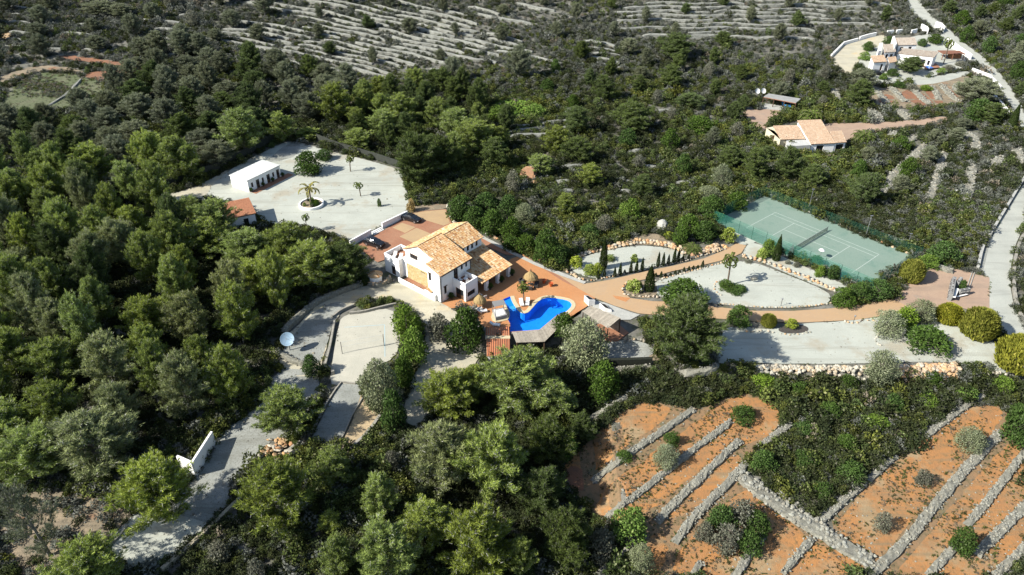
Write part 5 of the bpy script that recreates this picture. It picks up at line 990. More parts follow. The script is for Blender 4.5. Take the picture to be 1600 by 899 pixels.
for i in range(9):
    t = (i + .5) / 9 * .62; a = Vector((*qd[0], 2.42)).lerp(Vector((*qd[3], 2.42)), t); b = Vector((*qd[1], 2.42)).lerp(Vector((*qd[2], 2.42)), t); w = MB(); c = (a + b) / 2; d = b - a; w.obox(c, d.length, .2, .03, math.atan2(d.y, d.x), rad(20)); w.build('slat', surf('grey_slat', (.22, .22, .215), None, 1, .6), jac, loc=jo)
# wooden deck, plank by plank
dk = thing('wooden_deck', tuple(G(830, 520, 0)), 'grey wooden deck along the lower edge of the pool', 'deck'); do = Vector((-dk.location.x, -dk.location.y, 0))
def planks(quad, n, z=.05, gap=.02, nm='plank', mat=None, root=None, off=None):
    A0, A1, B1, B0 = [Vector(p) for p in quad]
    for i in range(n):
        a = A0.lerp(A1, i / n); b = A0.lerp(A1, (i + 1) / n); c = B0.lerp(B1, (i + 1) / n); d = B0.lerp(B1, i / n); u = (b - a).normalized() * gap; w = MB(); w.prism([a, b - u, c - u, d], z - .04, z); w.build(nm, mat or M_wood, root or dk, loc=off if off is not None else do)
planks(_p2([(452, 516), (770, 491), (832, 630), (500, 640)], .05), 26); planks(_p2([(770, 491), (992, 309), (1106, 356), (832, 630)], .05), 30)
w = MB(); w.prism(_p2([(455, 520), (770, 495), (988, 314), (1100, 358), (828, 625), (505, 635)], .0), -.25, -.02); w.build('joists', M_woodd, dk, loc=do)
for x, y in ((505, 632), (660, 630), (826, 622), (960, 490), (1090, 362)):
    p = _p2([(x, y)], 0)[0]; w = MB(); w.box(p[0] - .1, p[0] + .1, p[1] - .1, p[1] + .1, hz(*p) - .2, -.24); w.build('post', M_woodd, dk, loc=do)
rw = low = None
w = MB(); pA = _p2([(430, 516), (770, 492), (990, 312), (1105, 352)], 0)
for i in range(3): a, b = Vector(pA[i]), Vector(pA[i + 1]); d = (b - a).normalized(); s_ = Vector((d.y, -d.x)) * .3; w.prism([a + s_ * .3, b + s_ * .3, b + s_ * 1.3, a + s_ * 1.3], -2.9, -.06)
o = w.build('retaining_wall', M_capconc); tag(o, 'retaining wall under the wooden pool deck', 'wall')
# tiled pool house below the terrace
ph = thing('pool_house', tuple(G(778, 540, -1.0)), 'low pool house with two striped orange tile roofs', 'pool house'); pz0 = -2.6; ph.location.z = pz0; phl = lambda x, y, z: Vector((x - ph.location.x, y - ph.location.y, z - pz0))
a0, a1 = G(759, 512.5, .55), G(796, 511, .55); b0, b1 = G(758.5, 525.5, -.1), G(797, 525.5, -.1); c0, c1 = G(760, 530, -.1), G(797, 530, -.1); e0, e1 = G(760.5, 557, -1.1), G(797, 557, -1.1)
w = MB(); x0, x1 = e0.x + .12, e1.x - .12; w.prism([(x0 - ph.location.x, e0.y + .25 - ph.location.y), (x1 - ph.location.x, e0.y + .25 - ph.location.y), (x1 - ph.location.x, a0.y - ph.location.y), (x0 - ph.location.x, a0.y - ph.location.y)], 0, [1.35, 1.35, 2.5, 2.5]); w.build('wall', M_white, ph)
def striped(q0, q1, r1, r0, nm):
    q0, q1, r1, r0 = [phl(*p) for p in (q0, q1, r1, r0)]; w = MB(); w.add([q0, q1, r1, r0] + [p - Vector((0, 0, .12)) for p in (q0, q1, r1, r0)], [(0, 1, 2, 3), (4, 5, 6, 7), (0, 1, 5, 4), (1, 2, 6, 5), (2, 3, 7, 6), (3, 0, 4, 7)]); rf = w.build(nm, surf('pale_tile_bed', (.46, .36, .25), (.40, .3, .2), 2, .9), ph)
    for i in range(13):
        a = q0.lerp(q1, (i + .5) / 13) + Vector((0, 0, .03)); b = r0.lerp(r1, (i + .5) / 13) + Vector((0, 0, .03)); w = MB(); w.tube(a, b, .1, .1, 8); w.build('tile_row', surf('terracotta_tile', (.46, .16, .065), (.38, .13, .06), 2, .8, rand=.15), rf)
striped(b0, b1, a1, a0, 'roof'); striped(e0, e1, c1, c0, 'roof')
w = MB(); pA, pB = phl(*b0), phl(*c1); w.box(pA.x, pB.x, phl(*c0).y, pA.y, 2.4, 2.62); w.build('ridge_wall', M_cream, ph); w = MB(); w.box(-.25, .3, phl(*b0).y - .1, phl(*b0).y + .3, 2.55, 3.0); w.build('chimney', M_brown, ph)
# ---- wooden shed with lean-to roof and terracotta porch, boxes beside it
_s = lambda x, y, z: G(900 + x / 5.617, 440 + y / 5.617, z)
sh = thing('wooden_shed', tuple(_s(210, 400, 0)), 'open shed with grey plank lean-to roof right of the pool terrace', 'shed'); so = Vector((-sh.location.x, -sh.location.y, 0))
R0, R1, R2, R3 = _s(60, 265, 2.5), _s(130, 212, 2.9), _s(390, 320, 2.9), _s(280, 410, 2.5)
pts = [R0, R3, R2, R1]; n = 16
for i in range(n):
    a = R0.lerp(R3, i / n); b = R0.lerp(R3, (i + .93) / n); c = R1.lerp(R2, (i + .93) / n); d = R1.lerp(R2, i / n); w = MB(); w.add([a, b, c, d] + [p - Vector((0, 0, .05)) for p in (a, b, c, d)], [(0, 1, 2, 3), (4, 5, 6, 7), (0, 1, 5, 4), (1, 2, 6, 5), (2, 3, 7, 6), (3, 0, 4, 7)]); w.build('roof_plank', M_wood, sh, loc=so)
for P_ in (R0, R3, R2, R1): w = MB(); w.box(P_.x * .985 + sh.location.x * .015 - .08, P_.x * .985 + sh.location.x * .015 + .08, P_.y - .2, P_.y - .04, -.3, P_.z - .1); w.build('post', M_woodd, sh, loc=so)
w = MB(); c_ = [(p.x, p.y) for p in (R1, R2)]; d = (Vector(c_[1]) - Vector(c_[0])).normalized(); nn = Vector((d.y, -d.x)) * .1; w.prism([Vector(c_[0]), Vector(c_[1]), Vector(c_[1]) + nn, Vector(c_[0]) + nn], 0, 2.7); w.build('back_wall', M_capconc, sh, loc=so)
w = MB(); w.prism([tuple(_s(x, y, 0)[:2]) for x, y in ((180, 380), (290, 350), (385, 385), (462, 450), (375, 515), (275, 518), (230, 470))], -1.2, .04); w.build('porch_floor', M_terra, sh, loc=so)
def solar_box(pts, h0, h1, label):
    P = [_s(x, y, 0) for x, y in pts]; r = thing('panel_box', (P[0].x, P[0].y, 0), label, 'panel box', group='panel boxes by the shed'); o = Vector((-P[0].x, -P[0].y, 0)); w = MB(); w.prism([tuple(p[:2]) for p in P], 0, [h0, h0, h1, h1] if True else h1); w.build('box', M_white, r, loc=o)
    c = sum((Vector((p.x, p.y)) for p in P), Vector((0, 0))) / 4; hs = [h0, h0, h1, h1]
    a = sum(P[i].x * P[(i + 1) % 4].y - P[(i + 1) % 4].x * P[i].y for i in range(4)); Q = P if a > 0 else P[::-1]
    w = MB(); w.poly([(*(c + (Vector((p.x, p.y)) - c) * .86), z + .03) for p, z in zip(Q, hs)]); w.build('panel', surf('black_panel', (.02, .022, .026), None, 1, .2, spec=.6), r, loc=o)
solar_box([(110, 215), (70, 175), (100, 165), (165, 208)], 1.1, 1.3, 'white box with black sloping panel at the terrace corner'); solar_box([(250, 268), (205, 225), (255, 218), (312, 270)], .5, .9, 'lower white box with grey panel behind the shed roof')

# ---- round hut beside the drive
rh = thing('round_hut', tuple(G(588, 441)), 'round white hut with conical straw coloured roof beside the wing', 'hut'); w = MB(); w.lathe([(1.15, -.3), (1.15, 1.7), (1.0, 1.72)], 24); w.build('wall', M_white, rh)
w = MB(); rr = random.Random(8)
for i in range(40):
    a = 2 * math.pi * i / 40; w.tone = rr.random(); w.tube((math.cos(a) * 1.35, math.sin(a) * 1.35, 1.72), (0, 0, 2.35), .11, .03, 5)
w.lathe([(1.3, 1.68), (.05, 2.3)], 20); w.build('roof', M_tiles, rh)
stone_wall([(577, 446), (586, 449), (598, 447), (606, 441), (611, 436)], .7, .8, 'curved stone wall in front of the round hut', 'low walls of the west side', 8, (.15, .25), M_orange)
# ---- parking walls
def white_wall(px, h, label, t=.28):
    a, b = G(*px[0], 0), G(*px[1], 0); L = (b - a).length; r = thing('parking_wall', tuple(a), label, 'wall', math.atan2(b.y - a.y, b.x - a.x), 'white parking walls'); w = MB(); w.box(0, L, 0, t, -.2, h - .08); w.build('wall', M_white, r); w = MB(); w.box(-.03, L + .03, -.04, t + .04, h - .078, h); w.build('coping', M_capwhite, r)
white_wall([(548, 385), (581, 367)], 1.25, 'white wall between gravel yard and parking, lower stretch'); white_wall([(598, 357), (637.5, 338)], 1.25, 'white wall between gravel yard and parking, upper stretch')
st = thing('yard_steps', tuple(G(582, 366, 0)), 'white steps through the parking wall up to the gravel yard', 'steps'); a, b = G(582, 366, 0), G(597.5, 358, 0); st.rotation_euler.z = math.atan2(b.y - a.y, b.x - a.x); L = (b - a).length
for i in range(3): w = MB(); w.box(0.02, L - .02, .35 * i - .6, .35 * (i + 1) - .6, -.1, .12 * (i + 1)); w.build('step', M_capwhite, st)
w = MB(); [w.tube((x, -.7, 0), (x, -.7, .9), .025, .025, 6) for x in (.2, L - .2)]; w.tube((.2, -.7, .9), (L - .2, -.7, .9), .025, .025, 6); w.build('handrail', M_metal, st)
# ---- yard buildings
yb = thing('yard_building', (-61.2, 154.4, 0), 'long low white building with flat white roof on the gravel yard', 'outbuilding', math.atan2(8.6, 5.1)); Lb, Db, Hb = 10.1, 5.7, 2.9; SHOW.append([(356, 276), (409, 250), (438, 260), (440, 282), (388, 302), (358, 290)])
w = MB(); q = [(.9, 1.5, .8, 2.0), (2.4, 3.4, .02, 2.15), (4.2, 4.8, .8, 2.0), (5.7, 6.7, .02, 2.15), (7.5, 8.1, .8, 2.0), (8.8, 9.7, .02, 2.2)]
panel(w, (0, 0), (1, 0), (0, -1), Lb, Hb, q); panel(w, (0, 0), (0, 1), (-1, 0), Db, Hb); panel(w, (Lb, 0), (0, 1), (1, 0), Db, Hb); panel(w, (0, Db), (1, 0), (0, 1), Lb, Hb); w.build('wall', M_white, yb)
for z_ in q: fill(yb, (0, 0), (1, 0), (0, -1), z_, kind='door' if z_[2] < .1 else 'window', lintel=False)
w = MB(); w.box(-.15, Lb + .15, -.2, Db + .15, Hb + .002, Hb + .16); rf = w.build('roof', surf('grey_white_roof', (.58, .59, .57), (.5, .51, .48), .5, .8), yb)
for i in range(9): w = MB(); w.box(-.1 + i * 1.15, .02 + i * 1.15, -.15, Db + .1, Hb + .162, Hb + .2); w.build('seam', M_capwhite, rf)
w = MB(); w.box(.2, Lb + 2.2, -1.9, -.02, -.1, .06); w.build('terrace', M_terra, yb)
for i, (x, l) in enumerate([(.3, 'planter at the near end of the yard building'), (4.0, 'planter between the first two doors of the yard building'), (7.0, 'planter by the second door of the yard building'), (10.2, 'planter at the far end of the yard building')]):
    M_ = Matrix.Translation(yb.location) @ Matrix.Rotation(yb.rotation_euler.z, 4, 'Z'); pot(tuple(M_ @ Vector((x, -.45, .06))), l, M_potd, .9, 'dark_bush')
rb = thing('garage', tuple(G(402, 352, 0)), 'white garage with plain red roof half hidden by pines', 'outbuilding', rad(118)); SHOW.append([(312, 316), (350, 308), (398, 324), (400, 345), (385, 352), (320, 330)])
w = MB(); panel(w, (0, 0), (1, 0), (0, -1), 6.5, 3.0); panel(w, (0, 0), (0, 1), (-1, 0), 9.5, 2.7, [(1.5, 2.5, .02, 2.1)]); panel(w, (6.5, 0), (0, 1), (1, 0), 9.5, 3.0); panel(w, (0, 9.5), (1, 0), (0, 1), 6.5, 3.0); w.build('wall', M_white, rb); fill(rb, (0, 0), (0, 1), (-1, 0), (1.5, 2.5, .02, 2.1), kind='door', lintel=False)
roof(rb, (-.3, 9.8, 2.95), (-.3, -.3, 2.95), (6.8, -.3, 3.5), (6.8, 9.8, 3.5), M_tilesr, seed=12)
# round planter
rp2 = thing('round_planter', tuple(G(487, 321)), 'round white planter with plants in the gravel yard', 'planter'); w = MB(); w.lathe([(2.75, -.1), (2.75, .6), (2.45, .62), (2.4, .3)], 36, cap=False); w.build('rim', M_white, rp2); w = MB(); w.lathe([(2.45, .35), (.05, .5)], 30); w.build('soil', M_bare, rp2)
rr = random.Random(4)
for i in range(16):
    a = rr.uniform(0, 6.28); d = 2.0 * math.sqrt(rr.random()); k = rr.choice(['grey_bush', 'dark_bush', 'bush']); s_ = rr.uniform(.25, .42); inst('shrub', KINDS[k][0][0][1], rp2, (d * math.cos(a), d * math.sin(a), .4), (0, 0, a), (s_, s_, s_))
# dark fence behind the yard, hedge of the service yard
M_fence = surf('dark_fence_mesh', (.045, .05, .04), (.03, .034, .028), 1.5, .9, None, 6, .4, 9)
def fence(px, h, label, mat, name='fence', t=.12, gap=3.0, post=True, sm=1, group=None):
    pts = wpath(px, gap, sm); p0 = pts[0]; r = thing(name, (p0[0], p0[1], hz(*p0)), label, name.split('_')[-1], group=group)
    for i in range(len(pts) - 1):
        a = Vector((*pts[i], hz(*pts[i]))) - r.location; b = Vector((*pts[i + 1], hz(*pts[i + 1]))) - r.location; d = (b - a); s_ = Vector((-d.y, d.x, 0)).normalized() * t / 2; w = MB(); up = Vector((0, 0, h)); w.add([a - s_, b - s_, b + s_, a + s_, a - s_ + up, b - s_ + up, b + s_ + up, a + s_ + up], [(0, 1, 5, 4), (1, 2, 6, 5), (2, 3, 7, 6), (3, 0, 4, 7), (4, 5, 6, 7)]); w.build('panel', mat, r)
        if post: w = MB(); w.tube(a, a + Vector((0, 0, h + .12)), .06, .06, 6); w.build('post', M_pipe, r)
    return r
fence([(205, 310), (260, 296), (330, 272), (380, 248), (420, 226), (452, 212), (470, 212)], 2.2, 'dark mesh fence behind the gravel yard, left stretch', M_fence, group='yard fences'); fence([(496, 220), (520, 230), (560, 242), (600, 254), (636, 267)], 1.9, 'dark mesh fence behind the gravel yard, right stretch', M_fence, group='yard fences')
fence([(940, 573), (1018, 569)], 1.3, 'black screened hedge along the front of the service yard', surf('black_hedge', (.012, .014, .01), (.02, .025, .014), 4, .95, None, 5, 1, 8), 'screen_hedge', .6, 1.4, False, 0)
fence([(1114, 568), (1118, 545), (1125, 522)], 1.0, 'dark thin fence beside the big solitary pine', M_fence, 'garden_fence', .06, 2, True, 0)
# ---- tennis court
MC = surf('green_tennis_court', (0.18, 0.255, 0.205), (0.205, 0.27, 0.22), .12, .85, (.15, .22, .175), 4, .15, 20, 'world', spots=(.13, .215, .17), spots_scale=.16, spots_at=.53)
ML = surf('white_line_paint', (.50, .54, .49), (.40, .46, .41), 2, .8)
C0 = Vector(court_pt(0, 0)); crz = math.atan2(119.1 - 137.2, 65.4 - 50.0); court = thing('tennis_court', (C0.x, C0.y, 0), 'green tennis court with white lines and mesh fence', 'tennis court', crz)
OX0, OX1, OY0, OY1 = -6.2, 29.6, -3.4, 16.2
w = MB(); w.box(OX0, OX1, OY0, OY1, -.3, .05); w.build('surface', MC, court)
CW, CL = 10.97, 23.77
def line(x0, x1, y0, y1): w = MB(); w.box(x0, x1, y0, y1, .052, .056); w.build('line', ML, court)
t = .09
for y in (0, CW, 1.37, CW - 1.37): line(0, CL, y - t / 2, y + t / 2)
for x in (0, CL): line(x - t / 2, x + t / 2, t, CW - t)
for x in (CL / 2 - 6.4, CL / 2 + 6.4): line(x - t / 2, x + t / 2, 1.37 + t, CW - 1.37 - t)
line(CL / 2 - 6.3, CL / 2 + 6.3, CW / 2 - t / 2, CW / 2 + t / 2)
tn = thing('tennis_net', tuple(Matrix.Translation((C0.x, C0.y, .05)) @ Matrix.Rotation(crz, 4, 'Z') @ Vector((CL / 2, -.9, 0))), 'dark tennis net across the green court', 'tennis net', crz)
M_net = surf('black_net', (.02, .03, .025), None, 1, .9); w = MB(); NW = CW + 1.8
for i in range(90): y = NW * i / 89; w.box(-.008, .008, y - .012, y + .012, .05, .98)
for j in range(8): z = .08 + j * .12; w.box(-.01, .01, 0, NW, z, z + .022)
w.build('netting', M_net, tn); w = MB(); w.box(-.03, .03, 0, NW, .96, 1.04); w.build('tape', surf('pale_net_tape', (.30, .33, .30), None, 1, .8), tn)
for y in (0, NW): w = MB(); w.tube((0, y, 0), (0, y, 1.1), .05, .05, 8); w.build('post', M_pipe, tn)
m, nt, N_, L_ = _nodes('green_fence_mesh'); out = N_.new('ShaderNodeOutputMaterial'); d_ = N_.new('ShaderNodeBsdfDiffuse'); d_.inputs[0].default_value = (.03, .14, .10, 1); tr = N_.new('ShaderNodeBsdfTransparent'); mx = N_.new('ShaderNodeMixShader'); mx.inputs[0].default_value = .36; L_.new(tr.outputs[0], mx.inputs[1]); L_.new(d_.outputs[0], mx.inputs[2]); L_.new(mx.outputs[0], out.inputs[0]); M_cf = m; M_cp = surf('green_fence_post', (.02, .07, .05), None, 1, .6)
cf = thing('court_fence', (C0.x, C0.y, 0), 'green mesh fence round the tennis court', 'fence', crz); FH = 3.0
def cfence(a, b, n, hh=FH, mt=None):
    a = Vector(a); b = Vector(b)
    for i in range(n):
        p = a.lerp(b, i / n); q = a.lerp(b, (i + 1) / n); w = MB(); w.poly([(*p, .06), (*q, .06), (*q, hh), (*p, hh)]); w.build('mesh_panel', mt or M_cf, cf); w = MB(); w.tube((*p, 0), (*p, hh + .08), .045, .045, 6); w.build('post', M_cp, cf)
cfence((OX0, OY0), (OX1, OY0), 11); cfence((OX1, OY0), (OX1, OY1), 6); cfence((OX0, OY1), (OX0, OY0), 6); M_cb = M_cf.copy(); M_cb.name = 'thin_fence_mesh'; next(n for n in M_cb.node_tree.nodes if n.bl_idname == 'ShaderNodeMixShader').inputs[0].default_value = .1; cfence((OX1, OY1), (OX0, OY1), 11, 2.2, M_cb)
CLEAR.append([(1112, 346), (1192, 304), (1426, 402), (1346, 446)]); SHOW.append([(1118, 346), (1192, 306), (1420, 402), (1346, 440)])
for x, y, h, l in ((1263, 328, 5.0, 'lamp pole behind the far half of the tennis court'), (1352, 371, 5.0, 'lamp pole behind the near half of the tennis court'), (1417, 386, 3.0, 'lamp pole at the corner of the tennis court')):
    r = thing('lamp_pole', tuple(G(x, y)), l, 'lamp pole', group='court lamp poles'); w = MB(); w.tube((0, 0, 0), (0, 0, h), .07, .05, 8); w.build('pole', M_metal, r); w = MB(); w.box(-.25, .25, -.12, .12, h, h + .12); w.build('lamp_head', M_metal, r)
um = thing('white_parasol', tuple(G(1281, 403, .05)), 'round white parasol beside the tennis net', 'parasol'); w = MB(); w.tube((0, 0, 0), (0, 0, 2.1), .04, .04, 8); w.build('pole', M_metal, um); w = MB(); w.lathe([(.6, 1.75), (.4, 1.92), (.2, 2.05), (.03, 2.1)], 16, cap=False); w.build('canopy', M_cushion, um)
bn = thing('court_bench', tuple(G(1219, 391, .05)), 'dark bench inside the court fence beside the cypress', 'bench', crz); w = MB(); w.box(-1.6, 1.6, -.25, .25, .4, .5); w.build('seat', M_rattan, bn); w = MB(); w.box(-1.6, 1.6, -.3, -.22, .5, 1.0); w.build('backrest', M_rattan, bn)
for x in (-1.4, 0, 1.4): w = MB(); w.box(x - .05, x + .05, -.22, .22, 0, .4); w.build('leg', M_rattan, bn)
# ---- gate posts of dark and white stones
gt = thing('stone_gate', tuple(G(1490, 470)), 'gate posts of dark and white stones with white caps on the forecourt', 'gate posts'); _gp = lambda x, y: tuple((G(1440 + x / 5.62, 400 + y / 5.62) - gt.location)[:2])
M_mos = tonemat('dark_mosaic_stone', [(.05, .045, .045), (.09, .08, .08), (.30, .30, .28), (.06, .05, .05)], .9, noise=.1)
rr = random.Random(6)
def mosaic(a, b, t, h, nm):
    a = Vector(a); b = Vector(b); d = b - a; L = d.length; rz = math.atan2(d.y, d.x); Mx = Matrix.Translation((*a, 0)) @ Matrix.Rotation(rz, 4, 'Z'); w = MB(); w.add([Mx @ Vector(p) for p in [(0, -t / 2, -.2), (L, -t / 2, -.2), (L, t / 2, -.2), (0, t / 2, -.2), (0, -t / 2, h), (L, -t / 2, h), (L, t / 2, h), (0, t / 2, h)]], [(4, 5, 6, 7), (0, 1, 5, 4), (1, 2, 6, 5), (2, 3, 7, 6), (3, 0, 4, 7)]); o = w.build(nm, surf('grey_mortar', (.24, .24, .23), None, 1, .9), gt); w = MB()
    for i in range(int(L / .36)):
        for j in range(int(h / .34)):
            for sd in (-1, 1):
                w.tone = rr.random(); c = Mx @ Vector((.2 + i * .36 + rr.uniform(-.04, .04), sd * t / 2, .18 + j * .34)); w.rock(tuple(c), .17, .15, .15, rr)
        w.tone = rr.random(); c = Mx @ Vector((.2 + i * .36, 0, h)); w.rock(tuple(c), .18, .2, .06, rr)
    w.build('stones', M_mos, o, kind='stuff')
mosaic(_gp(240, 395), _gp(268, 245), .6, 1.6, 'post'); mosaic(_gp(318, 350), _gp(405, 335), .5, 1.3, 'post'); mosaic(_gp(300, 285), _gp(330, 240), .5, 1.4, 'post')
def cap(a, b, t, z, nm='cap'):
    a = Vector(a); b = Vector(b); d = b - a; s_ = Vector((-d.y, d.x)).normalized() * t / 2; w = MB(); w.prism([a - s_, b - s_, b + s_, a + s_], z, z + .12); w.build(nm, M_capwhite, gt)
cap(_gp(268, 402), _gp(300, 325), .5, .9); cap(_gp(300, 372), _gp(395, 350), .3, .25)
tr_ = _gp(412, 270), _gp(462, 120)
for off in (-.2, .2):
    a, b = Vector(tr_[0]), Vector(tr_[1]); d = (b - a).normalized(); s_ = Vector((-d.y, d.x)) * off; w = MB(); w.prism([a + s_ - s_ * .25, b + s_ - s_ * .25, b + s_ * 1.25, a + s_ * 1.25], .0, .18); w.build('gate_track', M_kerb, gt)
plant_at('dark_bush', G(1502, 452), 2.2, 1.8, label='dark shrub growing out of the stone gate posts')
# ---- satellite dish, volleyball net, small lamps
ds = thing('satellite_dish', tuple(G(453, 548)), 'large pale blue satellite dish above the west drive', 'satellite dish', rad(0)); w = MB(); R = 1.15; n = 28; ring = [(r_, .28 * (r_ / R) ** 2) for r_ in np.linspace(0.02, R, 8)]; w.lathe(ring, n, cap=False); w.lathe([(R, .28), (R + .02, .27), (R * .6, .07), (.3, -.04)], n, cap=False)
d_ = w.build('dish', surf('pale_blue_dish', (.27, .38, .48), (.23, .34, .44), 1, .5), ds, smooth=True); d_.location = (0, 0, 2.4); d_.rotation_euler = (rad(50), 0, rad(6)); w = MB(); w.tube((0, .1, 0), (0, .1, 2.35), .09, .08, 8); w.build('mast', M_metal, ds)
w = MB(); w.tube((0, 0, .05), (0, 0, .95), .02, .02, 5); w.box(-.08, .08, -.08, .08, .9, 1.1); [w.tube((math.cos(a) * 1.1, math.sin(a) * 1.1, .24), (0, 0, .95), .015, .015, 4) for a in (0, 2.1, 4.2)]; f_ = w.build('feed_horn', M_metal, d_)
vn = thing('volleyball_net', tuple(G(535, 553)), 'thin volleyball net on two poles over the sand court', 'volleyball net'); b = G(600.5, 541) - vn.location
for p in (Vector((0, 0, 0)), b): w = MB(); w.tube(p, p + Vector((0, 0, 2.5)), .05, .05, 8); w.build('pole', M_pipe, vn)
w = MB()
for z in (1.5, 2.45): w.tube(Vector((0, 0, z)), b + Vector((0, 0, z)), .02, .02, 4)
for i in range(1, 30): c = b * (i / 30); w.tube(c + Vector((0, 0, 1.5)), c + Vector((0, 0, 2.45)), .006, .006, 3)
w.build('netting', surf('pale_net', (.5, .52, .5), None, 1, .9), vn)
ln = MB(); A_, B_, C_, D_ = G(538, 512), G(601, 508), G(601.5, 558), G(533, 556)
for a, b2 in ((B_, C_), (A_, B_)):
    d = (b2 - a); s_ = Vector((-d.y, d.x, 0)).normalized() * .05; ln.add([a - s_ + Vector((0, 0, .05)), b2 - s_ + Vector((0, 0, .05)), b2 + s_ + Vector((0, 0, .05)), a + s_ + Vector((0, 0, .05))], [(0, 1, 2, 3)])
o = ln.build('court_line_tape', surf('blue_tape', (.35, .5, .55), None, 1, .8)); tag(o, 'pale blue boundary tape on the volleyball court', 'tape')
for x, y, l in ((1333, 505, 'small lamp post on the driveway edge'), (1220, 478, 'small lamp post inside the gravel oval'), (1001, 463, 'little lamp post beside the lane bed')):
    r = thing('garden_lamp', tuple(G(x, y)), l, 'lamp', group='garden lamps'); w = MB(); w.tube((0, 0, 0), (0, 0, 1.3), .05, .04, 8); w.build('pole', M_pipe, r); w = MB(); w.lathe([(.05, 1.3), (.16, 1.4), (.16, 1.6), (.04, 1.7)], 10); w.build('lamp_head', M_metal, r)
rk = thing('garden_rock', tuple(G(1178, 437)), 'single pale slab of rock on the gravel oval', 'rock'); w = MB(); w.tone = .3; w.rock((0, 0, .4), .9, .45, .75, random.Random(77), .4); w.build('rock', M_palest, rk)
# ---- ruin and stone dome on the slope
ru = thing('ruined_wall', tuple(G(824, 281)), 'ruined orange masonry wall standing in the scrub', 'ruin', rad(-20)); w = MB(); rr = random.Random(5)
prof = [(-2.0, .6), (-1.6, 2.2), (-.6, 3.1), (.9, 3.4), (1.5, 3.0), (1.6, 1.0)]
w.add([(x, 0, 0) for x, _ in prof] + [(x, 0, z) for x, z in prof] + [(x, .6, 0) for x, _ in prof] + [(x, .6, z) for x, z in prof], [(i, i + 1, 7 + i, 6 + i) for i in range(5)] + [(12 + i, 18 + i, 19 + i, 13 + i) for i in range(5)] + [(6 + i, 7 + i, 19 + i, 18 + i) for i in range(5)] + [(0, 6, 18, 12), (5, 17, 23, 11)]); w.box(1.3, 1.9, .0, 2.2, 0, 1.4)
w.build('masonry', surf('orange_masonry', (.44, .24, .13), (.36, .2, .12), 1.2, .95, (.46, .34, .22), 2.5, 1, 4), ru)
rubble('rock_heap', [(832, 284), (842, 284)], 1.6, 'rubble fallen at the foot of the ruined orange wall', 30, (.2, .45), M_orange, .1, 'rubble', 12)
dm = thing('stone_dome', tuple(G(1034, 358)), 'pale rounded stone dome above the gravel garden', 'stone dome'); w = MB(); n = 20; prof = [(1.15, -.2), (1.3, .5), (1.25, 1.1), (.95, 1.7), (.5, 2.1), (.05, 2.2)]; w.lathe(prof, n)
for i in range(len(w.v)): x, y, z = w.v[i]; j = random.Random(i).uniform(.93, 1.06); w.v[i] = (x * j, y * j, z)
w.build('dome', surf('pale_dome_stone', (.42, .42, .38), (.33, .33, .29), 2, .95, (.22, .22, .18), 4, 1, 5), dm, smooth=False)
# ---- white retaining wall by the lower track and a white lane slab
ww = thing('white_retaining_wall', tuple(G(296, 735)), 'bright white retaining wall beside the lower track', 'wall'); a = [G(334, 672, .0) for _ in (0,)]; P1, P2, P3 = G(336, 692), G(307, 744), G(284, 734); w = MB(); zt = 2.8
for A_, B_ in ((P1, P2), (P2, P3)):
    A_ = A_ - ww.location; B_ = B_ - ww.location; d = (B_ - A_); s_ = Vector((-d.y, d.x, 0)).normalized() * .15; zl = -.5; w.add([A_ - s_ + Vector((0, 0, zl)), B_ - s_ + Vector((0, 0, zl)), B_ + s_ + Vector((0, 0, zl)), A_ + s_ + Vector((0, 0, zl)), A_ - s_ + Vector((0, 0, 2.3 if A_ == P1 - ww.location else zt)), B_ - s_ + Vector((0, 0, zt)), B_ + s_ + Vector((0, 0, zt)), A_ + s_ + Vector((0, 0, 2.3 if A_ == P1 - ww.location else zt))], [(0, 1, 5, 4), (1, 2, 6, 5), (2, 3, 7, 6), (3, 0, 4, 7), (4, 5, 6, 7)])
w.build('wall', M_white, ww)

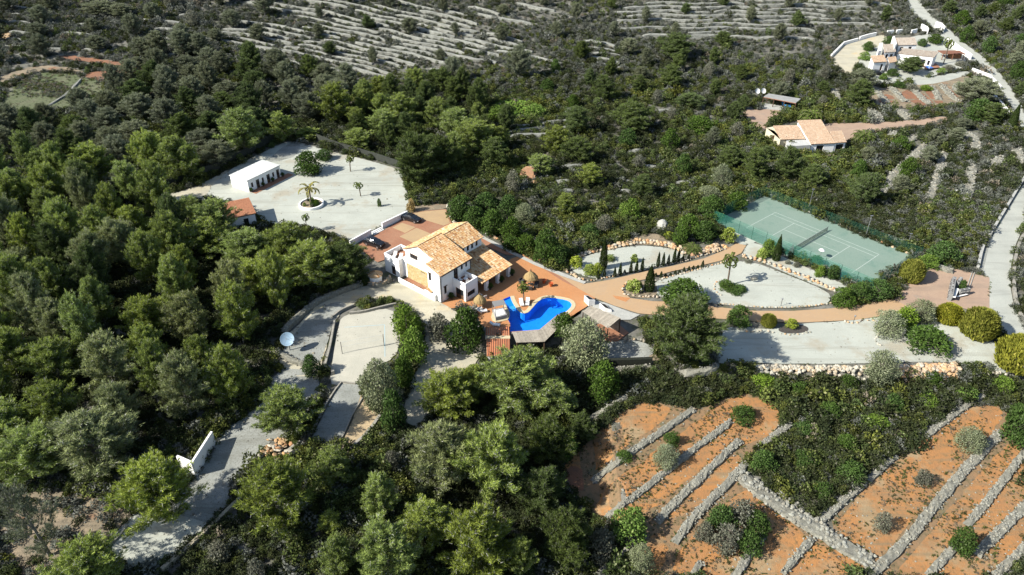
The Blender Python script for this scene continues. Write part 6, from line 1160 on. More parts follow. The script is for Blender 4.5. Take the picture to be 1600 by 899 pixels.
# ------------------------------------------------------------------ cars
M_black = surf('black_car_paint', (.012, .012, .014), None, 1, .18, spec=.6); M_tyre = surf('tyre_rubber', (.02, .02, .02), None, 1, .9); M_rim = surf('alloy_rim', (.45, .45, .46), None, 1, .3, metal=.8); M_lamp = surf('lamp_glass', (.6, .6, .6), None, 1, .1, spec=.8); M_tail = surf('red_tail_glass', (.35, .02, .02), None, 1, .2)
def car(p, rz, label, paint, suv=False):
    r = thing('parked_car', p, label, 'car', rz, 'parked cars'); L, Wd = 4.6, 1.82; up = .18 if suv else 0
    def loft(secs, mat, nm, parent=r):
        w = MB(); rings = []
        for x, hw_, z0, z1, tw in secs: rings.append([(x, -hw_, z0), (x, -hw_, z0 + (z1 - z0) * .6), (x, -hw_ * tw, z1), (x, hw_ * tw, z1), (x, hw_, z0 + (z1 - z0) * .6), (x, hw_, z0)])
        for a, b in zip(rings, rings[1:]): w.add(a + b, [(i, i + 1, 7 + i, 6 + i) for i in range(5)] + [(5, 0, 6, 11)])
        w.add(rings[0], [(0, 1, 2, 3, 4, 5)]); w.add(rings[-1], [(5, 4, 3, 2, 1, 0)]); return w.build(nm, mat, parent)
    body = loft([(-2.3, .72, .38, .78 + up, .9), (-2.22, .84, .28, .92 + up, .93), (-1.5, .91, .22, .98 + up, .94), (0, .91, .22, .97 + up, .94), (1.2, .91, .22, .95 + up, .93), (1.9, .87, .24, .84 + up, .9), (2.25, .74, .32, .70 + up, .85)], paint, 'body')
    rt = 1.43 + up * 1.3; bl = .93 + up
    loft([(-1.95 if suv else -1.75, .78, bl, bl + .08, .9), (-1.35 if suv else -1.0, .8, bl, rt - .05, .76), (-.3, .82, bl, rt, .76), (.35, .82, bl, rt - .04, .76), (1.15, .8, bl, bl + .06, .9)], M_glass, 'windows'); w = MB(); a = -1.3 if suv else -.95; w.add([(a, -.6, rt + .0), (.32, -.6, rt - .02), (.32, .6, rt - .02), (a, .6, rt)] + [(a, -.6, rt + .03), (.32, -.6, rt + .015), (.32, .6, rt + .015), (a, .6, rt + .03)], [(4, 5, 6, 7), (0, 1, 5, 4), (1, 2, 6, 5), (2, 3, 7, 6), (3, 0, 4, 7)]); w.build('roof_panel', paint, r)
    for x in (-1.42, 1.38):
        for s_ in (-1, 1):
            w = MB(); w.tube((x, s_ * .72, .33), (x, s_ * .93, .33), .33, .33, 18); t_ = w.build('wheel', M_tyre, r); w = MB(); w.tube((x, s_ * .90, .33), (x, s_ * .94, .33), .2, .2, 12); w.build('rim', M_rim, t_)
    for s_ in (-1, 1):
        w = MB(); w.obox((2.17, s_ * .58, .64 + up), .14, .3, .13, 0, 0); w.build('headlight', M_lamp, r); w = MB(); w.obox((-2.26, s_ * .62, .74 + up), .08, .26, .14, 0, 0); w.build('tail_light', M_tail, r); w = MB(); w.obox((.75, s_ * .98, .98 + up), .16, .2, .12, 0, 0); w.build('mirror', paint, r)
def car_px(a, b, label, paint, suv=False):
    A_, B_ = G(*a, .35), G(*b, .35); c = (A_ + B_) / 2; car((c.x, c.y, hz(c.x, c.y) + .03), math.atan2(B_.y - A_.y, B_.x - A_.x), label, paint, suv)
car_px((570.5, 377), (600, 386), 'black car parked beside the lower stretch of the white wall', M_black, True); car_px((629.5, 338.5), (657, 346.5), 'black car parked at the upper end of the white wall', M_black)
sb_ = thing('stepping_slabs', tuple(G(585, 392)), 'row of small dark slabs on the paving below the black car', 'slabs')
for x, y in ((572.5, 389.5), (583.5, 391.2), (590.5, 391.2), (596, 391)): p = G(x, y) - sb_.location; w = MB(); w.box(p.x - .25, p.x + .25, p.y - .15, p.y + .15, .03, .1); w.build('slab', M_rattan, sb_)

# ------------------------------------------------------------------ neighbours: blocks under tiled slopes, seen from the photograph's outline
def slope_block(root, E0, E1, R0, zE, zR, base, mat, ops=(), name='roof', seed=1, inset=.3, wall=None, sides=True, tw=.3, tl=.5):
    """E0, E1 eave corners and R0 top corner given as photograph pixels at heights zE, zR above the ground base"""
    e0, e1, r0 = G(*E0, base + zE), G(*E1, base + zE), G(*R0, base + zR); e1.z = e0.z; r1 = e1 + (r0 - e0); o = root.location; L = lambda p: p - o
    rf = roof(root, L(e0), L(e1), L(r1), L(r0), mat, tw, tl, name, seed)
    c = (e0 + e1 + r1 + r0) / 4; q = [p + (c - p).normalized() * inset for p in (e0, e1, r1, r0)]; q = [L(p) for p in q]; zE2, zR2 = base + zE - .12 - o.z, base + zR - .12 - o.z; w = MB()
    d = Vector((q[1].x - q[0].x, q[1].y - q[0].y)); Ln = d.length; d.normalize(); n = Vector((d.y, -d.x))
    if n.dot(Vector((0, -1))) < 0: n = -n
    op = [(a * Ln, b * Ln, z0, z1) for a, b, z0, z1 in ops]; zz = base - o.z; panel(w, (q[0].x, q[0].y, zz), d, n, Ln, zE - .12, op)
    for i, j, za, zb in ((1, 2, zE2, zR2), (3, 0, zR2, zE2), (2, 3, zR2, zR2)): w.poly([(q[i].x, q[i].y, zz - .3), (q[j].x, q[j].y, zz - .3), (q[j].x, q[j].y, zb), (q[i].x, q[i].y, za)])
    w.build('wall', wall or M_white, root)
    for z_ in op: fill(root, (q[0].x, q[0].y, zz), d, n, z_, kind='door' if z_[2] < .1 else 'window', lintel=False)
    return rf
_n = lambda x, y: (1150 + x / 6.915, 130 + y / 6.915)
M_creamw = surf('cream_render', (.60, .55, .40), (.54, .49, .36), 1, .9)
nb = thing('neighbour_house', tuple(G(*_n(700, 700))), 'low neighbour house with pale orange tiled roofs and covered terrace', 'house'); nb.location.z = 0
slope_block(nb, _n(812, 662), _n(1080, 650), _n(662, 405), 2.7, 4.7, 0, M_tilesp, [(.25, .55, .02, 2.2)], seed=21); slope_block(nb, _n(1060, 650), _n(1198, 640), _n(1010, 525), 2.69, 3.5, 0, M_tilesp, [(.2, .85, .02, 2.2)], seed=22)
slope_block(nb, _n(482, 612), _n(752, 606), _n(402, 462), 2.75, 3.9, 0, M_tilesp, seed=23, wall=M_creamw)
w = MB(); P = [G(*_n(x, y), 2.6) for x, y in ((545, 622), (750, 610), (806, 668), (560, 686))]; w.prism([tuple((p - nb.location)[:2]) for p in P], 0, 2.6); w.build('parapet', surf('grey_white_render', (.5, .5, .47), (.44, .44, .41), 1, .9), nb)
w = MB(); P = [G(*_n(x, y), 3.2) for x, y in ((345, 480), (408, 458), (484, 614), (462, 520))]; w.prism([tuple((G(*_n(x, y), 2.9) - nb.location)[:2]) for x, y in ((330, 485), (400, 470), (480, 612), (455, 530))], 0, 2.9); w.build('wall', M_creamw, nb)
for x, y in ((352, 530), (402, 575)): 
    p = G(*_n(x, y), 1.5) - nb.location; w = MB(); w.box(p.x - .35, p.x + .35, p.y - .5, p.y - .3, 1.0, 1.9); w.build('window', M_brown, nb)
w = MB(); p = G(*_n(930, 735), 0) - nb.location; w.box(p.x - .25, p.x + .25, p.y - .25, p.y + .25, 0, 2.6); w.build('pillar', M_white, nb); SHOW.append([_n(330, 470), _n(660, 400), _n(940, 388), _n(1200, 640), _n(812, 664), _n(470, 620)]); CLEAR.append([_n(310, 480), _n(660, 400), _n(940, 388), _n(1210, 640), _n(1040, 760), _n(430, 680)])
cp = thing('carport', tuple(G(*_n(470, 260))), 'long timber carport with grey roof beside the pink court', 'carport'); cp.location.z = 0; SHOW.append([_n(300, 140), _n(350, 110), _n(700, 165), _n(640, 280), _n(300, 260)])
Q = [G(*_n(x, y), z) - cp.location for x, y, z in ((300, 145, 2.6), (648, 212, 2.6), (700, 168, 2.8), (352, 112, 2.8))]; w = MB(); w.add(Q + [q - Vector((0, 0, .15)) for q in Q], [(0, 1, 2, 3), (4, 5, 6, 7), (0, 1, 5, 4), (1, 2, 6, 5), (2, 3, 7, 6), (3, 0, 4, 7)]); w.build('roof', surf('grey_felt', (.30, .30, .29), (.24, .24, .23), 1, .9), cp)
w = MB(); a, b = Q[0], Q[1]; w.tube(a - Vector((0, 0, .28)), b - Vector((0, 0, .28)), .12, .12, 4); w.build('beam', surf('red_timber', (.22, .10, .06), None, 1, .8), cp)
for t in (0, .33, .66, 1):
    for a, b in ((Q[0], Q[1]), (Q[3], Q[2])): p = a.lerp(b, t); w = MB(); w.box(p.x - .1, p.x + .1, p.y - .1, p.y + .1, 0, p.z - .14); w.build('post', M_woodd, cp)
p = G(*_n(556, 272)); car((p.x, p.y + 1.6, .05), rad(-90), 'blue car parked under the carport', surf('blue_car_paint', (.05, .25, .55), None, 1, .25, spec=.6))
for x, y, l in ((215, 145, 'white satellite dish left of the carport'), (278, 143, 'smaller white dish beside the carport')):
    r = thing('small_dish', tuple(G(*_n(x, y + 25))), l, 'satellite dish', rad(20), 'small dishes'); w = MB(); w.lathe([(.05, 0), (.5, .06), (.85, .2)], 18, cap=False); d_ = w.build('dish', M_cushion, r); d_.location = (0, 0, 2.4); d_.rotation_euler = (rad(60), 0, 0); w = MB(); w.tube((0, .05, 0), (0, .05, 2.4), .05, .05, 6); w.build('mast', M_metal, r)
_v = lambda x, y: (1340 + x / 8.172, 30 + y / 8.172)
vb = G(*_v(600, 560)); vz = vb.z; vl = thing('hilltop_villa', tuple(vb), 'white hilltop villa with several grey tiled roofs', 'house'); SHOW.append([_v(150, 470), _v(320, 320), _v(450, 220), _v(760, 240), _v(1010, 340), _v(980, 560), _v(450, 640), _v(190, 640)]); CLEAR.append([_v(100, 430), _v(450, 200), _v(1020, 220), _v(1300, 520), _v(1100, 640), _v(450, 700), _v(180, 700)])
slope_block(vl, _v(520, 335), _v(765, 330), _v(490, 240), 5.4, 6.8, vz, M_tilesg, [(.12, .3, 3.4, 4.8), (.6, .78, 3.4, 4.8)], seed=31); slope_block(vl, _v(345, 428), _v(492, 418), _v(330, 325), 4.2, 5.5, vz, M_tilesg, [(.15, .4, 2.2, 3.5), (.58, .85, 2.2, 3.5)], seed=32)
slope_block(vl, _v(205, 556), _v(378, 545), _v(165, 470), 2.9, 3.6, vz, M_tilesp, [(.62, .8, .02, 2.1)], seed=33); slope_block(vl, _v(500, 440), _v(980, 490), _v(560, 370), 3.2, 4.4, vz, M_tilesg, [(.62, .82, .02, 2.2), (.88, .95, .5, 2.0)], seed=34); slope_block(vl, _v(405, 560), _v(510, 545), _v(385, 490), 2.5, 3.0, vz, M_tilesp, seed=35)
w = MB(); q = [tuple((G(*_v(x, y), vz + 6) - vl.location)[:2]) for x, y in ((445, 235), (470, 230), (500, 330), (480, 335))]; w.prism(q, 0, 6.3); w.build('chimney_wall', M_white, vl); w = MB(); q = [tuple((G(*_v(x, y), vz + 4.5) - vl.location)[:2]) for x, y in ((275, 325), (318, 320), (300, 420), (262, 425))]; w.prism(q, 0, 5.0); w.build('wall', M_white, vl)
w = MB(); w.prism([tuple((G(*_v(x, y)) - vl.location)[:2]) for x, y in ((820, 580), (1000, 575), (1045, 640), (860, 660))], 0.0, .15); w.build('terrace', M_terra, vl); w = MB(); w.prism([tuple((G(*_v(x, y)) - vl.location)[:2]) for x, y in ((850, 628), (900, 620), (960, 650), (900, 668))], .1, .3); w.build('pool', surf('far_pool_blue', (.03, .18, .6), None, 1, .15, spec=.6), vl)
w = MB(); p = G(*_v(1200, 510)) - vl.location; w.box(p.x - 4, p.x + 3.5, p.y - 1, p.y + 3, 2.2, 2.4); [w.box(p.x + a, p.x + a + .2, p.y - 1, p.y - .8, 0, 2.2) for a in (-4, -.5, 3.2)]; w.build('pergola', surf('red_timber', (.22, .10, .06), None, 1, .8), vl); w = MB(); w.box(p.x - .5, p.x + 3.2, p.y + .2, p.y + 2.2, .05, 1.8); w.build('timber_cabin', surf('orange_timber', (.36, .17, .07), (.28, .13, .06), 2, .8), vl)
for px, h, l in (([_v(1140, 305), _v(1290, 420), _v(1440, 520)], 1.8, 'white boundary wall right of the hilltop villa'), ([_v(20, 270), _v(120, 240), _v(230, 215)], 1.3, 'white boundary wall behind the villa garden, left part'), ([_v(370, 195), _v(450, 185)], 1.3, 'short white wall behind the villa garden, first'), ([_v(490, 185), _v(560, 175)], 1.3, 'short white wall behind the villa garden, second'), ([_v(680, 185), _v(750, 170)], 1.3, 'short white wall behind the villa roof'), ([_v(805, 125), _v(870, 160), _v(885, 190)], 1.8, 'white gate wall behind the villa palm'), ([_v(985, 100), _v(1050, 120), _v(1090, 170)], 2.0, 'white wall beside the upper road'), ([(1550, 152), (1575, 182)], 1.5, 'white wall stretch along the upper road'), ([(1298, 90), (1318, 70), (1340, 64)], 1.0, 'white garden wall at the left of the villa'), ([(1518, 112), (1545, 122), (1562, 140)], 1.2, 'white roadside wall below the villa')):
    o = low_wall(px, .4, h, M_white, l, 'boundary_wall', 0, 'white villa walls')
def hedge(px, w_, h, label):
    pts = wpath(px, .5); p0 = pts[0]; r = thing('hedge', (p0[0], p0[1], hz(*p0)), label, 'hedge'); rng = np.random.default_rng(3); n = int(len(pts) * 120); i = rng.integers(0, len(pts) - 1, n); P = np.array(pts)[i] + rng.uniform(-w_ / 2, w_ / 2, (n, 2)); z = h * rng.random(n) ** .5; P3 = np.stack([P[:, 0] - p0[0], P[:, 1] - p0[1], z], 1); D = unit(rng.normal(size=(n, 3)) + np.array([0, 0, .4])); L = rng.uniform(.18, .4, n); inst('foliage', poly_mesh('foliage', blades(P3, D, L, L * .6, rng, 'quad'), rng.random(n) * .8, LM_cyp), r)
hedge([_v(10, 640), _v(30, 690), _v(80, 740), _v(200, 775)], 1.6, 2.2, 'dark clipped hedge in front of the hilltop villa drive')
p = G(*_v(245, 710)); car((p.x, p.y, p.z + .03), rad(-15), 'dark car parked in front of the hilltop villa garage', M_black)
# bare rocks and slabs seen in the scrub
RRG = random.Random(21)
for x, y, s_, l in [(1345, 334, 1.6, 'pale flat rock above the tennis court, larger'), (1392, 350, 1.4, 'pale flat rock right of the lamp pole'), (1590, 108, 2.0, 'pale rock on the upper right slope'), (1282, 115, 1.6, 'white rock left of the villa hedge'), (1056, 252, 1.3, 'pale rock in the scrub above the garden'), (832, 40, 1.8, 'pale bare rock near the upper edge'), (886, 28, 3.0, 'large pale bare rock on the upper slope')]:
    r = thing('rock_outcrop', tuple(G(x, y)), l, 'rock', group='bare rocks of the slope')
    for k in range(3): w = MB(); w.tone = RRG.random() * .5; w.rock((RRG.uniform(-s_, s_) * .6, RRG.uniform(-s_, s_) * .4, .2), s_ * .8, s_ * .55, .45, RRG); w.build('rock', M_stone, r)

# ------------------------------------------------------------------ trees placed one by one
FILLED = []     # (x, y, radius) of placed plants, so that sampled ones keep their distance
def T(kind, cx, yt, yb, w, label=None, **k):
    o = plant(kind, cx, yt, yb, w, label, **k); FILLED.append((o.location.x, o.location.y, o.scale.x * KINDS[kind][2] * .42)); return o
# round the yard and behind it
for a in [('pine', 527, 121, 206, 60), ('pine', 630, 138, 212, 54), ('pine', 683, 146, 215, 44), ('pine', 717, 160, 236, 62), ('pine', 740, 176, 256, 68), ('pine', 600, 165, 225, 50),
          ('pine', 563, 194, 244, 48), ('pine', 480, 196, 226, 40), ('dark_pine', 655, 196, 306, 82), ('dark_pine', 695, 205, 285, 55), ('pine', 384, 156, 258, 78), ('pine', 444, 168, 232, 42), ('pine', 240, 192, 290, 55), ('pine', 290, 200, 302, 72), ('pine', 157, 213, 306, 68),
          ('pine', 338, 304, 392, 72), ('pine', 395, 345, 440, 88), ('pine', 452, 336, 436, 80), ('pine', 490, 366, 470, 90), ('dark_pine', 545, 372, 462, 80), ('pine', 420, 385, 480, 90), ('pine', 330, 330, 420, 85), ('pine', 300, 300, 372, 50)]: T(*a)
# lower wood in the middle
for a in [('pine', 445, 712, 850, 118), ('pine', 520, 696, 772, 66), ('pine', 596, 730, 824, 66), ('pine', 612, 812, 935, 98), ('pine', 533, 826, 912, 60), ('pale_pine', 694, 640, 786, 118), ('pine', 771, 650, 800, 112), ('pine', 673, 772, 866, 92), ('pine', 750, 786, 930, 124), ('pine', 816, 836, 912, 46),
          ('pine', 702, 568, 668, 88), ('pine', 812, 536, 668, 128), ('pine', 868, 586, 668, 76), ('pine', 742, 566, 640, 56), ('dark_pine', 855, 640, 740, 80), ('dark_pine', 845, 720, 820, 84), ('dark_pine', 885, 790, 900, 80), ('pine', 452, 596, 696, 96), ('pine', 262, 702, 842, 120), ('pale_pine', 168, 634, 764, 132), ('pine', 150, 846, 960, 116), ('pine', 60, 660, 770, 110), ('pine', 20, 620, 720, 90)]: T(*a)
T('sparse_pine', 78, 738, 872, 84, 'leaning pine with a long bare trunk on the bare bank', up=.05)
T('dark_pine', 1068, 440, 592, 118, 'big solitary dark pine beside the driveway, largest right of the pool')
T('broad', 1066, 430, 490, 76, 'dark broadleaf tree behind the big solitary pine'); T('olive', 912, 486, 590, 82, 'silvery olive tree right of the wooden pool deck')
T('broad', 880, 484, 530, 40, 'dark leafy tree between pool deck and silvery olive'); T('broad', 728, 474, 558, 62, 'dark round tree left of the striped tile roof')
T('grey_bush', 686, 484, 538, 46, 'greyish small tree left of the dark round tree'); T('bush', 637, 470, 540, 56, 'bright green bush beside the volleyball court')
T('bush', 648, 505, 575, 48, 'green hedge bush below the bright green bush by the volleyball court'); T('dark_bush', 632, 548, 612, 40, 'dark hedge bush behind the pale olive by the volleyball court'); T('dark_bush', 616, 600, 676, 44, 'dark hedge bush below the pale olive by the bowls strip')
T('olive', 597, 550, 652, 66, 'pale olive tree between volleyball court and bowls strip'); T('broad', 488, 550, 592, 30, 'small dark tree left of the volleyball court')
T('broad', 484, 230, 282, 50, 'dark leafy tree standing in the gravel yard, larger of the two'); T('broad', 507, 230, 256, 30, 'small dark tree behind the leafy tree in the gravel yard')
T('dry_bush', 643, 308, 334, 18, 'dry ochre bush at the end of the white parking wall')
T('bush', 806, 150, 196, 92, 'broad pale green thicket tree on the slope above the house'); T('bush', 780, 160, 196, 40); T('bush', 835, 158, 194, 44)
T('broad', 720, 300, 352, 48); T('broad', 852, 352, 418, 44, 'dense green tree beside the kerb path behind the pool'); T('olive', 820, 312, 356, 40); T('pine', 882, 297, 344, 34); T('broad', 870, 376, 420, 44)
for a in [('broad', 742, 318, 366, 40), ('broad', 770, 322, 376, 46), ('broad', 800, 335, 384, 40), ('grey_bush', 712, 308, 342, 34), ('broad', 795, 300, 345, 40), ('broad', 760, 296, 340, 44), ('dark_bush', 822, 360, 402, 40), ('dark_bush', 800, 365, 396, 34), ('grey_bush', 945, 330, 368, 34), ('dark_bush', 920, 345, 380, 40), ('bush', 985, 305, 350, 40), ('broad', 1075, 330, 378, 44), ('broad', 1110, 300, 352, 46), ('broad', 1100, 340, 385, 44), ('broad', 1062, 350, 388, 30), ('olive', 1105, 285, 325, 44), ('olive', 1125, 250, 300, 36), ('broad', 1150, 295, 335, 40)]: T(*a)
# behind, over the whole slope
for a in [('grey_pine', 810, 62, 132, 42), ('grey_pine', 707, 82, 134, 32), ('grey_pine', 783, 35, 72, 26), ('grey_pine', 640, 22, 60, 30), ('dark_pine', 1055, 44, 108, 60), ('dark_pine', 1130, 44, 80, 32), ('dark_pine', 908, 58, 100, 28), ('grey_pine', 982, 54, 94, 30), ('dark_pine', 945, 110, 168, 40), ('dark_pine', 1047, 96, 146, 38),
          ('dark_pine', 987, 150, 220, 72), ('dark_pine', 1080, 138, 178, 48), ('broad', 1093, 176, 218, 58), ('dark_pine', 1230, 222, 292, 52), ('dark_pine', 1268, 248, 300, 44), ('dark_pine', 1345, 260, 330, 50), ('dark_pine', 900, 160, 220, 46), ('pine', 868, 190, 250, 48), ('dark_pine', 905, 205, 265, 54), ('dark_pine', 770, 205, 272, 50), ('pine', 845, 235, 285, 44), ('pine', 920, 250, 300, 40), ('dark_pine', 1000, 265, 315, 40), ('dark_pine', 1180, 225, 290, 46), ('dark_pine', 1140, 220, 270, 44),
          ('grey_pine', 250, 40, 98, 44), ('grey_pine', 290, 38, 102, 48), ('grey_pine', 318, 44, 100, 40), ('grey_pine', 225, 52, 98, 38), ('grey_pine', 157, -6, 36, 56), ('grey_pine', 190, 0, 36, 40), ('grey_pine', 153, 50, 88, 36), ('grey_pine', 218, 84, 118, 30), ('dark_pine', 1340, 118, 176, 44), ('grey_pine', 1520, 112, 178, 72), ('dark_pine', 1540, 150, 205, 60), ('broad', 1525, 148, 200, 50), ('dark_pine', 1418, 82, 124, 40, 'dark tree in front of the white hilltop villa'), ('grey_pine', 1345, 100, 150, 40)]: T(*a)
for a in [('broad', 1356, 62, 84, 22), ('bush', 1350, 78, 98, 20), ('broad', 1388, 54, 74, 20), ('broad', 1460, 50, 74, 28), ('broad', 1440, 58, 76, 18), ('dark_bush', 1404, 124, 142, 26), ('grey_bush', 1424, 128, 146, 24), ('bush', 1446, 130, 146, 22), ('dark_bush', 1394, 104, 124, 22), ('grey_bush', 1482, 98, 114, 24), ('bush', 1470, 104, 118, 16), ('grey_bush', 1500, 92, 108, 20), ('bush', 1380, 112, 128, 16)]: T(*a)
# right hand garden shrubs
T('globe', 1480, 472, 511, 40, 'ball shaped yellow green shrub nearest the stone gate post'); T('globe', 1525, 478, 536, 56, 'large ball shaped yellow green shrub beside the road junction'); T('globe', 1584, 520, 588, 66, 'ball shaped yellow green shrub at the right edge of the photo'); T('globe', 1422, 403, 446, 38, 'yellow green rounded shrub at the near corner of the tennis court')
T('bush', 1450, 394, 425, 40, 'green bush behind the court corner shrub'); T('broad', 1470, 372, 420, 50, 'dark tree at the back of the gate forecourt')
T('olive', 1384, 478, 534, 54, 'grey green round tree left of the gravel clearing shrubs'); T('bush', 1410, 474, 520, 44, 'pale green bush between two round olive trees'); T('olive', 1436, 462, 512, 50, 'grey olive tree below the gate forecourt'); T('broad', 1447, 506, 560, 78, 'broad dark shrub on the lower gravel, below the olives'); T('olive', 1372, 540, 606, 62, 'grey green tree rising behind the rubble bank')
T('dark_globe', 1314, 446, 486, 38, 'rounded dark shrub left of three by the court end'); T('dark_globe', 1340, 438, 478, 34, 'rounded dark shrub in the middle of three by the court end'); T('dark_globe', 1368, 432, 475, 44, 'rounded dark shrub right of three by the court end')
T('dark_globe', 1152, 474, 515, 44, 'large round green shrub on the driveway edge right of the big pine'); T('globe', 1200, 489, 514, 25, 'small yellow green ball shrub on the driveway edge'); T('lime_bush', 1236, 496, 516, 20, 'little spiky shrub in the dark mulch bed')
T('bush', 1198, 370, 406, 28, 'green bush left of the cypress by the tennis court'); T('cypress', 1212, 364, 408, 13, 'dark cypress beside the tennis court fence', up=.1); T('dark_bush', 1275, 396, 420, 26, 'dark bush by the tennis net, left of two'); T('dark_bush', 1300, 410, 440, 26, 'dark bush by the tennis court, right of two'); T('lime_bush', 1190, 385, 408, 18, 'yellowish shrub in front of the court cypress')
T('lime_bush', 1137, 352, 382, 27, 'leafy round shrub on pale stems at the garden path corner'); T('bush', 1280, 412, 436, 18); T('grey_bush', 1231, 404, 415, 12); T('grey_bush', 1244, 408, 420, 14); T('grey_bush', 1169, 404, 414, 14)
T('lime_bush', 900, 397, 422, 20, 'lime shrub at the left end of the gravel garden'); T('lime_bush', 922, 410, 434, 22, 'lime shrub on the gravel garden edge, second from the pool'); T('lime_bush', 933, 408, 434, 18, 'lime shrub touching the row of young cypresses'); T('lime_bush', 990, 434, 460, 26, 'bright lime shrub in the bed below the garden lane'); T('lime_bush', 991, 395, 412, 12, 'round topped lime shrub among the young cypresses'); T('lime_bush', 1045, 360, 375, 16, 'pale lime shrub below the stone dome')
T('cypress', 942, 368, 421, 13, 'tall dark cypress in the gravel garden', up=.1); T('cypress', 1014, 410, 456, 17, 'tall dark cypress in the bed below the garden lane', up=.1)
T('low_palm', 1082, 376, 402, 40, 'low spreading palm at the end of the young cypress row'); T('low_palm', 952, 394, 412, 24, 'small yellowish palm beside the tall garden cypress')
T('dark_bush', 1150, 442, 464, 40, 'rounded bush at the foot of the palm in the gravel oval'); T('dark_bush', 1134, 434, 458, 30, 'bush left of the palm foot in the gravel oval')
o = plant_at('palm', G(1136, 446), 7.0, 4.6, label='tall palm rising from the bush in the gravel oval', group='palms')
o = plant_at('palm', G(547.8, 268.1), 4.4, 3.6, label='palm in the gravel yard beside the dark tree', group='palms')
o = plant_at('palm', G(563.5, 306.8), 3.7, 3.5, label='palm right of the round planter in the gravel yard', group='palms')
o = plant_at('droop_palm', G(487, 322), 5.6, 5.4, label='palm with drooping yellowish fronds growing in the round planter', group='palms')
o = plant_at('palm', G(818.5, 477), 5.0, 3.3, label='palm between the two white sun loungers by the pool', group='palms')
o = plant_at('palm', G(480, 362), 4.5, 2.6, label='palm among the pines on the lower edge of the gravel yard', group='palms')
o = plant_at('palm', G(1474, 100), 9.0, 5.0, label='palm beside the hilltop villa terrace', group='palms')
T('dark_bush', 593, 308, 323, 8, 'tiny conifer standing alone on the gravel yard', up=.05)
for a in [(1262, 160, 205, 44, 'big palm behind the neighbour house roof'), (1272, 236, 262, 44, 'low palm in front of the neighbour house'), (1350, 196, 232, 46, 'dark palm at the right end of the neighbour house')]: T('low_palm', *a)
T('cypress', 1225, 212, 232, 9, 'dark cypress against the neighbour house wall, left of two', up=.1); T('cypress', 1243, 212, 232, 9, 'dark cypress against the neighbour house wall, right of two', up=.1); T('cypress', 1578, 158, 205, 14, 'dark cypress by the upper road wall', up=.1)
# young cypresses along the garden lane
CY1 = [(48, 385, 70), (335, 460, 75), (395, 450, 85), (493, 445, 95), (545, 430, 125), (590, 415, 40), (648, 405, 110), (703, 398, 115), (757, 385, 125), (910, 345, 140), (957, 340, 130), (1008, 330, 100), (1063, 310, 150), (1103, 300, 120), (1150, 285, 45), (1205, 275, 50)]
CY2 = [(890, 440, 35), (940, 450, 60), (983, 440, 30), (1032, 435, 30), (1077, 420, 40), (1118, 410, 35), (1160, 395, 45), (1207, 385, 45), (1250, 375, 40), (1293, 365, 35), (1338, 355, 70), (745, 600, 100)]
for row, nm, grp in ((CY1, 'row edging the gravel garden', 'young cypresses above the lane'), (sorted(CY2), 'row below the garden lane', 'young cypresses below the lane')):
    for i, (x, y, hh) in enumerate(row):
        p = G(880 + x / 6.154, 360 + y / 6.154); plant_at('small_cypress', p, hh / 6.154 / ppm(p) / .85, .55 + hh * .0022, label=f'slim young cypress, {ORD[i]} from the pool end, {nm}', group=grp)

# ------------------------------------------------------------------ woods: each tree stands on its own spot
_BBC = {}
def _bb(c):
    k = id(c)
    if k not in _BBC: _BBC[k] = (min(p[0] for p in c), max(p[0] for p in c), min(p[1] for p in c), max(p[1] for p in c))
    return _BBC[k]
NOTREE = [[(345, 560), (400, 525), (440, 512), (475, 530), (470, 570), (430, 590), (370, 610)]]
def zone(kinds, poly, gap, hr, wr, n=4000, seed=0, cap=400):
    rg = random.Random(seed); pts = [G(*p) for p in poly]; xs = [p.x for p in pts]; ys = [p.y for p in pts]; wl = [tuple(p[:2]) for p in pts]; k = 0
    X = np.array([rg.uniform(min(xs), max(xs)) for _ in range(n)]); Y = np.array([rg.uniform(min(ys), max(ys)) for _ in range(n)])
    ok = inpoly(X, Y, wl)
    for x, y in zip(X[ok], Y[ok]):
        x = float(x); y = float(y)
        if any((x - a) ** 2 + (y - b) ** 2 < max(gap, r + gap * .35) ** 2 for a, b, r in FILLED): continue
        if seed == 1 and math.sin(x * .16 + 1.1 * math.sin(y * .13)) * math.cos(y * .17 - x * .05) > .78: continue      # gaps in the wood
        if any(inpoly([project(x, y, hz(x, y))[0]], [project(x, y, hz(x, y))[1]], c)[0] for c in NOTREE): continue
        z = hz(x, y); h = rg.uniform(*hr); w = rg.uniform(*wr); bx, by = project(x, y, z); tx, ty = project(x, y, z + h * .95); s = FPX / (y * CP - (z - CAM_H) * SP)
        q = [(bx, by)]; hide = [(tx, ty + 3), (tx - w * s * .3, ty + h * s * .2), (tx + w * s * .3, ty + h * s * .2), (tx - w * s * .42, ty + h * s * .4), (tx + w * s * .42, ty + h * s * .4), ((tx + bx) / 2, (ty + by) / 2)]
        bad = any(inpoly([float(u) for u, _ in q], [float(v) for _, v in q], c).any() for c in CLEAR if _bb(c)[0] <= bx <= _bb(c)[1] and _bb(c)[2] <= by <= _bb(c)[3]) or any(inpoly([float(u) for u, _ in hide], [float(v) for _, v in hide], c).any() for c in SHOW)
        if bad: continue
        plant_at(rg.choice(kinds), (x, y, z), h, w); FILLED.append((x, y, w * .42)); k += 1
        if k >= cap: break
    return k
CN = []
CN.append(zone(['pine'] * 8 + ['pale_pine'] * 3 + ['dark_pine'], [(-10, 300), (60, 275), (140, 300), (220, 320), (300, 355), (330, 400), (440, 420), (520, 430), (560, 445), (500, 470), (460, 490), (432, 520), (425, 560), (400, 600), (372, 640), (310, 665), (260, 700), (180, 690), (100, 715), (-10, 730)], 6.3, (9.5, 14.5), (5.4, 8.2), 5000, 1))
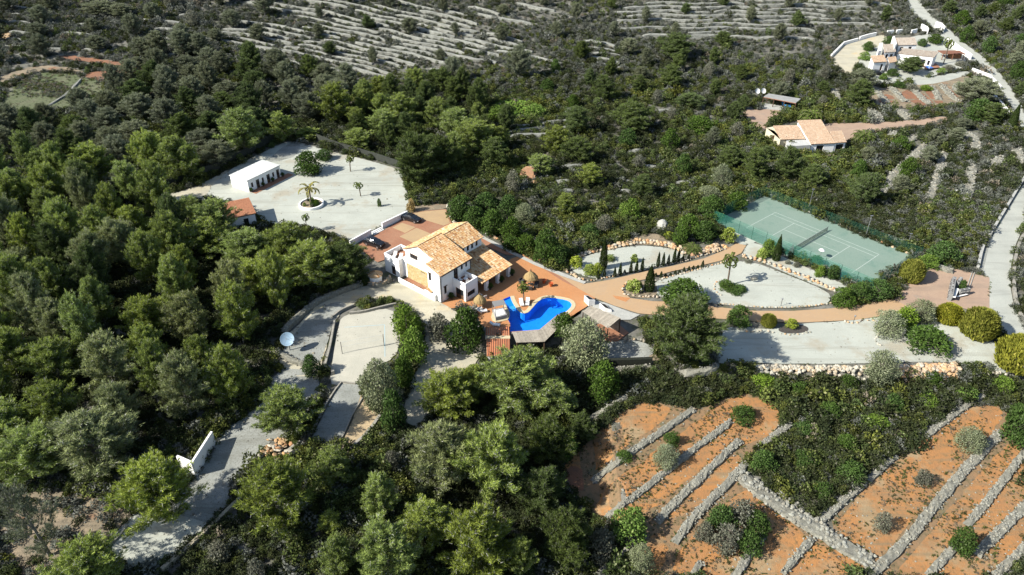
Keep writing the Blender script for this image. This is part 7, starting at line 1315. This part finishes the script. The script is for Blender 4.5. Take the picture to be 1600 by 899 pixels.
CN.append(zone(['grey_pine'] * 4 + ['dark_pine'], [(190, 130), (330, 105), (480, 120), (560, 150), (500, 205), (430, 218), (340, 262), (300, 285), (200, 305), (60, 285), (-10, 275), (-10, 205), (90, 195), (180, 160)], 8.0, (7, 11), (6.5, 9.5), 5000, 2))
CN.append(zone(['pine', 'dark_pine', 'dark_pine'], [(560, 150), (700, 130), (800, 200), (760, 270), (690, 260), (640, 245), (580, 235), (540, 215)], 6.5, (6, 10), (5, 7), 2500, 3))
CN.append(zone(['dark_pine', 'dark_pine', 'broad', 'grey_pine', 'grey_bush'], [(800, 200), (860, 110), (1000, 90), (1150, 95), (1290, 110), (1300, 180), (1170, 165), (1150, 200), (1200, 250), (1150, 290), (1050, 300), (900, 300), (800, 300)], 10.0, (3.5, 6.5), (3.8, 5.6), 4000, 4))
CN.append(zone(['grey_pine'] * 3 + ['grey_bush'], [(-10, -5), (420, -5), (420, 60), (300, 110), (180, 90), (-10, 100)], 13.0, (5, 9), (6, 9), 5000, 5, 45))
CN.append(zone(['grey_pine', 'grey_pine', 'dark_pine'], [(420, 5), (1400, 5), (1400, 60), (1290, 90), (1000, 85), (800, 130), (560, 150), (480, 110), (420, 80)], 17.0, (4, 7), (3.5, 5.5), 5000, 6, 42))
CN.append(zone(['grey_pine', 'dark_pine', 'broad'], [(1450, 5), (1600, 5), (1600, 180), (1560, 130), (1500, 70)], 9.0, (4, 6.5), (4.5, 7), 3000, 7, 24))
CN.append(zone(['dark_pine', 'broad', 'grey_pine'], [(1150, 215), (1310, 240), (1360, 225), (1480, 200), (1540, 200), (1420, 300), (1340, 320), (1250, 300), (1160, 290)], 9.0, (3.5, 6), (3.8, 5.5), 3000, 8, 26))
CN.append(zone(['dark_pine', 'pine', 'broad'], [(820, 660), (900, 620), (960, 600), (900, 700), (870, 760), (900, 820), (920, 905), (820, 905), (800, 780)], 5.5, (4, 8), (4, 6), 2500, 9, 16))
CN.append(zone(['grey_bush', 'grey_bush', 'pine'], [(310, 860), (440, 860), (560, 780), (640, 700), (660, 690), (640, 780), (560, 905), (280, 905)], 6.0, (2.0, 4.0), (2.8, 4.2), 2500, 10, 14))
CN.append(zone(['dark_bush', 'bush', 'dark_bush'], [(1180, 590), (1340, 590), (1500, 590), (1600, 610), (1600, 660), (1520, 625), (1440, 640), (1280, 790), (1240, 720), (1230, 640)], 5.0, (1.6, 3.0), (3.2, 5.0), 2500, 12, 34))
print('sampled trees', CN, len(PLANTS))
for a in [('dark_bush', 1160, 630, 664, 46), ('olive', 1040, 690, 736, 48), ('dark_bush', 1125, 785, 835, 56), ('grey_bush', 1158, 776, 830, 58), ('dark_bush', 1180, 795, 842, 50), ('grey_bush', 1135, 815, 868, 60), ('dark_bush', 1168, 826, 872, 50), ('grey_bush', 1100, 812, 850, 36), ('bush', 985, 790, 850, 66), ('olive', 1000, 845, 900, 42), ('olive', 1512, 664, 710, 54), ('dark_bush', 1190, 700, 742, 48), ('grey_bush', 1375, 796, 834, 34), ('dark_bush', 1500, 820, 870, 44), ('grey_bush', 1440, 730, 764, 34), ('dark_bush', 1050, 672, 700, 30), ('dark_bush', 1585, 625, 700, 60), ('grey_bush', 940, 820, 880, 60), ('bush', 880, 672, 720, 48), ('dark_bush', 975, 702, 724, 30)]:
    plant(*a)

# ------------------------------------------------------------------ scrub: low bushes nobody could count
def gn_scatter(name, meshes, P, idx, rot, scl, label, cat):
    srcs = []
    for i, me in enumerate(meshes): srcs.append(bpy.data.objects.new(name + '_source', me))
    me = bpy.data.meshes.new(name); me.vertices.add(len(P)); me.vertices.foreach_set('co', P.astype(np.float32).reshape(-1))
    a = me.attributes.new('pick', 'INT', 'POINT'); a.data.foreach_set('value', idx.astype(np.int32))
    a = me.attributes.new('turn', 'FLOAT_VECTOR', 'POINT'); a.data.foreach_set('vector', rot.astype(np.float32).reshape(-1))
    a = me.attributes.new('size', 'FLOAT_VECTOR', 'POINT'); a.data.foreach_set('vector', scl.astype(np.float32).reshape(-1))
    o = bpy.data.objects.new(name, me); COL.objects.link(o); tag(o, label, cat, None, 'stuff')
    ng = bpy.data.node_groups.new(name, 'GeometryNodeTree'); ng.interface.new_socket('Geometry', in_out='INPUT', socket_type='NodeSocketGeometry'); ng.interface.new_socket('Geometry', in_out='OUTPUT', socket_type='NodeSocketGeometry')
    N, L = ng.nodes, ng.links; gi = N.new('NodeGroupInput'); go = N.new('NodeGroupOutput'); iop = N.new('GeometryNodeInstanceOnPoints'); m2p = N.new('GeometryNodeMeshToPoints'); L.new(gi.outputs[0], m2p.inputs[0]); L.new(m2p.outputs[0], iop.inputs['Points'])
    gti = N.new('GeometryNodeJoinGeometry')
    for s in srcs[::-1]:
        oi = N.new('GeometryNodeObjectInfo'); oi.inputs['Object'].default_value = s; g2 = N.new('GeometryNodeGeometryToInstance'); L.new(oi.outputs['Geometry'], g2.inputs[0]); L.new(g2.outputs[0], gti.inputs[0])
    L.new(gti.outputs[0], iop.inputs['Instance']); iop.inputs['Pick Instance'].default_value = True
    for nm, ty, sk in (('pick', 'INT', 'Instance Index'), ('turn', 'FLOAT_VECTOR', 'Rotation'), ('size', 'FLOAT_VECTOR', 'Scale')):
        n = N.new('GeometryNodeInputNamedAttribute'); n.data_type = ty; n.inputs['Name'].default_value = nm; L.new(n.outputs['Attribute'], iop.inputs[sk])
    L.new(iop.outputs[0], go.inputs[0]); md = o.modifiers.new('scatter', 'NODES'); md.node_group = ng; return o
def scrub_mesh(seed, mat, h=1.0, r=.8, lobes=7, n_per=46, leaf=(.12, .24), bare=0, **k):
    t, c = leafy_meshes(seed, mat, h, r, lobes, leaf, True, n_per, low=.02, bare=bare, **k); return c
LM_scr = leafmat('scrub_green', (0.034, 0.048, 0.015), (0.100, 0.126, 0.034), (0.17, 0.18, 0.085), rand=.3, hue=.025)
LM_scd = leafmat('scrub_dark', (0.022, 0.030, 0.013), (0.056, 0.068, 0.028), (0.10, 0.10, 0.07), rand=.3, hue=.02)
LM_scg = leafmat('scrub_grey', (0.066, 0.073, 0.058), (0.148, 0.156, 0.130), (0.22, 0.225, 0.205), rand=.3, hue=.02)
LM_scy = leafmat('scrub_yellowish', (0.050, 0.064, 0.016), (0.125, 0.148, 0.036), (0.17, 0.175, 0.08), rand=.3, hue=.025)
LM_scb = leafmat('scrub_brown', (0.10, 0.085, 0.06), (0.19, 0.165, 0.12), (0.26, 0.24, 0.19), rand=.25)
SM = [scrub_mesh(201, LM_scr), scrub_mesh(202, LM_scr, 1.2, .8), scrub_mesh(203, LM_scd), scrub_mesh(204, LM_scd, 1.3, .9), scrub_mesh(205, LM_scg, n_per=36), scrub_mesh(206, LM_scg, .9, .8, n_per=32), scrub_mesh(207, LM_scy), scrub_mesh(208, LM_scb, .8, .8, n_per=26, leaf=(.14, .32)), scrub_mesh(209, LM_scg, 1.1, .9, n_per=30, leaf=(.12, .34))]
def scatter_scrub():
    rng = np.random.default_rng(99); out = []
    # even darts over what the camera sees, thinned with distance
    N0 = 150000; Y = np.sqrt(rng.uniform(44 ** 2, 385 ** 2, N0)); X = rng.uniform(-.80, .80, N0) * (Y * CP + CAM_H * SP + 6)
    far = np.clip((Y - 150) / 160, 0, 1); keep = rng.random(N0) < (1 - .35 * far); X, Y, far = X[keep], Y[keep], far[keep]
    N1 = 70000; Yn = np.sqrt(rng.uniform(44 ** 2, 165 ** 2, N1)); Xn = rng.uniform(-.80, .80, N1) * (Yn * CP + CAM_H * SP + 6); pxn, pyn = project(Xn, Yn, hgt(Xn, Yn)); k2 = ((pyn > 570) | (rng.random(N1) < .35)) & ~((pxn < 560) & (rng.random(N1) < .25)); X = np.concatenate([X, Xn[k2]]); Y = np.concatenate([Y, Yn[k2]]); far = np.concatenate([far, np.zeros(k2.sum())])
    Z = hgt(X, Y); px, py = project(X, Y, Z); ok = (px > -60) & (px < 1660) & (py > -40) & (py < 980)
    for c in CLEAR:
        bx = [p[0] for p in c]; by = [p[1] for p in c]; m = ok & (px > min(bx)) & (px < max(bx)) & (py > min(by)) & (py < max(by))
        if m.any(): ii = np.where(m)[0]; ok[ii[inpoly(px[ii], py[ii], c)]] = False
    n1 = np.sin(X * .11 + 1.3 * np.sin(Y * .07)) * np.cos(Y * .09 + X * .04) + rng.normal(0, .45, len(X))          # patches of one kind
    n2 = np.sin(X * .05 - Y * .045 + 2) + np.cos(Y * .13 - X * .03) * .6 + rng.normal(0, .4, len(X))
    open_ = (n2 > .95) & (rng.random(len(X)) < .62); ok &= ~open_
    A2 = inpoly(px, py, A) | inpoly(px, py, Bz); ok &= ~(A2 & (rng.random(len(X)) < .06))
    bank = inpoly(px, py, BANK); ok &= ~(bank & (rng.random(len(X)) < .86))
    wood = inpoly(px, py, [(0, 300), (130, 290), (300, 340), (500, 420), (470, 500), (390, 620), (200, 720), (0, 760)]); ok &= ~(wood & (rng.random(len(X)) < .12))
    X, Y, Z, px, py, far, n1, n2, A2, wood = [q[ok] for q in (X, Y, Z, px, py, far, n1, n2, A2, wood)]; n = len(X); r = rng.random(n)
    idx = np.where(n1 > .95, 6, np.where(n1 > -.1, np.where(r < .5, 0, 1), np.where(r < .5, 2, 3)))
    edge = np.clip(np.maximum(np.abs(px - 800) / 800 - .45, (200 - py) / 200) * 1.5, 0, 1) * .85          # scrub greyed towards frame sides and top, a vignette put into its colour
    g = rng.random(n) < np.maximum(edge, np.where(inpoly(px, py, BANK), .8, .18)); idx = np.where(g, np.where(r < .3, 4, np.where(r < .55, 5, np.where(r < .74, 8, np.where(r < .96, 2, 7)))), idx)
    front = (py > 590) & (px > 900); idx = np.where(front & (rng.random(n) < .55), np.where(r < .6, 2, 3), idx)
    idx = np.where(wood & (rng.random(n) < .8), np.where(r < .5, 2, 3), idx)  # mostly dark scrub here: deep shade between the trees put into the leaf colour
    s = rng.uniform(.65, 1.35, n) * (1 + .55 * far) * np.where(n1 > .2, 1.15, .95); s = np.where(rng.random(n) < .06, s * 1.7, s); s = np.where(A2, s * .6, s); s = np.where((py < 150) & ~A2, s * .8, s); s = np.where(wood, s * 1.0, s)
    sc = np.stack([s * rng.uniform(.85, 1.2, n), s * rng.uniform(.85, 1.2, n), s * rng.uniform(.65, 1.15, n)], 1)
    rot = np.stack([rng.normal(0, .12, n), rng.normal(0, .12, n), rng.uniform(0, 6.28, n)], 1)
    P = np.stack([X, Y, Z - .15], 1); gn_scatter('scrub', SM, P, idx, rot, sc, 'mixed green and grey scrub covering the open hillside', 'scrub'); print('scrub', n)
    # weeds on the orange terraces
    XX, YY = [], []
    for p in SOILS + TERR:
        w = [tuple(G(*q)[:2]) for q in smooth_loop(p, 1)]; xs = [q[0] for q in w]; ys = [q[1] for q in w]; m = int((max(xs) - min(xs)) * (max(ys) - min(ys)) * 4.2); x = rng.uniform(min(xs), max(xs), m); y = rng.uniform(min(ys), max(ys), m)
        dn = np.sin((x - y) * 1.1) * .5 + np.sin(x * .35 + y * .2) * .8 + rng.normal(0, .5, m); k = inpoly(x, y, w) & (dn > .1); XX.append(x[k]); YY.append(y[k])
    x = np.concatenate(XX); y = np.concatenate(YY); n = len(x); s = rng.uniform(.08, .26, n) * np.where(rng.random(n) < .08, 1.8, 1)
    WM = [scrub_mesh(221, LM_scr, .8, .8, 4, 14, (.3, .6)), scrub_mesh(222, LM_scd, .8, .8, 4, 12, (.3, .6)), scrub_mesh(223, LM_scb, .8, .8, 4, 10, (.3, .6))]
    gn_scatter('weeds', WM, np.stack([x, y, hgt(x, y)], 1), rng.integers(0, 3, n), np.stack([rng.normal(0, .1, n), rng.normal(0, .1, n), rng.uniform(0, 6.28, n)], 1), np.stack([s, s, s * .8], 1), 'small dark weeds dotted over the orange terraces', 'weeds'); print('weeds', n)
scatter_scrub()

def scatter_edges():
    rng = np.random.default_rng(17); X, Y = [], []
    for nm in ('gravel_yard', 'sandy_lane', 'gravel_garden', 'gravel_oval', 'lower_gravel', 'service_yard', 'west_drive', 'volleyball_court', 'bowls_strip', 'sandy_bank', 'lower_track', 'lower_pad', 'bare_bank', 'road', 'gravel_verge', 'gate_forecourt', 'planting_bed', 'bare_slope', 'carport_court', 'neighbour_drive', 'orange_terrace', 'gravel_west'):
        for lp in OUTL.get(nm, []):
            d = np.array(densify(lp, .45)); k = (np.sin(d[:, 0] * .8 + d[:, 1] * .5) + rng.normal(0, .7, len(d))) > .25; q = d[k] + rng.normal(0, .22, (k.sum(), 2)); X.append(q[:, 0]); Y.append(q[:, 1])
    for lp in OUTL.get('green_field', []):
        a = np.array(lp); m = 3800; x = rng.uniform(a[:, 0].min(), a[:, 0].max(), m); y = rng.uniform(a[:, 1].min(), a[:, 1].max(), m); k = inpoly(x, y, lp) & (np.sin(x * .2 + y * .33) + rng.normal(0, .7, m) > -.1); X.append(x[k]); Y.append(y[k])
    x = np.concatenate(X); y = np.concatenate(Y); n = len(x); px, py = project(x, y, hgt(x, y)); ok = np.ones(n, bool)
    for c in [POOLT, DRIVE, PARK]: ok &= ~inpoly(px, py, c)
    x, y = x[ok], y[ok]; n = len(x); s = rng.uniform(.1, .32, n) * np.where(y > 220, 2.6, 1); WM = [scrub_mesh(231, LM_scr, .8, .8, 4, 16, (.25, .5)), scrub_mesh(232, LM_scg, .8, .8, 4, 14, (.25, .5)), scrub_mesh(233, LM_scb, .8, .8, 4, 12, (.25, .5))]
    gn_scatter('edge_weeds', WM, np.stack([x, y, hgt(x, y)], 1), rng.integers(0, 3, n), np.stack([rng.normal(0, .1, n), rng.normal(0, .1, n), rng.uniform(0, 6.28, n)], 1), np.stack([s, s, s * .8], 1), 'tufts of weeds along the edges of gravel and tracks', 'weeds')
    X, Y = [], []
    for nm, dn in (('gravel_yard', .25), ('gravel_oval', .3), ('lower_gravel', .35), ('west_drive', .4), ('volleyball_court', .2), ('lower_track', .8), ('lower_pad', .5), ('gravel_garden', .3), ('bare_bank', 1.2), ('rubble_patch', 4.0), ('service_yard', .5), ('terrace_ground', .7), ('gravel_west', .7)):
        for lp in OUTL.get(nm, []):
            a = np.array(lp); m = int((np.ptp(a[:, 0])) * np.ptp(a[:, 1]) * dn); x = rng.uniform(a[:, 0].min(), a[:, 0].max(), m); y = rng.uniform(a[:, 1].min(), a[:, 1].max(), m); k = inpoly(x, y, lp) & (np.sin(x * .31 + y * .2) + np.cos(y * .4 - x * .13) + rng.normal(0, .8, m) > .2); X.append(x[k]); Y.append(y[k])
    x = np.concatenate(X); y = np.concatenate(Y); n = len(x); s = rng.uniform(.05, .16, n) * np.where(rng.random(n) < .04, 2.0, 1); PM = []
    for i in range(4): mb = MB(); mb.tone = i / 3; mb.rock((0, 0, 0), 1, .8, .5, random.Random(500 + i)); PM.append(mb.mesh('pebble', M_stone))
    mb = MB(); mb.rock((0, 0, 0), 1, .7, .3, random.Random(510)); PM.append(mb.mesh('litter', surf('leaf_litter', (.10, .075, .045), None, 1, .95)))
    gn_scatter('loose_stones', PM, np.stack([x, y, hgt(x, y) + .03], 1), rng.integers(0, 5, n), np.stack([np.zeros(n), np.zeros(n), rng.uniform(0, 6.28, n)], 1), np.stack([s, s, s], 1), 'loose stones and litter on the gravel', 'stones'); print('pebbles', n)
scatter_edges()

# ------------------------------------------------------------------ labels of the plants: each by its rank from the nearest landmark
LAND = {'the white garage with the red roof': (357, 330), 'the white yard building': (395, 275), 'the round planter in the yard': (487, 318), 'the satellite dish': (454, 532), 'the round hut with the conical roof': (588, 428), 'the main house': (680, 410), 'the striped tile roof': (778, 530),
        'the wooden pool deck': (850, 520), 'the tennis net': (1268, 372), 'the far corner of the tennis court': (1192, 307), 'the ruined orange wall': (825, 268), 'the neighbour house': (1258, 205), 'the carport': (1222, 155), 'the hilltop villa': (1425, 85), 'the white retaining wall by the track': (310, 700), 'the orange rock pile': (432, 698),
        'the green field': (85, 150), 'the red track': (200, 108), 'the stone gate posts': (1495, 455), 'the stone dome': (1034, 352), 'the upper left corner of the photo': (0, 0), 'the middle of the left edge': (0, 400), 'the lower left corner of the photo': (0, 899), 'the middle of the lower edge': (780, 899), 'the upper right corner of the photo': (1600, 0),
        'the large orange terrace on the right': (1440, 750), 'the left orange terrace': (950, 690), 'the middle of the upper edge': (800, 0), 'the sandy lane behind the yard': (270, 315), 'the upper end of the gravel yard': (452, 215), 'the concrete road bend': (1560, 450), 'the rubble bank below the gravel': (1250, 590), 'the pale thicket above the house': (806, 175), 'the deep wood at two hundred metres': (-900, 0)}
LAND.pop('the deep wood at two hundred metres')
LAND.update({'the gap in the western wood': (185, 420), 'the tallest terraces below the upper edge': (560, 60), 'the bowls strip': (525, 650), 'the lower concrete pad': (240, 850), 'the bare trunk of the leaning pine': (110, 830), 'the parking wall end': (640, 335), 'the service yard hedge': (1000, 575), 'the neighbour drive': (1400, 195), 'the pale track': (60, 108), 'the three tall pines at the upper left': (280, 70), 'the top left pines of the yard': (330, 170), 'the pines under the green field': (60, 215), 'the lane end in the wood': (170, 250), 'the lower pines of the western wood': (120, 560), 'the pines beside the west drive': (330, 500), 'the red terraces below the villa': (1430, 150)})
_by = {}
for o, k, x, y in PLANTS:
    ln, (lx, ly) = min(LAND.items(), key=lambda it: (it[1][0] - x) ** 2 + (it[1][1] - y) ** 2); _by.setdefault((WORDS[k][1], ln), []).append(((lx - x) ** 2 + (ly - y) ** 2, o))
for (ph, ln), lst in _by.items():
    for i, (_, o) in enumerate(sorted(lst, key=lambda t: t[0])):
        w_ = f"{ph} {'nearest' if i == 0 else (ORD[i] if i < 20 else 'next') + ' nearest'} to {ln}"; o['label'] = w_
print('labels', len(PLANTS), 'max rank', max(len(v) for v in _by.values()))
